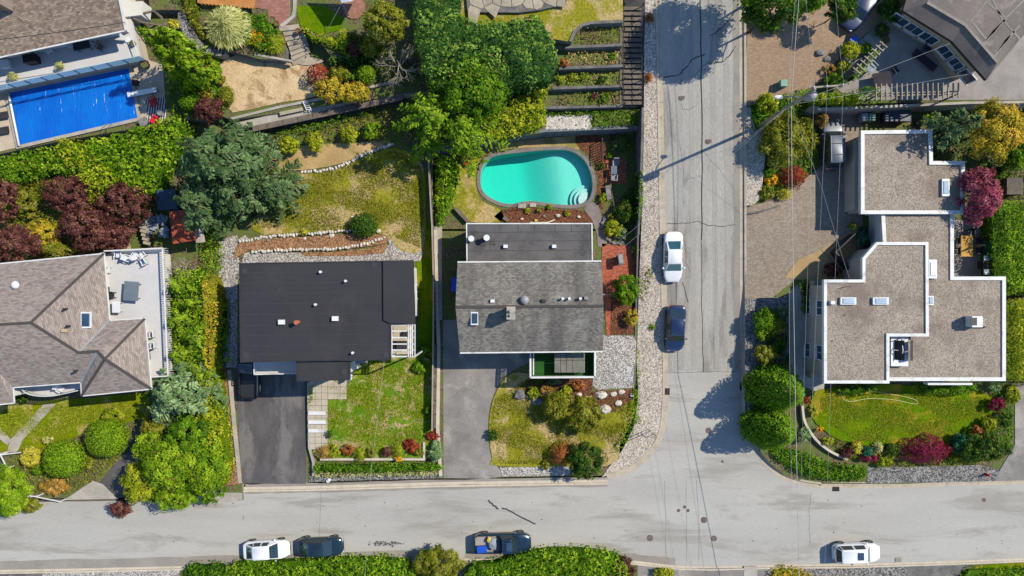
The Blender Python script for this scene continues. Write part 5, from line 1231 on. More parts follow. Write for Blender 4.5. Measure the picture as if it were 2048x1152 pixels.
car('white sedan parked on the side road by the gravel verge', 'car', 1347, 512, road_z, R(-89), 'paint_white', 4.7, 1.78, 1.42, 'sedan', 'car_glass_teal')
car('dark navy sedan parked on the side road behind the white one', 'car', 1352, 655, road_z, R(-91), 'paint_navy', 4.4, 1.8, 1.44, 'hatch')
car('white hatchback parked beside the bottom hedge', 'car', 532, 1101, 0., R(3), 'paint_white', 4.4, 1.8, 1.46, 'hatch')
car('dark green hatchback parked in front of the white hatchback', 'car', 640, 1095, 0., R(2), 'paint_green', 4.3, 1.8, 1.48, 'hatch')
car('white wagon with sunroof parked at bottom right', 'car', 1715, 1107, 0., R(2), 'paint_white', 4.4, 1.82, 1.62, 'suv', sunroof=True)
car('silver and black sport utility vehicle in the shaded paver driveway', 'car', 1667, 288, plus(zE, .04), R(91), 'paint_silver', 4.6, 1.9, 1.8, 'suv', rails=True)
car('blue car half hidden by trees at top right driveway', 'car', 1724, 12, plus(zF, .09), R(232), 'paint_blue', 4.6, 1.85, 1.5, 'suv')
car('dark green pickup truck with loaded bed on the main road', 'truck', 1005, 1088, 0., R(1.5), 'paint_teal', 5.4, 1.9, 1.72, 'pickup', name='pickup_truck', sunroof=True)
car('black pickup truck under the balcony of the black-roofed house', 'truck', 497, 742, plus(zW, .02), R(88), 'paint_black', 5.2, 1.85, 1.7, 'pickup', name='pickup_truck')
g = G(); p = W(964, 1098, .95); g.box(p, (.85, .55, .4), R(2), 0, 1.1); g.box(p+Vector((0, 0, .2)), (.8, .5, .03), R(2)); tag(g.obj('storage_tub', 'blue_plastic'), 'blue plastic tub in the pickup truck bed', 'tub')
g = G(); p = W(985, 1088, .95); g.rock(p, (.5, .6, .3), 5); tag(g.obj('tarp_bundle', 'tarp'), 'crumpled grey tarp in the pickup truck bed', 'tarp')
g = G(); p = W(978, 1080, .95); g.rock(p, (.25, .3, .22), 6); tag(g.obj('cloth_bundle', 'yellow_cloth'), 'yellow cloth bundle in the pickup truck bed', 'cloth')
# ------------------------------------------------------------------ utility pole and wires
zb_ = road_z(0, W(1512, 257, 3.5).y)
pole_base = W(1513, 255, zb_); PT = W(1630, 178, zb_+12.); PT = Vector((PT.x, PT.y, zb_+12.))
up = thing('utility_pole', 'wooden utility pole with transformer, crossarm and street lamp', 'utility pole', pole_base)
g = G(); g.tube([pole_base-Vector((0, 0, .3)), PT], [.15, .1], 10); g.obj('shaft', 'pole_wood', up)
top_ = PT-(PT-pole_base).normalized()*.6
CA, CB = top_+Vector((-.3, .2, .2)), top_+Vector((2.1, .35, .3)); g = G(); g.beam(CA, CB, .12, .14); g.obj('crossarm', 'timber_pale', up)
ins = []
for t in (.12, .5, .98):
    p = CA.lerp(CB, t)+Vector((0, 0, .08)); ins.append(p+Vector((0, 0, .25))); g = G(); g.cyl(p, .07, .25, 8, .04); g.obj('insulator', 'white_metal', up)
tr_ = PT+(pole_base-PT).normalized()*1.6+Vector((.35, -.1, 0)); g = G(); g.cyl(tr_-Vector((0, 0, .5)), .32, 1., 12); g.ball(tr_+Vector((0, 0, .5)), (.32, .32, .12), 12, 3, 0, 0.); g.obj('transformer', 'grey_metal', up)
la = PT+(pole_base-PT).normalized()*2.4; lb = W(1562, 194, 11.5); g = G(); g.tube([la, la.lerp(lb, .5)+Vector((0, 0, .4)), lb], .05, 6); arm = g.obj('lamp_arm', 'grey_metal', up)
g = G(); g.ball(lb+Vector((-.2, 0, -.02)), (.4, .17, .12), 10, 6); g.obj('lamp_head', 'white_metal', up)
def wire(label, pts, r=.02, mat='wire', sag=.25, name='power_line'):
    g = G(); P = []
    for a, b_ in zip(pts, pts[1:]):
        n = 10
        for k in range(n): t = k/n; q = Vector(a).lerp(Vector(b_), t); q.z -= 4*sag*t*(1-t); P.append(q)
    P.append(Vector(pts[-1])); g.tube(P, r, 5); return tag(g.obj(name, mat), label, 'wire')
zt_ = PT.z
far_s = lambda u, z=8.5: W(u, 1300, z)
far_n = lambda u, z=18.: W(u, -200, z)
wire('leftmost overhead wire of the group crossing the eastern driveway', [far_n(1600, 18.5), ins[0], far_s(1594)], .007)
wire('second overhead wire crossing the eastern driveway from the pole', [far_n(1636, 18.5), ins[1], far_s(1606)], .007)
wire('overhead wire over the gravel roof edge at right of the group', [far_n(1660, 18.5), ins[2], far_s(1645)], .007)
cb = top_-Vector((0, 0, 3.6)); cc = cb-Vector((0, 0, .5))
wire('thick dark communication cable strung below the power wires', [far_n(1618, 15.5), cb, far_s(1603, 5.2)], .024, 'wire', .3, 'cable')
wire('thin communication cable just below the thick dark one', [far_n(1610, 15), cc, far_s(1590, 6.)], .009, 'wire', .4, 'cable')
wire('service wire from the pole to the tan top-right house', [cb, W(1905, 85, 8.4)], .009, 'wire', .2)
wire('service wire from the pole towards the right edge above pergola', [cb, W(1938, 148, 8.), ], .009, 'wire', .1)
wire('service wire from the pole to the central shingle house', [cc, W(1190, 520, 6.2)], .008, 'wire', .3)
wire('second service wire from the pole to the shingle house gable', [cc+Vector((0, 0, .3)), W(1206, 530, 6.4)], .008, 'wire', .2)
wire('service wire from the pole to the parapet house garage', [cb, W(1645, 380, 7.5), W(1700, 560, 6.3)], .008, 'wire', .1)
wire('pale wire crossing the weedy lawn and main road', [W(770, 705, 7.2), W(742, 940, 7.0), W(727, 1200, 7.)], .010, 'wire', .1)
wire('pale wire over the top-left shingle roof', [W(-60, 85, 11.5), W(250, 45, 11.)], .03, 'wire_dark', .2)
wire('guy wire above the sloping lawn by the shade sail', [W(652, 65, 5.2), W(684, 5, 7.5)], .02, 'wire', .0, 'guy_wire')
# ------------------------------------------------------------------ road marks and small road things
def cov(u, v, r, label, zf=0., mat='manhole'):
    p = WZ(u, v, zf, .01); g = G(); g.cyl(p-Vector((0, 0, .03)), r, .035, 20); o = g.obj('cover', mat)
    o.name = 'manhole_cover'; tag(o, label, 'manhole cover', 'round covers in the road'); return o
for u, v, r, l, zf in ((1300, 1076, .3, 'large round manhole cover left of the lower junction', 0.), (1408, 1040, .3, 'large grey manhole cover in the middle of the junction', 0.), (1428, 1077, .28, 'large manhole cover under the wire shadow', 0.),
    (1357, 1021, .16, 'leftmost of three small round covers in the junction', 0.), (1369, 1014, .16, 'topmost of three small round covers in the junction', 0.), (1376, 1021, .16, 'rightmost of three small round covers in the junction', 0.),
    (1417, 861, .28, 'manhole cover beside the pointed tree shadows', 0.), (1445, 923, .13, 'small cover below the pointed tree shadows', 0.), (1363, 194, .3, 'manhole cover near the top of the side road', road_z), (1417, 281, .3, 'manhole cover under the pole shadow', road_z),
    (1968, 1000, .2, 'small cover on the main road at right', 0.)): cov(u, v, r, l, zf)
for u, v, l, a, zf in ((1335, 783, 'dark storm drain grate in the western corner kerb', 1.55, 0.), (1484, 773, 'dark storm drain grate in the eastern kerb', 1.55, 0.), (1672, 978, 'dark storm drain grate in the kerb below the clipped shrubs', 0., 0.), (1797, 1120, 'pale drain grate beside the white wagon', 0., 0.)):
    p = WZ(u, v, zf, .03); g = G(); g.box(p, (.62, .42, .05), a)
    for k in range(5): g.box(p+Vector(((k-2)*.11*math.cos(a), (k-2)*.11*math.sin(a), .03)), (.04, .36, .03), a)
    tag(g.obj('drain_grate', 'iron' if v < 1100 else 'concrete'), l, 'drain grate')
SR = side_road
for k, (ln, w) in enumerate((([(1400, -20), (1402, 120), (1404, 300), (1403, 480)], .11), ([(1403, 480), (1404, 640), (1407, 745)], .06), ([(1333, 447), (1360, 447), (1398, 443), (1412, 450), (1445, 452), (1472, 449)], .06), ([(1325, 155), (1345, 152), (1360, 148), (1375, 130), (1385, 118), (1410, 108)], .10),  # first line: overhead wire's shadow painted on the asphalt; the others are cracks
    ([(1420, 72), (1436, 62), (1452, 45), (1470, 23)], .10), ([(1415, 125), (1445, 124), (1460, 110), (1472, 92)], .10), ([(1402, 135), (1420, 122), (1425, 70)], .05), ([(1385, 155), (1400, 140), (1430, 136), (1424, 110)], .05), ([(1363, 205), (1365, 218), (1380, 219), (1395, 208)], .04), ([(1440, 60), (1448, 50), (1446, 62)], .04),
    ([(1352, 250), (1366, 330), (1368, 372)], .04), ([(1338, 746), (1400, 744), (1479, 742)], .05), ([(1404, 300), (1440, 340), (1470, 380)], .03), ([(1366, 360), (1395, 355), (1403, 350)], .03), ([(1370, 480), (1372, 520), (1380, 545)], .05), ([(1364, 565), (1372, 590), (1376, 605)], .07), ([(1355, 700), (1358, 740)], .03), ([(1430, 450), (1432, 560), (1428, 700)], .025), ([(1340, 560), (1345, 640)], .03))):
    stripe('crack_seal_and_wire_shadow', wobble(ln, 1.2, k, 5), road_z, w, 'tar' if w > .055 else 'tar_light', SR, .007)
MRD = main_road
for k, (ln, w) in enumerate((([(976, 1001), (984, 1008), (997, 1018)], .16), ([(1004, 1016), (1014, 1019), (1030, 1028), (1055, 1040), (1071, 1048)], .14), ([(1392, 960), (1398, 1060), (1398, 1120)], .03), ([(1372, 960), (1373, 1125)], .025), ([(1622, 985), (1618, 1020), (1620, 1090)], .03), ([(1330, 960), (1332, 1130)], .02), ([(620, 974), (884, 968), (1200, 968)], .05))):
    stripe('crack_seal_and_wire_shadow', wobble(ln, 1.0, k+50, 4), 0., w, 'tar' if w > .06 else 'tar_light', MRD, .007)
rn = random.Random(5)
for k in range(70):
    u, v = rn.uniform(10, 2040), rn.uniform(1000, 1100); p = W(u, v, .006); g = G(); r_ = rn.uniform(.03, .09)
    g.poly([(p.x+r_*rn.uniform(.6, 1.4)*math.cos(a*1.05), p.y+r_*rn.uniform(.4, 1)*math.sin(a*1.05), .006) for a in range(6)]); g.obj('tar_spot', 'tar' if k % 3 else 'tar_light', MRD)
g = G()
for k in range(130):
    u, v = rn.gauss(772, 17), 1087+rn.gauss(0, 2.6); p = W(u, v, .007+k*2e-5); r_ = rn.uniform(.03, .1); g.poly([(p.x+r_*rn.uniform(.6, 1.4)*math.cos(a*1.05), p.y+r_*.6*math.sin(a*1.05), p.z) for a in range(6)])
tag(g.obj('oil_stain', 'tar', MRD), kind='stuff')

for ln, w in (([(490, 978), (620, 976), (887, 969), (1215, 964)], .9), ([(-60, 1136), (150, 1130), (500, 1122), (900, 1110)], 1.1), ([(930, 1110), (1268, 1115), (1350, 1124)], .7)):
    stripe('gutter_stain', wobble(ln, 1.5, 9, 8), 0., w, 'asphalt_edge', MRD, .005)
stripe('gutter_stain', wobble([(1473, 0), (1474, 300), (1474, 600), (1475, 740)], 1.2, 4, 8), road_z, .6, 'asphalt_edge', SR, .005)
for ln, w in (([(1352, -20), (1360, 300), (1364, 740)], .5), ([(1378, -20), (1384, 300), (1388, 740)], .45), ([(1424, -20), (1428, 300), (1434, 740)], .45), ([(1450, -20), (1454, 300), (1460, 740)], .5)):
    stripe('worn_track', wobble(ln, 1.0, int(ln[0][0]), 8), road_z, w, 'asphalt_worn', SR, .004)
# ------------------------------------------------------------------ vegetation
P_ = plant; M_ = mass
# -- northwest lot
for k, (u, v, h, l) in enumerate(((300, 72, 6.6, 'leftmost bright column cedar between blue pool and garden'), (325, 108, 5.6, 'column cedar nearest the diving board corner'), (338, 72, 6.4, 'column cedar second from left at the top-left garden'), (360, 104, 6.2, 'middle bright column cedar of the garden clump'), (372, 130, 5.2, 'lowest bright column cedar of the garden clump'), (340, 135, 4.6, 'short column cedar beside the pool corner'))):
    P_('columnar_cedar', l, 'tree', u+16, v+10, (30, 26), ZA, h+.8, 'lf_bright', 'column', .3, 1., 'column cedars by the blue pool', asp=.35, lift=.4)
P_('clipped_cedar', 'rounded clipped cedar above its twin beside the pool', 'shrub', 376, 170, (22, 15), ZA, 1.7, 'lf_green', 'ball', .14)
P_('clipped_cedar', 'rounded clipped cedar below its twin beside the plum shrub', 'shrub', 378, 202, (22, 18), ZA, 1.7, 'lf_green', 'ball', .14)
P_('grass_clump', 'bright green strappy clump beside the sand yard', 'plant', 418, 118, 20, ZA, .8, 'lf_bright', 'tuft')
P_('flowering_shrub', 'pale pink flowering shrub left of the sand yard', 'shrub', 414, 146, 16, ZA, .9, 'lf_pink', ls=.14)
P_('yellow_shrub', 'yellow flowering shrub above the plum shrub', 'shrub', 412, 187, 17, ZA, .9, 'lf_yellow', ls=.15)
P_('round_shrub', 'olive round shrub at the sand yard left edge', 'shrub', 452, 190, (15, 19), ZA, 1.2, 'lf_olive', 'ball', .14)
P_('small_shrub', 'small olive shrub at the sand yard upper left', 'shrub', 440, 160, 12, ZA, .8, 'lf_olive', ls=.15)
P_('plum_shrub', 'dark purple shrub below the olive round shrub', 'shrub', 416, 220, (34, 28), ZA, 2.2, 'lf_plum', ls=.17)
P_('pampas_grass', 'huge pale pampas grass in the upper garden', 'plant', 452, 50, (50, 46), 5., 2., 'lf_straw', 'tuft', dens=1.3)
P_('orange_flowers', 'orange flowers beside the stone stairs', 'flowers', 510, 76, (18, 20), 5., .7, 'lf_orange', 'flowers', .14)
P_('spiky_plant', 'grassy green plant between orange flowers and stone stairs', 'plant', 546, 86, (26, 24), 5., .9, 'lf_grass', 'tuft')
M_('garden_shrubs', 'mixed low green shrubs around the pampas grass', 'shrubs', [(480, 20), (530, 25), (560, 60), (560, 100), (520, 106), (490, 90), (492, 50)], 5., .7, 'lf_green', .17, .8, .5)
M_('garden_shrubs', 'green shrubs at the very top beside the brick patio', 'shrubs', [(350, -20), (400, -20), (400, 40), (420, 90), (400, 84), (372, 40)], 5., .6, 'lf_olive', .17, .8, .5)
P_('yellow_shrub', 'small golden shrub beside the timber trellis', 'shrub', 345, 48, (16, 12), 5., .8, 'lf_yellow', ls=.15)
M_('border_shrubs', 'yellow-green border shrubs curving below the small lawn', 'shrubs', smooth_px([(598, 45), (625, 62), (665, 68), (692, 50), (700, 80), (690, 105), (660, 95), (620, 80), (600, 62)], 2), 5., .9, 'lf_lime', .17, .9, .5)
P_('dark_red_shrub', 'dark red shrub right of the stone stairs', 'shrub', 708, 98, (19, 22), 4.8, 1.2, 'lf_plum', ls=.16)
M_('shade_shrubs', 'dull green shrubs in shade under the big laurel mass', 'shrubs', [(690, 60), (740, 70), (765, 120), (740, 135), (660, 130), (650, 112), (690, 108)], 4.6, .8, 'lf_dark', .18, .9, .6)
P_('golden_tree', 'olive yellow tree left of the big dark laurel', 'tree', 768, 38, (52, 50), 5., 5.5, 'lf_olive', ls=.22)
P_('olive_shrub', 'dark olive shrub below the golden tree', 'shrub', 745, 92, (26, 24), 5., 2., 'lf_olive', ls=.2)
P_('red_maple', 'small orange red maple at the sand yard right edge', 'tree', 633, 146, (24, 22), ZA, 2., 'lf_red', 'weep', .2)
P_('autumn_shrub', 'large yellow autumn shrub below the red maple', 'tree', 664, 178, (42, 32), ZA, 2.4, 'lf_autumn', ls=.18)
P_('autumn_shrub', 'rounded golden shrub right of the large autumn shrub', 'tree', 710, 184, (32, 22), ZA, 2., 'lf_autumn', ls=.18)
P_('autumn_shrub', 'green and gold shrub above the autumn shrubs', 'shrub', 676, 148, (24, 18), ZA, 1.8, 'lf_olive', ls=.18)
P_('round_shrub', 'bright green oval shrub above the golden shrub', 'shrub', 731, 148, (18, 19), ZA, 1.8, 'lf_bright', 'ball', .15)
P_('green_shrub', 'dark green shrub left of the bright oval shrub', 'shrub', 705, 150, (16, 14), ZA, 1.4, 'lf_green', ls=.17)
# bare tree
def bare_tree(u, v, r, zg, h, label, seed):
    p = W(u, v, zg+h*.6); p.z = zg; rg = random.Random(seed); s = r*MPP(zg+h); root = thing('bare_tree', label, 'tree', p); g = G(); tw = G()
    g.tube([p-Vector((0, 0, .1)), p+Vector((.1, 0, h*.5)), p+Vector((0, .1, h))], [.12, .09, .02], 6)
    def grow(a, d, l, rad, lev):
        b = a+d*l; m = a.lerp(b, .5)+Vector((rg.gauss(0, .07), rg.gauss(0, .07), .05))*l; (g if lev < 2 else tw).tube([a, m, b], [rad, rad*.75, rad*.4], 4)
        if lev < 3:
            for _ in range(3+(lev == 0)):
                nd = (d+Vector((rg.gauss(0, .6), rg.gauss(0, .6), rg.gauss(.1, .25)))).normalized(); grow(a.lerp(b, rg.uniform(.4, 1)), nd, l*rg.uniform(.5, .75), rad*.55, lev+1)
    for k in range(8): a = k*.785+rg.uniform(-.3, .3); grow(p+Vector((0, 0, h*rg.uniform(.35, .8))), Vector((math.cos(a), math.sin(a), .35)).normalized(), s*.6, .05, 0)
    g.obj('trunk', 'twig', root); tw.obj('twigs', 'twig', root)
bare_tree(800, 135, 46, ZA, 4., 'leafless pale branched tree in shade beside the laurel', 4)
bare_tree(370, 535, 24, 2., 2.2, 'leafless shrub beside the picket railed deck', 9)
# big laurel mass and neighbours
M_('laurel_hedge', 'huge dark clipped laurel mass at top centre', 'hedge', wobble(smooth_px([(822, -80), (925, -80), (924, 5), (932, 26), (1000, 26), (1078, 24), (1105, 55), (1121, 105), (1112, 150), (1062, 168), (1010, 175), (960, 190), (900, 190), (862, 185), (840, 150), (830, 110), (820, 50)], 2), 4, 3, 2), 4.6, 5., 'lf_deep', .22, 1., .8, .9, 1.8)
P_('feathery_tree', 'bright green feathery tree in front of the laurel mass', 'tree', 940, 172, (96, 72), 3.6, 7.5, 'lf_green', 'broad', .22, .9, ncl=110, cr=.17)
P_('feathery_conifer', 'bright green conifer at left above the fence end', 'tree', 856, 238, (92, 78), 2.8, 8., 'lf_bright', 'conifer', .3, .8, asp=.4)
P_('feathery_conifer', 'bright green conifer drooping over the pool yard wall', 'tree', 925, 258, (84, 68), 3., 7., 'lf_bright', 'conifer', .3, .8, asp=.4)
P_('lime_shrub', 'golden conical shrub beside the laurel and terraces', 'shrub', 1078, 172, (20, 24), 3.6, 2.4, 'lf_lime', ls=.18)
M_('lime_thicket', 'yellow-green thicket beside the white rock bed', 'shrubs', smooth_px([(968, 235), (1010, 205), (1060, 170), (1092, 165), (1094, 215), (1090, 255), (1050, 268), (1000, 282), (970, 270)], 2), 3.3, 1.6, 'lf_lime', .2, 1., .6)
g = G(); rn = random.Random(8)
for k in range(420):
    u, v = rn.uniform(1093, 1182), rn.uniform(232, 258); p = W(u, v, 3.36); g.rock(p, (rn.uniform(.1, .2), rn.uniform(.08, .15), .09), k)
tag(g.obj('rock_mulch', 'rock'), 'bed of loose white rocks on the lowest terrace', 'rocks', None, 'stuff')
M_('ground_cover', 'green creeper on the lowest terrace beside the white rocks', 'ground cover', [(1090, 222), (1284, 218), (1284, 250), (1180, 256), (1180, 232), (1092, 232)], 3.35, .35, 'lf_green', .16, .9, .4, .2, .3)
for k, (v0, v1, z, m, l) in enumerate(((184, 212, 4.0, 'lf_olive', 'lowest but one'), (145, 172, 4.7, 'lf_grass', 'middle'), (103, 130, 5.4, 'lf_dry', 'dry upper'), (56, 88, 6.1, 'lf_olive', 'uppermost'))):
    M_('terrace_plants', 'patchy low plants of the %s terrace bed' % l, 'plants', [(1118+k*8, v0), (1240, v0-2), (1240, v1-2), (1112+k*8, v1)], z, .25, m, .15, .35, .35, .2, .2, core=False)
for u, v, z, m, r, l in ((1120, 158, 4.7, 'lf_lime', 10, 'leftmost lime plant of the middle terrace'), (1146, 155, 4.7, 'lf_lime', 10, 'second lime plant of the middle terrace'), (1170, 154, 4.7, 'lf_bright', 10, 'third green plant of the middle terrace'), (1205, 157, 4.7, 'lf_dark', 10, 'dark plant right on the middle terrace'), (1190, 192, 4., 'lf_plum', 9, 'dark red plant of the lower terrace'), (1225, 112, 5.4, 'lf_green', 9, 'green plant at the right of dry terrace'), (1128, 125, 5.4, 'lf_rust', 11, 'orange brown grass at left of dry terrace'), (1210, 195, 4., 'lf_green', 12, 'green plant right on the lower terrace')):
    P_('terrace_plant', l, 'plant', u, v, r, z, .6, m, ls=.14)
for u, v, l in ((1298, 155, 'rust coloured grass tuft on the verge by the stairs foot'), (1300, 35, 'small rust grass tuft on the verge near the top')): P_('dry_grass', l, 'plant', u, v, (11, 14), plus(road_z, .12), .5, 'lf_rust', 'tuft')
# -- pool yard
M_('ivy_bank', 'bright green ivy bank along the fence left of the pool yard', 'ivy', smooth_px([(866, 318), (900, 312), (920, 322), (922, 350), (912, 390), (900, 420), (888, 445), (872, 452), (864, 400)], 2), ZP, 1.5, 'lf_bright', .2, 1.1, .5)
M_('wall_hedge', 'narrow green hedge on the wall between verge and pool garden', 'hedge', [(1276, 340), (1287, 340), (1288, 395), (1284, 440), (1273, 440)], 1.6, 2.4, 'lf_green', .16, 1., .4, .25, .3)
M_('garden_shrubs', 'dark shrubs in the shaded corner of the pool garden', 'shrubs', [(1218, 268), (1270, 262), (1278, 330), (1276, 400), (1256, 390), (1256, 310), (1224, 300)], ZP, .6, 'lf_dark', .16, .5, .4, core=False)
for u, v, r, h, m, l in ((1251, 420, 26, 1.5, 'lf_dark', 'dark green bush in the pool garden below small brick patio'), (1228, 456, (20, 20), 1.1, 'lf_lime', 'yellow-green bush inside the round stone island'), (1218, 462, 12, .8, 'lf_autumn', 'golden bush inside the round stone island'), (1244, 466, 14, .9, 'lf_blue', 'grey-green bush at right inside the stone island'), (1205, 396, (10, 12), .7, 'lf_grass', 'light green plant beside the bench by pool'), (1222, 432, 10, .7, 'lf_olive', 'small olive plant above the stone island'), (1220, 310, 8, .5, 'lf_green', 'small plant at the top of little brick patio'), (1202, 332, 8, .5, 'lf_dark', 'dark little plant between pool and brick patio'), (1259, 289, 6, .5, 'lf_green', 'small plant in the shaded garden corner'),
    (1055, 422, 7, .4, 'lf_lime', 'leftmost small plant in the bark bed below the pool'), (1099, 414, 7, .4, 'lf_lime', 'middle small plant in the bark bed below the pool'), (1134, 426, 7, .4, 'lf_lime', 'rightmost small plant in the bark bed below the pool'), (1078, 422, 6, .35, 'lf_olive', 'dull small plant in the bark bed below the pool'),
    (1255, 578, (34, 38), 2.6, 'lf_green', 'rounded green tree over the brick patio'), (1264, 634, (14, 20), 1.3, 'lf_autumn', 'yellowing bush below the patio tree'), (1272, 500, 10, .8, 'lf_green', 'climbing plant on the wall right of the grill')):
    P_('garden_shrub' if h < 2 else 'garden_tree', l, 'shrub' if h < 2 else 'tree', u, v, r, ZP if v < 480 else zD, h, m, ls=.15)
M_('verge_weeds', 'weeds spilling over the verge beside the patio tree', 'weeds', smooth_px([(1284, 530), (1300, 535), (1312, 550), (1300, 570), (1290, 600), (1278, 590)], 2), plus(road_z, .12), .18, 'lf_olive', .15, .35, .3, .1, .2, core=False)
P_('verge_weed', 'bright weed clump on the verge beside the navy sedan', 'weed', 1305, 654, (10, 9), plus(road_z, .12), .35, 'lf_bright', 'tuft')
M_('verge_weeds', 'weed strip along the low wall of the white gravel pad', 'weeds', [(1270, 700), (1278, 700), (1282, 745), (1276, 800), (1284, 850), (1268, 850), (1266, 780)], plus(road_z, .14), .18, 'lf_bright', .15, .4, .3, .1, .2, core=False)
# -- black-roof lot
P_('blue_cedar', 'largest blue-green cedar above the black-roofed yard', 'tree', 425, 312, (112, 100), 2.6, 11., 'lf_cedar', 'conifer', .34, .8, asp=.42)
P_('blue_cedar', 'lower cedar beside the rust red shed roof', 'tree', 396, 405, (84, 72), 2.2, 8., 'lf_cedar', 'conifer', .34, .8, asp=.42)
P_('blue_cedar', 'cedar at upper right of the cedar group', 'tree', 480, 290, (78, 70), 2.4, 7.5, 'lf_cedar', 'conifer', .34, .8, asp=.42)
P_('blue_cedar', 'small cedar leaning onto the dry lawn', 'tree', 540, 378, (78, 60), 2.2, 5., 'lf_cedar', 'conifer', .32, .9, asp=.42)
P_('blue_cedar', 'low cedar at the lower right of the cedar group', 'tree', 470, 390, (78, 80), 2.2, 6.5, 'lf_cedar', 'conifer', .32, .8, asp=.42)
M_('ivy_strip', 'strip of ivy below the dark timber retaining wall', 'ivy', [(545, 262), (600, 250), (700, 228), (740, 220), (738, 235), (640, 262), (560, 280)], zW, .5, 'lf_green', .17, .9, .4, core=False)
for u, v, r, m, l in ((577, 292, 22, 'lf_lime', 'leftmost yellow-green shrub above the white stone row'), (630, 284, 22, 'lf_lime', 'second yellow-green shrub above the white stone row'), (696, 270, 20, 'lf_lime', 'third yellow-green shrub above the white stone row'), (741, 260, (20, 22), 'lf_bright', 'bright round shrub above the white stone row')): P_('lime_shrub', l, 'shrub', u, v, r, zW, 1.5, m, ls=.17)
P_('round_shrub', 'dark green round shrub at the end of the bark bed', 'shrub', 727, 450, (27, 24), zW, 1.5, 'lf_dark', 'ball', .14)
P_('yellow_plant', 'small yellow plant in the bark bed', 'plant', 607, 464, 9, zW, .6, 'lf_yellow', ls=.13)
M_('creeper_strip', 'green creeper patch beside the rust red shed roof', 'ground cover', [(405, 450), (430, 440), (440, 470), (438, 500), (415, 500)], zW, .4, 'lf_green', .16, .8, .4, core=False)
# west slope
M_('laurel_slope', 'bright green laurel slope below the blue pool', 'hedge', smooth_px([(-60, 330), (20, 305), (120, 285), (200, 272), (290, 250), (345, 232), (385, 250), (360, 300), (330, 350), (320, 390), (280, 400), (230, 385), (180, 380), (120, 350), (60, 365), (-60, 380)], 2), zW, 2.2, 'lf_bright', .22, 1., .6)
M_('lime_vine', 'yellow-green vine strand across the laurel slope', 'vine', smooth_px([(110, 285), (150, 275), (190, 310), (235, 350), (240, 385), (205, 400), (180, 420), (175, 380), (140, 340)], 2), zW, 2.5, 'lf_lime', .22, .9, .5)
for u, v, r, h, m, l in ((130, 385, (58, 40), 4., 'lf_plum', 'plum tree nearest the laurel slope centre'), (245, 405, (60, 46), 4.2, 'lf_plum', 'plum tree beside the blue metal shed'), (170, 455, (66, 48), 4.2, 'lf_plum', 'plum tree above the hipped roof gutter'), (215, 470, (52, 36), 3.6, 'lf_plum', 'plum tree at lower right above the grey deck'), (25, 490, (56, 44), 4., 'lf_plum', 'plum tree at the left edge above hipped roof'), (0, 400, (34, 50), 4., 'lf_plum', 'plum tree cut by the left edge of the slope')): P_('plum_tree', l, 'tree', u, v, (r[0]*1.12, r[1]*1.12), zW, h, m, ls=.17, dens=.8, ncl=95, cr=.15)
for u, v, r, m, l in ((46, 404, (30, 38), 'lf_olive', 'yellow-green shrub among the plum trees at left'), (85, 468, (40, 36), 'lf_autumn', 'golden shrub among the plum trees'), (30, 345, (36, 30), 'lf_green', 'green shrub at left below the blue pool'), (105, 500, (34, 18), 'lf_olive', 'olive shrub behind the hipped roof gutter')): P_('slope_shrub', l, 'shrub', u, v, r, zW, 2.6, m, ls=.19)
# hedge right of hipped house
M_('cedar_hedge', 'tall bright cedar hedge beside the picket railed deck', 'hedge', [(346, 552), (364, 540), (388, 530), (400, 538), (414, 548), (418, 575), (426, 600), (418, 640), (424, 680), (410, 712), (412, 750), (380, 760), (350, 752), (326, 720), (336, 690), (324, 660), (336, 630), (328, 600), (338, 575)], zW, 2.2, 'lf_bright', .22, .9, .8, 1.1, .8, asp=.4)
for u, v, r, l in ((360, 572, (46, 42), 'topmost feathery cypress beside the picket railed deck'), (392, 606, (44, 46), 'second feathery cypress beside the picket railed deck'), (358, 640, (46, 46), 'feathery cypress midway along the picket railed deck'), (392, 672, (44, 46), 'feathery cypress right of the hipped roof corner'), (360, 708, (46, 42), 'feathery cypress just above the silvery fir'), (402, 738, (38, 40), 'lowest feathery cypress beside the bark strip')):
    P_('feathery_cypress', l, 'tree', u, v, r, zW, 4.2, 'lf_bright', 'conifer', .26, 1., 'feathery cypresses beside the deck', asp=.4)
M_('browning_hedge', 'orange brown dying strip of hedge beside the gravel strip', 'hedge', smooth_px([(402, 560), (425, 550), (440, 610), (434, 680), (428, 740), (405, 735), (406, 650)], 2), zW, 2.9, 'lf_autumn', .17, .8, .45, .25)
M_('green_hedge', 'green shrubs right of the dying hedge strip', 'shrubs', smooth_px([(424, 590), (446, 600), (448, 650), (440, 700), (425, 690)], 2), zW, 1.8, 'lf_green', .17, .9, .45, .25)
P_('silver_fir', 'silvery green fir beside the hipped roof corner', 'tree', 350, 792, (92, 88), zW, 6., 'lf_blue', 'conifer', .32, .9, asp=.4)
M_('yellow_hedge', 'long yellow-green hedge along the bark strip', 'hedge', smooth_px([(412, 735), (432, 735), (440, 800), (450, 880), (455, 950), (440, 985), (400, 970), (385, 860), (395, 780)], 2), zW, 2.6, 'lf_lime', .2, 1., .8, .9)
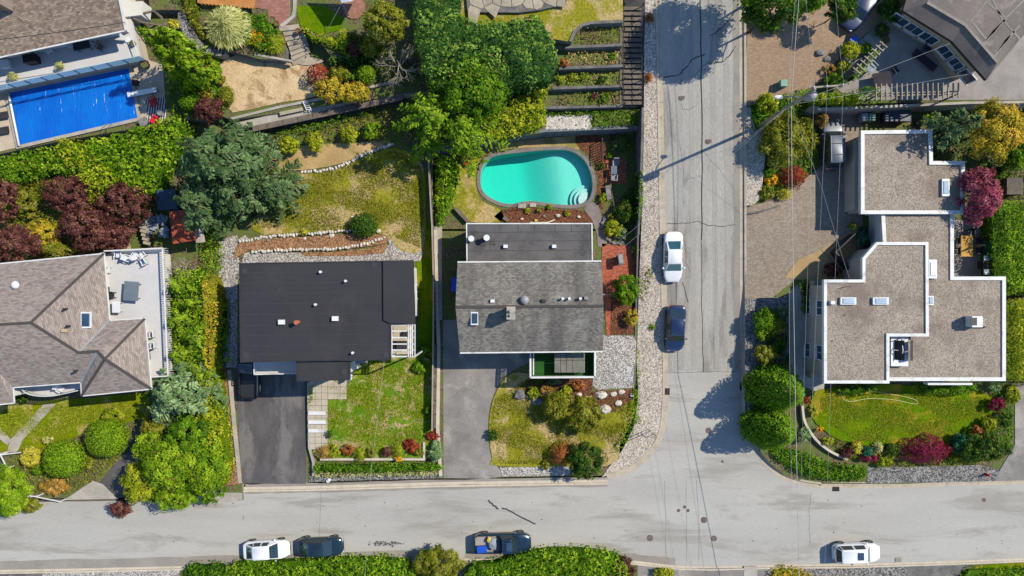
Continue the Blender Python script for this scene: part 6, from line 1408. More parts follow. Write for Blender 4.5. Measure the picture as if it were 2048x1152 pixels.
for u, v, r, h, m, l in ((338, 930, (66, 62), 5.5, 'lf_bright', 'tallest bright green tree in the middle of the lower left clump'), (405, 930, (52, 66), 4.6, 'lf_bright', 'tree between the tallest clump tree and yellow hedge'), (285, 965, (50, 52), 3.8, 'lf_lime', 'yellow-green tree overhanging the left driveway'), (372, 870, (52, 46), 4.8, 'lf_green', 'green tree just below the silvery fir'), (345, 985, (62, 42), 3.6, 'lf_bright', 'low tree of the clump nearest the road'), (300, 895, (44, 40), 4., 'lf_bright', 'tree of the clump nearest the topiary domes'), (415, 985, (40, 26), 3., 'lf_green', 'small tree of the clump at the concrete apron'), (310, 850, (36, 30), 3.2, 'lf_olive', 'olive tree of the clump under the silvery fir')): P_('roadside_tree', l, 'tree', u, v, r, zW, h, m, ls=.2, dens=1.)
P_('copper_shrub', 'copper red shrub at the road edge under bright trees', 'shrub', 238, 1018, (25, 18), zW, 1.6, 'lf_plum', ls=.18)
P_('topiary_ball', 'large clipped green topiary dome nearer the road', 'shrub', 126, 918, (40, 37), zW, 2.6, 'lf_bright', 'ball', .12, 1.)
P_('topiary_ball', 'large clipped green topiary dome nearer the hipped house', 'shrub', 212, 876, (41, 38), zW, 2.6, 'lf_bright', 'ball', .12, 1.)
for u, v, r, h, m, l in ((62, 914, (23, 25), 1.4, 'lf_yellow', 'golden yellow shrub left of the topiary domes'), (75, 938, (16, 14), 1., 'lf_green', 'green shrub below the golden yellow shrub'), (172, 925, (20, 16), 1., 'lf_olive', 'olive shrub below the topiary domes'), (225, 832, (26, 18), 1.2, 'lf_grass', 'light green shrub under the hipped roof corner'), (95, 882, (14, 10), .7, 'lf_straw', 'pale flowering shrub left of the topiary'), (10, 985, (50, 62), 3.6, 'lf_bright', 'bright tree at the bottom left edge of picture'), (60, 1012, (24, 15), 1.2, 'lf_olive', 'small olive shrub overhanging the road at left'), (40, 800, (18, 10), .9, 'lf_dark', 'dark shrub under the curved front balcony'), (110, 972, (38, 18), .7, 'lf_brown', 'brownish low shrub above the left driveway')): P_('front_shrub', l, 'tree' if h > 3 else 'shrub', u, v, r, zW, h, m, ls=.18)
# front of black-roof house
for u, v, r, m, k, l in ((648, 905, (20, 16), 'lf_brown', 'tuft', 'feathery brown grass at the left end of white planter'), (668, 903, (14, 14), 'lf_lime', 'broad', 'lime shrub near the left end of white planter'), (695, 900, (16, 12), 'lf_rust', 'broad', 'reddish shrub in the white planter'), (718, 908, (17, 18), 'lf_grass', 'tuft', 'left green fountain grass in the white planter'), (742, 906, (14, 12), 'lf_olive', 'broad', 'dark olive shrub in the middle of white planter'), (774, 904, (12, 14), 'lf_plum', 'broad', 'dark purple shrub in the white planter'), (795, 900, (16, 20), 'lf_grass', 'tuft', 'right green fountain grass in the white planter'), (822, 892, (18, 16), 'lf_red', 'broad', 'red flowering shrub at right in white planter'), (838, 903, (12, 10), 'lf_olive', 'broad', 'olive shrub at right end of white planter'), (796, 918, (9, 6), 'lf_orange', 'broad', 'small orange flower spilling over the white planter'), (660, 868, (9, 9), 'lf_dark', 'broad', 'small dark shrub beside the tile steps')):
    P_('planter_plant', l, 'plant', u, v, r, plus(zW, .3), .7, m, k, .14)
M_('low_hedge', 'clumpy green hedge below the white planter wall', 'hedge', smooth_px([(628, 930), (700, 927), (800, 927), (855, 925), (880, 930), (882, 942), (800, 946), (700, 947), (632, 946)], 2), zW, .8, 'lf_green', .16, 1.2, .5, .3, .4)
M_('lavender_strip', 'straw coloured flower strip along the road front', 'flowers', [(626, 944), (880, 940), (880, 952), (628, 956)], zW, .45, 'lf_straw', .13, .7, .3, .2, .2, core=False)
P_('corner_shrub', 'silvery shrub at the right end of the green planter hedge', 'shrub', 870, 905, (15, 28), zW, 1.1, 'lf_blue', ls=.15)
P_('red_flowers', 'red flowering plant at the fence end', 'flowers', 866, 872, (16, 12), zW, .9, 'lf_red', ls=.13)
for u, v, r, l in ((848, 700, (16, 12), 'green shrub beside the white pergola'), (838, 735, (16, 16), 'bright shrub at the lawn corner near the pergola'), (856, 820, (8, 9), 'small pale shrub along the lawn fence')): P_('fence_shrub', l, 'shrub', u, v, r, zW, 1., 'lf_green', ls=.15)
P_('brown_shrub', 'round brown shrub at the foot of the bark strip', 'shrub', 461, 935, (10, 13), zW, .8, 'lf_brown', ls=.13)
M_('driveway_plants', 'narrow green plants beside the tile path', 'plants', [(618, 770), (628, 770), (624, 820), (618, 820)], plus(zW, .3), .3, 'lf_bright', .14, .6, .3, .1, .2, core=False)
# -- front of shingle house
for u, v, r, h, m, k, l in ((1112, 812, (26, 34), 2.6, 'lf_olive', 'broad', 'olive green tree left of its twin on the corner lawn'), (1168, 830, (44, 46), 2.8, 'lf_olive', 'broad', 'larger olive green tree on the corner lawn'), (1172, 924, (42, 44), 3.2, 'lf_dark', 'broad', 'dark round tree overhanging the main road'), (1122, 910, (23, 25), 1.6, 'lf_rust', 'weep', 'rust red weeping maple on the corner lawn'), (985, 870, (13, 13), .9, 'lf_dark', 'broad', 'small dark shrub at the old driveway edge'), (1092, 932, (11, 10), .8, 'lf_olive', 'broad', 'small shrub at the lawn front edge'), (1066, 786, (15, 13), .9, 'lf_grass', 'broad', 'light shrub left in the bed below deck'), (1092, 778, (14, 11), .9, 'lf_brown', 'broad', 'brownish shrub in the bed below deck'), (1130, 784, (15, 14), .9, 'lf_lime', 'broad', 'lime shrub in the bed below deck'), (1158, 772, (18, 12), .8, 'lf_rust', 'broad', 'rust flowers at right in the bed below deck'), (1108, 764, (16, 9), .7, 'lf_blue', 'broad', 'grey-green shrub against the deck wall'), (1075, 762, (14, 9), .8, 'lf_dark', 'broad', 'dark shrub under the deck corner')): P_('front_tree' if h > 2 else 'front_shrub', l, 'tree' if h > 2 else 'shrub', u, v, r, zD, h, m, k, ls=.16)
M_('grass_fringe', 'long grass fringe along the corner lawn and verge', 'grass', smooth_px([(1262, 785), (1276, 780), (1278, 820), (1270, 860), (1255, 885), (1235, 905), (1225, 900), (1245, 870), (1258, 840)], 2), plus(zD, .08), .25, 'lf_green', .15, .6, .3, .1, .2, core=False)
# -- east side
P_('olive_tree', 'big round olive green tree beside the side road', 'tree', 1578, 276, (66, 62), 2.6, 4., 'lf_olive', 'broad', .2, 1., ncl=95)
M_('bank_shrubs', 'dense green shrubs on the bank around the utility pole', 'shrubs', smooth_px([(1500, 205), (1530, 190), (1570, 185), (1610, 172), (1630, 190), (1622, 215), (1590, 235), (1550, 240), (1520, 265), (1505, 240)], 2), 3.2, 1.7, 'lf_green', .19, 1., .55)
for u, v, r, z, h, m, k, l in ((1535, 205, (22, 20), 3.4, 2.6, 'lf_lime', 'broad', 'bright yellow-green shrub at the utility pole foot'), (1565, 238, (20, 16), 2.8, 2.4, 'lf_bright', 'broad', 'bright shrub above the big olive tree'), (1588, 352, (30, 25), 2.5, 1.5, 'lf_red', 'weep', 'dark red weeping maple at the paver driveway edge'), (1544, 360, (16, 13), 2.5, .8, 'lf_orange', 'flowers', 'orange flowers beside the red weeping maple'), (1570, 387, (18, 16), 2.4, .8, 'lf_yellow', 'tuft', 'pale yellow grass at the driveway tip'), (1535, 384, (20, 17), 2.4, .8, 'lf_olive', 'broad', 'olive shrub left of the pale yellow grass'), (1535, 342, (16, 12), 2.5, 1., 'lf_green', 'broad', 'green shrub above the orange flowers'), (1648, 238, (16, 18), 2.4, 2.2, 'lf_brown', 'tuft', 'brown palm-like plant beside the sport utility vehicle')): P_('roadside_shrub', l, 'tree' if h > 3 else 'shrub', u, v, r, z, h, m, k, ls=.16)
P_('cone_tree', 'clipped dome tree casting the upper pointed shadow', 'tree', 1564, 782, (60, 52), .7, 6.8, 'lf_green', 'cone', .18, 1.1, lift=.0)
P_('cone_tree', 'clipped dome tree casting the lower pointed shadow', 'tree', 1550, 862, (56, 48), .4, 6., 'lf_green', 'cone', .18, 1.1, lift=.0)
for u, v, r, h, m, l in ((1532, 640, (28, 26), 1.8, 'lf_green', 'green shrub at the top of the shaded roadside bed'), (1553, 655, (20, 22), 1.6, 'lf_olive', 'golden shrub in the shaded roadside bed'), (1528, 665, (20, 18), 1.2, 'lf_bright', 'light green shrub in the shaded roadside bed'), (1532, 708, (26, 22), 1.6, 'lf_olive', 'olive shrub above the clipped dome trees'), (1560, 690, (18, 20), 1.2, 'lf_dark', 'dark shrub beside the shaded path'), (1560, 622, (14, 12), .9, 'lf_blue', 'grey-green shrub beside dark boulders'), (1610, 570, (14, 12), .9, 'lf_dark', 'dark shrub beside the entry path'), (1665, 540, (20, 14), 1.1, 'lf_plum', 'dark red shrub at the entry court'), (1726, 475, (16, 24), 1.4, 'lf_teal', 'dark teal shrub in the entry corner'), (1612, 600, (9, 34), .7, 'lf_dark', 'dark narrow shrub strip beside the tan garden wall'), (1610, 580, (8, 6), .5, 'lf_orange', 'small orange plant beside the entry path')): P_('bed_shrub', l, 'shrub', u, v, r, zE, h, m, ls=.16)
M_('cotoneaster', 'sprawling dark green ground cover on the eastern corner', 'ground cover', smooth_px([(1535, 900), (1560, 890), (1610, 900), (1660, 925), (1700, 928), (1735, 935), (1733, 962), (1680, 963), (1620, 958), (1580, 940), (1550, 920)], 2), .15, .7, 'lf_green', .18, 1.1, .5, .3, .5)
P_('silver_shrub', 'silver-green shrub between dome tree and curved wall', 'shrub', 1608, 870, (14, 20), .6, 1., 'lf_blue', ls=.15)
P_('red_shrub', 'small red shrub at the upper end of curved wall', 'shrub', 1613, 800, (8, 9), .9, .8, 'lf_red', ls=.13)
for u, v, r, m, k, l in ((1628, 822, (10, 14), 'lf_lime', 'broad', 'lime plants at the lawn west end'), (1640, 858, (8, 8), 'lf_orange', 'broad', 'orange flowers inside the curved wall'), (1656, 882, (14, 10), 'lf_lime', 'broad', 'yellow-green plants inside the curved wall'), (1695, 904, (15, 15), 'lf_plum', 'broad', 'dark red shrub at the curved wall end'), (1714, 896, (12, 15), 'lf_yellow', 'broad', 'golden plants right of the dark red shrub'), (1734, 903, (11, 11), 'lf_teal', 'ball', 'small clipped dark green ball in the lawn border'), (1758, 895, (13, 15), 'lf_straw', 'tuft', 'pale straw grass in the lawn border'), (1740, 916, (22, 8), 'lf_maroon', 'broad', 'low dark red plants in front of the lawn border'), (1785, 900, (18, 18), 'lf_dark', 'broad', 'dark green shrub left of the crimson maple'), (1770, 925, (20, 10), 'lf_lime', 'broad', 'yellow-green edging plants in the lawn border'), (1910, 916, (14, 8), 'lf_lime', 'broad', 'yellow-green plants right of the crimson maple')): P_('border_plant', l, 'plant', u, v, r, zE, .9, m, k, .14)
P_('crimson_maple', 'wide crimson weeping maple in the lawn border', 'tree', 1857, 902, (54, 30), zE, 1.7, 'lf_maroon', 'weep', .2, 1.1)
P_('dark_shrub', 'large dark green shrub at the lawn border right end', 'tree', 1975, 895, (64, 34), zE, 2.4, 'lf_dark', 'broad', .18)
P_('dark_shrub', 'dark green shrub between crimson maple and large dark shrub', 'shrub', 1930, 888, (28, 24), zE, 1.6, 'lf_teal', 'broad', .17)
for u, v, r, m, l in ((1994, 808, (20, 16), 'lf_maroon', 'crimson shrub at the right end of eastern lawn'), (2028, 790, (16, 22), 'lf_lime', 'yellow-green shrub at the right house corner'), (1980, 850, (18, 16), 'lf_lime', 'lime shrub above the large dark shrub'), (2010, 840, (20, 18), 'lf_dark', 'dark shrub beside the right edge driveway'), (1955, 862, (12, 12), 'lf_rust', 'rust coloured plant at the lawn edge'), (1990, 775, (18, 12), 'lf_blue', 'grey shrub against the parapet house')): P_('corner_shrub', l, 'shrub', u, v, r, zE, 1.3, m, ls=.15)
M_('clipped_hedge', 'low clipped hedge under the parapet house front wall', 'hedge', [(1840, 768), (1955, 766), (1957, 786), (1920, 792), (1850, 790)], 1., 1., 'lf_green', .14, 1.1, .4, .15, .4)
M_('house_shrubs', 'green shrubs under the parapet house front corner', 'shrubs', smooth_px([(1672, 772), (1745, 768), (1752, 785), (1720, 795), (1680, 790)], 2), 1., .9, 'lf_green', .15, 1., .4)
M_('tall_hedge', 'tall bright clipped hedge at the right edge', 'hedge', [(1988, 405), (2010, 398), (2120, 398), (2120, 592), (2010, 592), (1995, 560), (1992, 480)], zE, 3.2, 'lf_bright', .16, 1.1, .5, .2, .6)
M_('tall_hedge', 'lower yellowish hedge beside the parapet house right side', 'hedge', [(2016, 598), (2120, 598), (2120, 765), (2018, 765)], zE, 2.6, 'lf_lime', .16, 1.1, .5, .2, .5)
P_('red_maple', 'rosy red maple beside the gravel garage roof', 'tree', 1964, 390, (42, 66), 2.3, 6., 'lf_pink', 'broad', .18, 1., ncl=80, cr=.2)
P_('autumn_tree', 'large yellow and orange autumn tree at the right edge', 'tree', 1996, 258, (66, 66), 2.3, 7., 'lf_autumn', 'broad', .2, 1., ncl=80)
P_('dark_pine', 'dark blue-green pine left of the autumn tree', 'tree', 1918, 250, (72, 60), 2.3, 7.5, 'lf_cedar', 'conifer', .3, .8, asp=.42)
P_('green_tree', 'green tree at the right edge below the autumn tree', 'tree', 2036, 300, (30, 44), 2.3, 4., 'lf_green', 'broad', .2)
for u, v, r, m, l in ((2000, 352, (26, 22), 'lf_dark', 'ivy bush beside the rosy maple'), (2002, 380, (12, 18), 'lf_orange', 'small golden bush right of the rosy maple'), (1985, 490, (12, 40), 'lf_teal', 'dark clipped plants along the back patio'), (1862, 238, (16, 14), 'lf_bright', 'bright shrub beside the bins'), (1706, 452, (10, 10), 'lf_dark', 'dark potted bush near the garage porch')): P_('yard_shrub', l, 'shrub', u, v, r, 2.3, 1.4, m, ls=.16)
# -- northeast
P_('street_tree', 'broad green tree at the top beside the side road', 'tree', 1552, 5, (70, 56), 4.9, 8.5, 'lf_dark', 'broad', .22, 1.)
P_('street_tree', 'tall out of frame tree shading the top of the side road', 'tree', 1560, -75, (105, 80), 5.2, 11., 'lf_green', 'broad', .26, .8)
P_('street_tree', 'green tree beside the blue car at top right', 'tree', 1685, 15, (34, 40), 4.9, 4.5, 'lf_dark', 'broad', .2)
P_('street_tree', 'green tree between the two top driveway trees', 'tree', 1620, -5, (40, 28), 4.9, 4.5, 'lf_green', 'broad', .2)
for u, v, r, m, h, l in ((1705, 100, (22, 20), 'lf_lime', 1.4, 'yellow-green shrub beside the slatted vine pergola'), (1690, 132, (14, 14), 'lf_lime', 1.2, 'small yellow-green shrub below the pergola shrub'), (1672, 160, (24, 18), 'lf_green', 1.2, 'green shrub beside the pole crossarm'), (1660, 140, (16, 12), 'lf_brown', .8, 'brown shrub at the upper driveway edge'), (1735, 95, (12, 14), 'lf_green', 1., 'green shrub at the pergola top end'), (1780, 20, (24, 30), 'lf_dark', 1.8, 'dark shrub beside the tan house'), (1765, 62, (16, 18), 'lf_dark', .8, 'dark potted plants beside the teal hose')): P_('garden_shrub', l, 'shrub', u, v, r, zF, h, m, ls=.16)
for k in range(6): P_('thuja', ['first clipped thuja from the left', 'second clipped thuja from the left', 'third clipped thuja from the left', 'fourth clipped thuja from the left', 'fifth clipped thuja from the left', 'sixth clipped thuja from the left'][k]+' in the row below the pole', 'shrub', 1625+k*16, 198, (11, 12), 3.9, 1.9, 'lf_lime' if k % 2 else 'lf_bright', 'ball', .13, 1., 'clipped thujas below the pole')
M_('pergola_vine', 'green vine climbing the left end of the lower pergola', 'vine', smooth_px([(1708, 178), (1740, 172), (1768, 182), (1766, 205), (1735, 210), (1710, 200)], 2), 4.2, 2.2, 'lf_green', .17, 1., .45, core=False)
M_('pergola_vine', 'clipped vine hedge running through the diagonal pergola', 'vine', [(1752, 96), (1762, 104), (1725, 150), (1712, 160), (1708, 145)], zF, 1.9, 'lf_bright', .16, 1., .4, .15, .3)
# -- south edge
M_('front_hedge', 'long bright hedge along the bottom road edge', 'hedge', smooth_px([(455, 1128), (560, 1120), (700, 1114), (800, 1118), (830, 1140), (830, 1260), (455, 1260)], 2), .1, 1.3, 'lf_bright', .19, 1., .55)
M_('front_hedge', 'green hedge left of the parked white hatchback', 'hedge', smooth_px([(362, 1138), (400, 1130), (440, 1128), (452, 1150), (455, 1260), (360, 1260)], 2), .1, 1.1, 'lf_green', .19, 1., .5)
P_('willow_shrub', 'olive willowy shrub between the bottom hedges', 'shrub', 876, 1130, (60, 40), .1, 2.4, 'lf_olive', 'broad', .17, 1.2)
M_('front_hedge', 'large glossy green hedge below the pickup truck', 'hedge', smooth_px([(918, 1160), (945, 1128), (985, 1125), (1030, 1108), (1110, 1098), (1180, 1100), (1240, 1112), (1262, 1140), (1262, 1260), (918, 1260)], 2), .1, 1.7, 'lf_bright', .2, 1.1, .6)
P_('smoke_bush', 'dark purple bush at the end of the glossy hedge', 'shrub', 1250, 1140, (24, 28), .1, 1.6, 'lf_plum', ls=.17)
P_('red_flowers', 'lime shrub with red flowers at the bottom edge', 'shrub', 1328, 1148, (24, 14), .1, .9, 'lf_lime', ls=.15)
M_('autumn_bed', 'red and yellow low shrubs at the bottom edge', 'shrubs', smooth_px([(1545, 1140), (1590, 1136), (1620, 1146), (1640, 1170), (1640, 1220), (1540, 1220)], 2), .1, .6, 'lf_autumn', .16, 1., .4)
M_('slope_shrubs', 'bright shrubs at the bottom right corner', 'shrubs', smooth_px([(1925, 1150), (1960, 1135), (2050, 1135), (2150, 1130), (2150, 1260), (1910, 1260)], 2), .1, .7, 'lf_bright', .18, 1., .5)
# low growth filling the ground between the larger plants
for nm, lb, ct, px, zf, h, m, d in (
    ('slope_thicket', 'tangled olive undergrowth beneath the plum trees', 'undergrowth', [(-60, 345), (60, 350), (180, 372), (300, 380), (310, 430), (262, 470), (240, 500), (100, 512), (-60, 520)], zW, 1.1, 'lf_olive', .8),
    ('bank_weeds', 'patchy weeds on the bank below the dark timber wall', 'weeds', [(545, 268), (640, 255), (800, 205), (860, 205), (860, 310), (800, 288), (720, 284), (620, 284), (550, 300)], zW, .3, 'lf_olive', .45),
    ('garden_weeds', 'low green growth around the clipped cedars by the blue pool', 'undergrowth', [(335, 135), (400, 150), (440, 135), (455, 170), (458, 222), (400, 238), (345, 236), (335, 190)], ZA, .35, 'lf_green', .7),
    ('border_cover', 'low leafy cover in the border below the eastern lawn', 'ground cover', [(1640, 872), (1720, 892), (1920, 890), (2000, 880), (2010, 915), (1960, 930), (1760, 934), (1690, 915)], zE, .3, 'lf_olive', .7),
    ('border_cover', 'leafy cover at the right end of the eastern lawn', 'ground cover', [(1980, 770), (2030, 770), (2030, 880), (1960, 880), (1990, 830)], zE, .35, 'lf_green', .7),
    ('yard_weeds', 'rough grass behind the gravel-roof garage', 'grass', [(1870, 225), (2100, 215), (2100, 400), (1990, 400), (1935, 330), (1870, 318)], zE, .25, 'lf_dark', .55),
    ('front_weeds', 'brown-green low growth around the topiary domes', 'undergrowth', [(20, 905), (90, 890), (260, 860), (260, 900), (200, 955), (140, 990), (60, 985), (20, 950)], zW, .25, 'lf_olive', .5),
    ('roadside_cover', 'leafy cover beneath the big olive tree by the side road', 'ground cover', [(1520, 215), (1630, 205), (1640, 330), (1600, 365), (1540, 395), (1522, 390), (1532, 300)], zE, .5, 'lf_green', .7),
    ('roadside_cover', 'dark leafy cover in the shaded bed above the dome trees', 'ground cover', [(1510, 625), (1575, 615), (1580, 735), (1540, 750), (1512, 740)], zE, .35, 'lf_dark', .6),
    ('fence_cover', 'bright plants between the rust red shed and gravel strip', 'plants', [(405, 460), (435, 450), (446, 500), (440, 560), (418, 560), (400, 535), (395, 500)], zW, .6, 'lf_bright', .8),
    ('fence_cover', 'green plants between the dying hedge and gravel strip', 'plants', [(432, 590), (452, 600), (456, 660), (452, 725), (436, 735), (438, 660)], zW, .8, 'lf_green', .8),
    ('upper_growth', 'mixed growth in the upper garden beside the small lawn', 'undergrowth', [(640, 70), (700, 62), (800, 95), (860, 90), (860, 175), (790, 165), (740, 130), (665, 118)], ZA, .9, 'lf_dark', .6),
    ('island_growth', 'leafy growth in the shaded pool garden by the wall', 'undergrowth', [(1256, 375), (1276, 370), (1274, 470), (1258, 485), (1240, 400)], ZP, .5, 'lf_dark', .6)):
    M_(nm, lb, ct, px, zf, h, m, .16, d, .5, .3, .35, core=False)
# loose grass on the lawns (uneven, uncountable)
def turf(name, px, zf, n, mat, seed, h=.1):
    rg = np.random.default_rng(seed); ws = [WZ(u, v, zf) for u, v in px]; poly = [(p.x, p.y) for p in ws]; A = np.array(poly); lo, hi = A.min(0), A.max(0)
    P = rg.uniform(lo, hi, (n*3, 2)); P = P[pin(P, poly)][:n]; m = len(P); k = np.sin(P[:, 0]*1.3+np.sin(P[:, 1]*1.7)*1.5)+np.sin(P[:, 1]*2.1+P[:, 0]*.6); keep = k+rg.normal(size=m)*.8 > -.5; P = P[keep]; m = len(P)
    z = np.array([zf(a, b) for a, b in P]) if callable(zf) else np.full(m, zf)
    N = rg.normal(size=(m, 3))*.6+np.array([0, 0, .6]); T = rg.normal(size=(m, 3))*.7+np.array([0, 0, .7])
    me = leaf_mesh(name, np.concatenate([P, (z+h*.4)[:, None]], 1), N, rg.uniform(0, 1, m), h*1.5, h*.5, mat, T, rg); o = put(bpy.data.objects.new(name, me)); tag(o, kind='stuff'); return o
def tl(o, l): tag(o, l, 'grass'); return o
tl(turf('lawn_grass', [(652, 775), (720, 725), (842, 715), (860, 725), (862, 888), (640, 915), (652, 880)], plus(zW, .3), 22000, 'lf_grass', 1), 'short weedy grass on the front lawn above the white planter')
tl(turf('lawn_grass', [(515, 455), (545, 345), (605, 350), (720, 322), (790, 300), (842, 335), (848, 420), (840, 495), (770, 466), (600, 460)], plus(zW, .06), 30000, 'lf_olive', 2, .09), 'short dry grass on the back lawn of the black-roofed house')
tl(turf('lawn_grass', [(980, 850), (990, 798), (1060, 755), (1180, 795), (1262, 800), (1240, 880), (1212, 928), (1000, 928)], plus(zD, .06), 26000, 'lf_olive', 3, .09), 'short dry grass on the corner lawn')
tl(turf('lawn_grass', [(1642, 795), (1800, 784), (1970, 795), (1980, 820), (1915, 876), (1800, 884), (1712, 882), (1640, 835)], plus(zE, .1), 26000, 'lf_grass', 4, .08), 'short green grass on the eastern front lawn')
tl(turf('lawn_grass', [(30, 820), (270, 800), (270, 830), (200, 850), (80, 880), (0, 870), (0, 820)], plus(zW, .06), 16000, 'lf_grass', 5, .09), 'short grass in front of the hipped house')
# ------------------------------------------------------------------ west front garden surfaces
sheet('lawn', [(-60, 812), (28, 812), (120, 800), (300, 785), (300, 830), (240, 850), (160, 870), (90, 900), (30, 905), (-60, 900)], zW, ['lawn', 'soil'], dz=.05)
sheet('path', [(88, 808), (112, 808), (45, 880), (34, 905), (14, 905), (20, 880)], zW, ['concrete', 'concrete'], dz=.08)
sheet('path', [(-60, 835), (-10, 845), (22, 880), (14, 890), (-20, 862), (-60, 855)], zW, ['concrete', 'concrete'], dz=.075)
sheet('asphalt_driveway', [(135, 995), (200, 965), (250, 900), (270, 850), (300, 850), (300, 996)], zW, ['blacktop', 'concrete'], dz=.06)
sheet('kerb_ramp', [(128, 1000), (185, 962), (205, 968), (235, 998)], zW, ['concrete', 'concrete'], dz=.09)
sheet('apron', [(390, 975), (484, 968), (484, 1001), (390, 1003)], .02, ['concrete', 'concrete'], dz=.06)
sheet('bark_bed', [(455, 935), (484, 935), (484, 968), (440, 972)], zW, ['bark_red', 'soil'], dz=.09)
# ------------------------------------------------------------------ furniture and small things
def chair(name, label, u, v, z, mat, a, group=None, s=1.):
    p = W(u, v, z); root = thing(name, label, 'chair', p, group); root.rotation_euler = (0, 0, a)
    def part(n, g, m=mat): o = bpy.data.objects.new(n, g.mesh(n, m)); COL.objects.link(o); o.parent = root
    g = G(); g.box((0, 0, .4*s), (.5*s, .5*s, .07)); part('seat', g)
    g = G(); g.beam((0, .25*s, .42*s), (0, .38*s, .95*s), .5*s, .06, up=(0, 1, 0)); part('backrest', g)
    for sx in (-1, 1):
        g = G(); g.beam((sx*.27*s, -.22*s, .6*s), (sx*.27*s, .3*s, .62*s), .07, .05); part('armrest', g)
        for sy in (-1, 1): g = G(); g.beam((sx*.23*s, sy*.22*s, 0), (sx*.23*s, sy*.22*s, .42*s), .05, .05); part('leg', g)
    return root
def table(name, label, u, v, z, w, d, h, mat, a=0., round_=False, legm=None):
    p = W(u, v, z+h); p.z = z; root = thing(name, label, 'table', p); root.rotation_euler = (0, 0, a)
    def part(n, g, m): o = bpy.data.objects.new(n, g.mesh(n, m)); COL.objects.link(o); o.parent = root
    g = G(); (g.cyl((0, 0, h-.04), w/2, .05, 18) if round_ else g.box((0, 0, h-.02), (w, d, .05))); part('table_top', g, mat)
    for sx in (-1, 1):
        for sy in (-1, 1): g = G(); g.beam((sx*w*.36, sy*d*.36, 0), (sx*w*.4 if not round_ else sx*w*.2, sy*d*.4 if not round_ else sy*d*.2, h-.05), .05, .05); part('leg', g, legm or mat)
    return root
def bin_(label, u, v, z, mat, w=.55, d=.65, h=1., name='wheelie_bin', cat='bin', a=0.):
    p = W(u, v, z+h); p.z = z; root = thing(name, label, cat, p); root.rotation_euler = (0, 0, a)
    g = G(); g.box((0, 0, h/2), (w*.86, d*.86, h), 0, 0, 1.14); o = bpy.data.objects.new('body', g.mesh('body', mat)); COL.objects.link(o); o.parent = root
    g = G(); g.box((0, 0, h+.03), (w*1.05, d*1.05, .07), 0, 0, .9); o = bpy.data.objects.new('lid', g.mesh('lid', mat)); COL.objects.link(o); o.parent = root
    return root
def pot(label, u, v, z, r, h, mat, name='flower_pot'):
    p = W(u, v, z+h); p.z = z; root = thing(name, label, 'pot', p); g = G(); g.cyl(p, r*.75, h, 14, r, 0, False); g.obj('pot', mat, root); g = G(); g.cyl(p+Vector((0, 0, h*.75)), r*.9, .02, 14); g.obj('soil', 'soil', root); return root
zd = 3.9
for k, (u, v, l) in enumerate(((243, 510, 'white plastic chair at left of the deck corner group'), (262, 517, 'white plastic chair in the deck corner group nearest camera left'), (276, 512, 'white plastic chair in the middle of the deck corner group'), (290, 510, 'white plastic chair right in the deck corner group'), (292, 525, 'white plastic chair pulled out from the deck corner group'))): chair('plastic_chair', l, u, v, zd, 'white_metal', k*1.3, 'white chairs on the grey deck')
for k, (u, v, l) in enumerate(((219, 540, 'pale chair along the roof eave at deck top'), (228, 590, 'dark chair along the roof eave'), (308, 668, 'white chair beside the picket railing at right'), (310, 690, 'white round chair beside the picket railing'))): chair('deck_chair', l, u, v, zd, 'white_metal' if k != 1 else 'dark_metal', 1.57 if k < 2 else -1.5)
table('glass_table', 'rectangular glass table on the grey deck', 262, 582, zd, 1.3, 1.7, .72, 'table_glass', R(-4), False, 'dark_metal')
table('side_table', 'small white table beside the roof eave', 232, 614, zd, .7, 1., .7, 'white_metal')
chair('lounge_chair', 'white cushioned chair on the curved front balcony', 128, 776, 3.2, 'white_metal', 1.)
# blue pool surrounds
db_ = thing('diving_board', 'white diving board at the right end of blue pool', 'diving board', W(285, 185, ZA)); g = G(); g.beam(W(255, 190, ZA+.5), W(313, 179, ZA+.5), .45, .06); g.obj('board', 'white_metal', db_)
for u, v in ((300, 182), (310, 180)): g = G(); p = W(u, v, ZA+.5); g.beam(p-Vector((0, 0, .5)), p, .4, .1); g.obj('support', 'grey_metal', db_)
g = G(); g.prism([W(u, v, ZA+.07) for u, v in [(290, 200), (330, 193), (334, 240), (296, 250)]], ZA+.04); tag(g.obj('striped_rug', 'rug_striped'), 'striped outdoor rug under the red chairs', 'rug')
chair('red_chair', 'red chair on the striped rug nearer the diving board', 312, 207, ZA+.07, 'red_cloth', R(-70), None, 1.25); chair('red_chair', 'red chair on the striped rug farther from the diving board', 315, 242, ZA+.07, 'red_cloth', R(-120), None, 1.25)
table('wire_table', 'small round wire table between the red chairs', 319, 225, ZA+.07, .5, .5, .5, 'grey_metal', 0, True)
table('stone_block', 'square grey side table at pool corner', 286, 244, ZA+.05, .75, .75, .45, 'rock_grey', R(30))
g = G()
for k in (0, 10): a = W(214+k, 258, ZA); g.tube([a+Vector((0, -.3, 0)), a+Vector((0, -.25, .7)), a+Vector((.05, .1, .75)), a+Vector((.1, .45, .1))], .025, 5)
tag(g.obj('pool_ladder', 'grey_metal'), 'curved metal handrails at the blue pool edge', 'ladder')
for u, v, l in ((-2, 232, 'upper dark lounger cut by the left edge'), (0, 262, 'lower dark lounger cut by the left edge')):
    rt = thing('sun_lounger', l, 'lounger', W(u, v, ZA+.05)); g = G(); g.box(W(u, v, ZA+.35), (1.6, .6, .08), R(10)); g.obj('mattress', 'rug_dark', rt)
    for dx in (-.6, .6): g = G(); g.box(W(u, v, ZA+.18)+Vector((dx, dx*.18, 0)), (.06, .5, .3), R(10)); g.obj('leg', 'grey_metal', rt)
bin_('black pump box at the blue pool corner', 270, 165, ZA+.05, 'black_plastic', .5, .45, .35, 'pump_box', 'box')
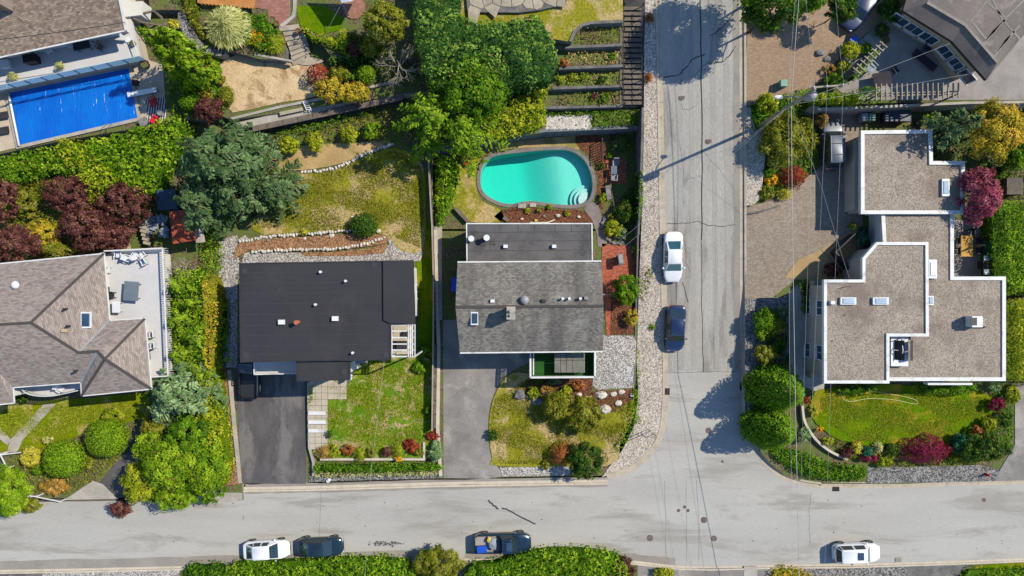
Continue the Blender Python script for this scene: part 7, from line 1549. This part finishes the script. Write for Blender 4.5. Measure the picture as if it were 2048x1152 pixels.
pot('dark pot with shrub at the upper pool corner', 288, 128, ZA+.05, .4, .5, 'black_plastic')
P_('potted_palm', 'left potted straw grass on the glass-railed deck', 'plant', 22, 152, (14, 12), 6.2, 1., 'lf_straw', 'tuft'); P_('potted_palm', 'right potted straw grass on the glass-railed deck', 'plant', 116, 130, (12, 11), 6.2, 1., 'lf_straw', 'tuft')
bin_('dark square grill on the glass-railed deck', 57, 116, 6.2, 'black_plastic', 1., .7, .9, 'grill', 'grill', R(10)); bin_('white box at the left of the glass-railed deck', 8, 128, 6.2, 'white_metal', .8, .7, .5, 'storage_box', 'box', R(10))
chair('deck_chair', 'pale lounge chair at the roof eave of upper deck', 104, 103, 6.2, 'white_metal', R(20)); chair('deck_chair', 'wicker chair at the right of the upper deck', 206, 98, 6.2, 'timber_grey', R(-30))
chair('deck_chair', 'second pale chair under the upper deck eave', 180, 86, 6.2, 'white_metal', R(30)); chair('deck_chair', 'third pale chair under the upper deck eave', 148, 92, 6.2, 'white_metal', R(10))
table('dark_table', 'dark table in the shade of the upper deck eave', 162, 88, 6.2, 1.4, .9, .7, 'rug_dark', R(12))
ub = thing('folded_umbrella', 'folded white umbrella on the upper deck', 'umbrella', W(245, 75, 6.2)); g = G(); g.beam(W(236, 66, 7.2), W(250, 78, 6.6), .22, .22); g.obj('canopy', 'white_metal', ub); g = G(); g.cyl(W(256, 80, 6.2), .25, .12, 12); g.obj('base', 'white_metal', ub)
pot('green pot at the upper deck right end', 264, 86, 6.2, .25, .35, 'green_plastic')
# upper garden
for u, v, r, m, l in ((543, 40, .32, 'terracotta', 'large terracotta ring pot beside the brick patio'), (552, 47, .24, 'terracotta', 'smaller terracotta pot right of the ring pot'), (563, 70, .2, 'red_plastic', 'upper red pot at left side of stone stairs'), (566, 83, .22, 'red_plastic', 'lower red pot at left side of stone stairs'), (595, 61, .22, 'red_plastic', 'red pot at right side of stone stairs'), (569, 100, .24, 'terracotta', 'terracotta pot at the foot of stone stairs'), (445, 101, .3, 'black_plastic', 'dark pot at the sand yard upper left')): pot(l, u, v, 5. if v < 100 else 4.1, r, .4, m)
g = G()
for k in range(26):
    u = 395+k*4.6; g = G() if False else g
wd_ = thing('timber_deck', 'orange timber deck corner at the top edge', 'deck', W(470, 0, 5.6))
for k in range(8): g = G(); g.beam(W(395, -14+k*3.2-4, 5.6), W(510, -6+k*3.2, 5.6), .13, .05); g.obj('plank', 'wood_orange', wd_)
for k in range(16): g = G(); p = W(400+k*7.2, 6+k*.55, 5.9); g.beam(p-Vector((0, 0, .4)), p, .06, .06); g.obj('baluster', 'wood_orange', wd_)
sa = thing('shade_sail', 'white shade sail corner at the top edge', 'sail', W(700, -10, 7)); g = G(); g.add([W(683, 6, 7.6), W(700, 3, 7.8), W(730, -8, 8.2), W(760, -60, 8.6), W(660, -60, 8.4)], [(0, 1, 2, 3, 4)]); g.obj('cloth', 'white_metal', sa); g = G(); p = W(683, 6, 7.6); g.beam(p-Vector((0, 0, 2.6)), p, .08, .08); g.obj('post', 'grey_metal', sa)
g = G(); p = W(690, 14, 5.); g.cyl(W(708, 16, 5.), 1., .1, 18); tag(g.obj('round_patio_step', 'brick_pink'), 'round brick step under the shade sail', 'step')
# rocks
def rock(label, u, v, zf, r, mat='rock', seed=0):
    p = WZ(u, v, zf, .1); g = G(); g.rock(p, (r, r*.75, r*.6), seed); return tag(g.obj('boulder', mat), label, 'rock', 'garden boulders')
for k, (u, v, zf, r, m, l) in enumerate(((664, 471, zW, .32, 'rock', 'large white boulder in the bark bed'), (610, 477, zW, .22, 'rock', 'boulder below the small yellow plant'), (536, 480, zW, .25, 'rock_grey', 'grey boulder at left in the bark bed'), (612, 377, zW, .2, 'rock', 'lone white stone beside the leaning small cedar'), (757, 462, zW, .28, 'rock', 'white boulder right of the dark round shrub'), (704, 434, zW, .16, 'rock', 'small stone above the dark round shrub'),
    (1204, 790, zD, .6, 'rock', 'large white boulder right of the olive trees'), (1226, 788, zD, .36, 'rock', 'round white boulder in the corner bed'), (1243, 784, zD, .34, 'rock', 'pointed white boulder below the gravel pad'), (1236, 806, zD, .4, 'rock', 'white boulder at the bark bed right'), (1212, 818, zD, .62, 'rock', 'long white boulder at the bark bed front'), (1158, 790, zD, .35, 'rock', 'white boulder at the lower right of the deck bed'), (1264, 790, zD, .25, 'rock', 'small boulder at the verge end of the bed'),
    (1040, 790, zD, .75, 'rock_grey', 'large dark boulder left on the corner lawn'), (1074, 802, zD, .6, 'rock_grey', 'dark boulder beside the olive trees'), (1088, 784, zD, .3, 'rock', 'small pale boulder in the deck bed'), (1116, 431, ZP, .26, 'rock', 'rounded stone in the pool bark bed'), (1158, 434, ZP, .2, 'rock', 'white stone at the right of the pool bark bed'), (1088, 432, ZP, .17, 'rock_grey', 'grey stone in the middle of the pool bark bed'), (1044, 438, ZP, .17, 'rock', 'pink stone at left of the pool bark bed'), (1569, 602, zE, .35, 'rock_grey', 'dark boulder beside the shaded path'), (1574, 620, zE, .25, 'rock_grey', 'smaller dark boulder beside the shaded path'), (1640, 106, zF, .5, 'rock_grey', 'grey boulder pile at the driveway edge'), (1654, 118, zF, .4, 'rock_grey', 'grey boulder beside the pergola shrubs'))): rock(l, u, v, zf, r, m, k+60)
g = G(); g.box(W(1012, 438, ZP+.1), (.55, .35, .3), R(-35)); tag(g.obj('planter_box', 'timber_grey'), 'small wooden box in the pool bark bed', 'box'); g = G(); g.box(W(1072, 441, ZP+.1), (.25, .2, .25)); tag(g.obj('yellow_bucket', 'yellow_cloth'), 'small yellow box beside the annex roof', 'box')
# pool garden furniture
rc_ = thing('pool_lounger', 'red lounger on the dry grass left of the kidney pool', 'lounger', W(933, 323, ZP)); g = G(); g.beam(W(930, 314, ZP+.4), W(938, 331, ZP+.35), .6, .08); g.obj('seat', 'red_plastic', rc_); g = G(); g.beam(W(928, 310, ZP+.8), W(931, 316, ZP+.4), .6, .07); g.obj('backrest', 'red_plastic', rc_)
for u, v in ((929, 316), (939, 330), (934, 330), (934, 314)): g = G(); p = W(u, v, ZP+.35); g.beam(p-Vector((0, 0, .35)), p, .05, .05); g.obj('leg', 'red_plastic', rc_)
bin_('small red box on the grass above the kidney pool', 965, 308, ZP, 'red_plastic', .5, .35, .25, 'red_box', 'box')
bn = thing('garden_bench', 'pale stone bench beside the pool garden', 'bench', W(1217, 385, ZP)); g = G(); g.box(W(1217, 385, ZP+.42), (.45, 1.3, .08), R(6)); g.obj('seat', 'rock_grey', bn)
for v in (376, 394): g = G(); g.box(W(1217, v, ZP+.2), (.4, .15, .4), R(6)); g.obj('leg', 'rock_grey', bn)
table('bistro_table', 'small oval glass table on the little brick patio', 1228, 340, ZP+.05, .55, .75, .7, 'table_glass', 0, False, 'dark_metal'); chair('bistro_chair', 'metal chair above the bistro table', 1230, 328, ZP+.05, 'grey_metal', 0.); chair('bistro_chair', 'metal chair below the bistro table', 1227, 356, ZP+.05, 'grey_metal', 3.1)
rl = thing('lattice_screen', 'dark lattice screen between pool and small brick patio', 'screen', W(1206, 300, ZP)); a, b_ = W(1205, 276, ZP+1.2), W(1205, 318, ZP+1.2)
for k in range(9): g = G(); p = a.lerp(b_, k/8); g.beam(p-Vector((0, 0, 1.2)), p, .06, .06); g.obj('slat', 'timber_dark', rl)
g = G(); g.beam(a, b_, .08, .06); g.obj('rail', 'timber_dark', rl)
gr = thing('covered_grill', 'covered grey barbecue on the red brick patio', 'grill', WZ(1241, 520, zD, .05)); p = WZ(1241, 519, zD, 1.)
g = G(); g.box((p.x, p.y, p.z-.35), (.55, .75, .7), R(8), 0, .8); g.obj('body', 'rug_dark', gr); g = G(); g.box((p.x, p.y, p.z+.08), (.5, 1.05, .2), R(8), 0, .7); g.obj('lid', 'grey_metal', gr); g = G(); g.box((p.x, p.y, p.z-.7), (.45, .6, .5), R(8)); g.obj('cart', 'black_plastic', gr)
g = G(); g.beam(WZ(1206, 589, zD, 1.), WZ(1233, 589, zD, 1.), .1, .12); g.beam(WZ(1208, 589, zD, 0), WZ(1208, 589, zD, 1.), .1, .1); g.beam(WZ(1231, 589, zD, 0), WZ(1231, 589, zD, 1.), .1, .1); tag(g.obj('patio_gate', 'timber_pale'), 'pale rail gate between brick patio and brick path', 'gate')
bin_('blue recycling bin left of the shingle house', 909, 562, 1.0, 'blue_plastic'); bin_('second blue bin beside the shingle house wall', 908, 576, 1.0, 'blue_plastic')
rl2 = thing('handrail', 'dark metal handrail on the corner gravel verge', 'railing', W(1290, 870, .2)); a, b_, c_ = W(1256, 882, 1.), W(1300, 862, 1.), W(1311, 872, 1.)
g = G(); g.tube([a, b_, c_], .03, 6); g.obj('rail', 'dark_metal', rl2)
for p in (a, a.lerp(b_, .5), b_, c_): g = G(); g.beam(p-Vector((0, 0, .9)), p, .04, .04); g.obj('post', 'dark_metal', rl2)
g = G(); g.cyl(W(658, 960, .1), .17, .35, 14); g.ball(W(658, 960, .45), (.17, .17, .1), 14, 4, 0, 0.); tag(g.obj('round_post', 'white_metal'), 'short white round post at the road edge', 'post')
hy = thing('fire_hydrant', 'small red fire hydrant on the eastern gravel strip', 'hydrant', W(1970, 948, .3)); p = WZ(1970, 948, zE, .05); g = G(); g.cyl(p, .13, .55, 12, .11); g.ball(p+Vector((0, 0, .55)), (.13, .13, .12), 12, 4, 0, 0.); g.obj('barrel', 'red_plastic', hy); g = G(); g.box(p+Vector((0, 0, .38)), (.42, .1, .1), .3); g.obj('outlets', 'red_plastic', hy)
# east yard
bin_('left grey bin behind the gravel-roof garage', 1730, 234, 2.35, 'tarp'); bin_('right green bin behind the gravel-roof garage', 1745, 234, 2.35, 'green_plastic'); bin_('dark planter box behind the gravel-roof garage', 1795, 232, 2.35, 'blue_metal', 2.4, 1., .9, 'storage_chest', 'chest')
bin_('green bin on the upper paver driveway', 1568, 166, 4.2, 'green_plastic', .6, .6, .95)
bin_('blue plastic barrel beside the upper driveway', 1709, 80, 4.8, 'blue_plastic', .7, .6, .6, 'plastic_tub', 'tub', R(30))
table('dining_table', 'golden wooden dining table on the back patio', 1934, 492, 2.35, 1.05, 1.9, .75, 'wood_table')
for k, (u, v, a) in enumerate(((1916, 482, 1.57), (1916, 502, 1.57), (1952, 482, -1.57), (1952, 502, -1.57), (1936, 466, 0.))): chair('dining_chair', ['upper left', 'lower left', 'upper right', 'lower right', 'end'][k]+' dark chair at the golden dining table', u, v, 2.35, 'black_plastic', a)
um = thing('closed_parasol', 'closed thin parasol through the golden table', 'parasol', W(1940, 493, 2.35)); g = G(); g.beam(W(1938, 493, 2.4), W(1938, 493, 2.4)+Vector((0, 0, 2.1)), .05, .05); g.obj('pole', 'timber_grey', um); p = W(1938, 493, 2.4)+Vector((0, 0, 1.1)); g = G(); g.cyl(p, .15, 1., 8, .04); g.obj('canopy', 'timber_grey', um)
bq = thing('gas_grill', 'black gas grill with steel shelves beside the tall hedge', 'grill', W(1972, 530, 2.35)); p = W(1972, 530, 3.1); g = G(); g.box(p-Vector((0, 0, .35)), (.55, .7, .75)); g.ball(p, (.3, .38, .25), 10, 5, 0, 0.); g.obj('body', 'black_plastic', bq)
for s in (-1, 1): g = G(); g.box(p+Vector((.05, s*.62, .02)), (.5, .45, .05)); g.obj('shelf', 'white_metal', bq)
fn = thing('wooden_gate', 'grey board gate right of the rosy maple', 'gate', W(2030, 375, 2.3))
for k in range(8): g = G(); p = W(2016+k*4, 372, 3.9); g.box(p-Vector((0, 0, .75)), (.15, 1.5, 1.5)); g.obj('board', 'timber_grey', fn)
hs = G(); hs.tube([WZ(u, v, zE, .14) for u, v in smooth_px([(1679, 775), (1684, 795), (1700, 803), (1740, 797), (1790, 800), (1828, 808), (1834, 803), (1820, 796), (1780, 788), (1738, 781)], 4, False)], .028, 5); tag(hs.obj('garden_hose', 'hose'), 'pale yellow hose looped on the eastern lawn', 'hose')
hs = G(); hs.tube([WZ(u, v, zF, .12) for u, v in smooth_px([(1790, -10), (1760, 40), (1735, 60), (1728, 78), (1740, 95)], 4, False)], .03, 5); hs.tube([WZ(u, v, zF, .14) for u, v in smooth_px([(1758, 42), (1745, 62), (1750, 80), (1742, 66)], 4, False)], .03, 5); tag(hs.obj('garden_hose', 'teal_hose'), 'teal hose lying beside the upper driveway', 'hose')
# pergolas
pg1 = thing('pergola', 'long slatted pergola above the concrete retaining wall', 'pergola', W(1840, 185, 4.6)); zp1 = 6.8
for k in range(17): g = G(); u = 1752+k*10.3; g.beam(W(u, 168-k*.15, zp1), W(u, 202-k*.4, zp1), .07, .14); g.obj('rafter', 'timber_pale', pg1)
for v in (187, 192): g = G(); g.beam(W(1750, v, zp1-.14), W(1918, v-4, zp1-.14), .08, .16); g.obj('beam', 'timber_pale', pg1)
for k in range(4): g = G(); p = W(1755+k*52, 190, zp1-.2); g.beam(p-Vector((0, 0, 2.2)), p, .12, .12); g.obj('post', 'timber_grey', pg1)
pg2 = thing('pergola', 'diagonal slatted pergola with vine above the upper patio', 'pergola', W(1730, 125, 4.7)); zp2 = 6.9
for k in range(8): g = G(); u, v = 1712+k*7.6, 140-k*7.5; g.beam(W(u-6, v-5, zp2), W(u+9, v+8, zp2), .07, .12); g.obj('rafter', 'timber_pale', pg2)
for d in (-3, 5): g = G(); g.beam(W(1710+d, 146+d, zp2-.13), W(1768+d, 88+d, zp2-.13), .08, .14); g.obj('beam', 'timber_pale', pg2)
for u, v in ((1712, 145), (1766, 90)): g = G(); p = W(u, v, zp2-.2); g.beam(p-Vector((0, 0, 2)), p, .12, .12); g.obj('post', 'timber_grey', pg2)
table('patio_table', 'grey table on the shaded upper patio', 1765, 158, 4.6, 1.6, 1.2, .7, 'rug_dark', R(10)); chair('patio_chair', 'dark chair beside the grey patio table', 1785, 143, 4.6, 'dark_metal', 2.2); chair('patio_lounger', 'pale lounger under the diagonal pergola', 1733, 140, 4.6, 'tarp', .8, None, 1.6)
table('patio_bench', 'long dark planter along the tan house wall', 1850, 120, 4.7, 2.4, .7, .6, 'rug_dark', R(-40)); chair('garden_chair', 'blue-grey seat under the tan house wall', 1848, 100, 4.7, 'blue_metal', 1.2, None, 1.3)
pot('round pale pot at the upper patio corner', 1773, 79, 4.7, .32, .4, 'terracotta')
# sheds left of the black-roof yard
sh = thing('shed', 'small shed with rust red roof below the cedars', 'shed', WZ(370, 455, zW)); zz = 4.2; pr = [W(u, v, zz) for u, v in [(338, 422), (378, 420), (392, 480), (346, 488)]]
g = G(); g.prism(pr, zz-.1); g.obj('roof', 'rust_roof', sh); walls(sh, inset(pr, .2), 1.2, zz-.11, 'timber_grey', False); g = G(); g.prism([W(u, v, zz-.3) for u, v in [(388, 440), (402, 440), (410, 484), (392, 486)]], zz-.4); g.obj('side_roof', 'concrete', sh)
sh2 = thing('metal_shed', 'dark blue corrugated metal shed roof under the cedars', 'shed', WZ(330, 400, zW)); pr = [W(u, v, 4.) for u, v in [(312, 380), (350, 378), (355, 418), (318, 420)]]; g = G()
for k in range(10): a, b_ = pr[0].lerp(pr[1], k/10), pr[3].lerp(pr[2], k/10); g.beam(a, b_, .12, .06)
g.prism(pr, 3.9); g.obj('roof', 'blue_metal', sh2); walls(sh2, inset(pr, .1), 1.4, 3.89, 'blue_metal', False)
g = G(); rn = random.Random(3)
for k in range(40): p = WZ(rn.uniform(290, 335), rn.uniform(432, 472), zW, rn.uniform(.1, .5)); g.box(p, (rn.uniform(.2, .7), rn.uniform(.15, .5), rn.uniform(.1, .4)), rn.uniform(0, 3))
tag(g.obj('stacked_materials', 'tarp'), 'jumble of grey materials stacked beside the shed', 'materials', None, 'stuff')
fr_ = thing('garden_steps', 'white timber steps behind the grey deck', 'steps', WZ(285, 470, zW))
for k in range(6): g = G(); g.box(WZ(284+k*2, 446+k*8, zW, 1.2-k*.1), (.7, .3, .06), R(-15)); g.obj('tread', 'timber_pale', fr_)
g = G(); g.prism([WZ(u, v, zW, .05) for u, v in [(205, 475), (255, 462), (262, 500), (205, 505)]], 1.); tag(g.obj('yard_slab', 'stucco_tan'), 'tan slab in the yard behind the grey deck', 'slab')
# left front fence
wf = thing('white_fence', 'short white rail fence at the left road edge', 'fence', WZ(80, 1000, zW))
for a, b_ in (((45, 988), (120, 1003)), ((0, 908), (14, 936)), ((0, 910), (40, 905)), ((48, 994), (75, 992))):
    p, q = WZ(*a, zW, .9), WZ(*b_, zW, .9); g = G(); g.beam(p, q, .09, .09); g.obj('rail', 'white_trim', wf)
    for c in (p, q): g = G(); g.beam(c-Vector((0, 0, .9)), c, .09, .09); g.obj('post', 'white_trim', wf)
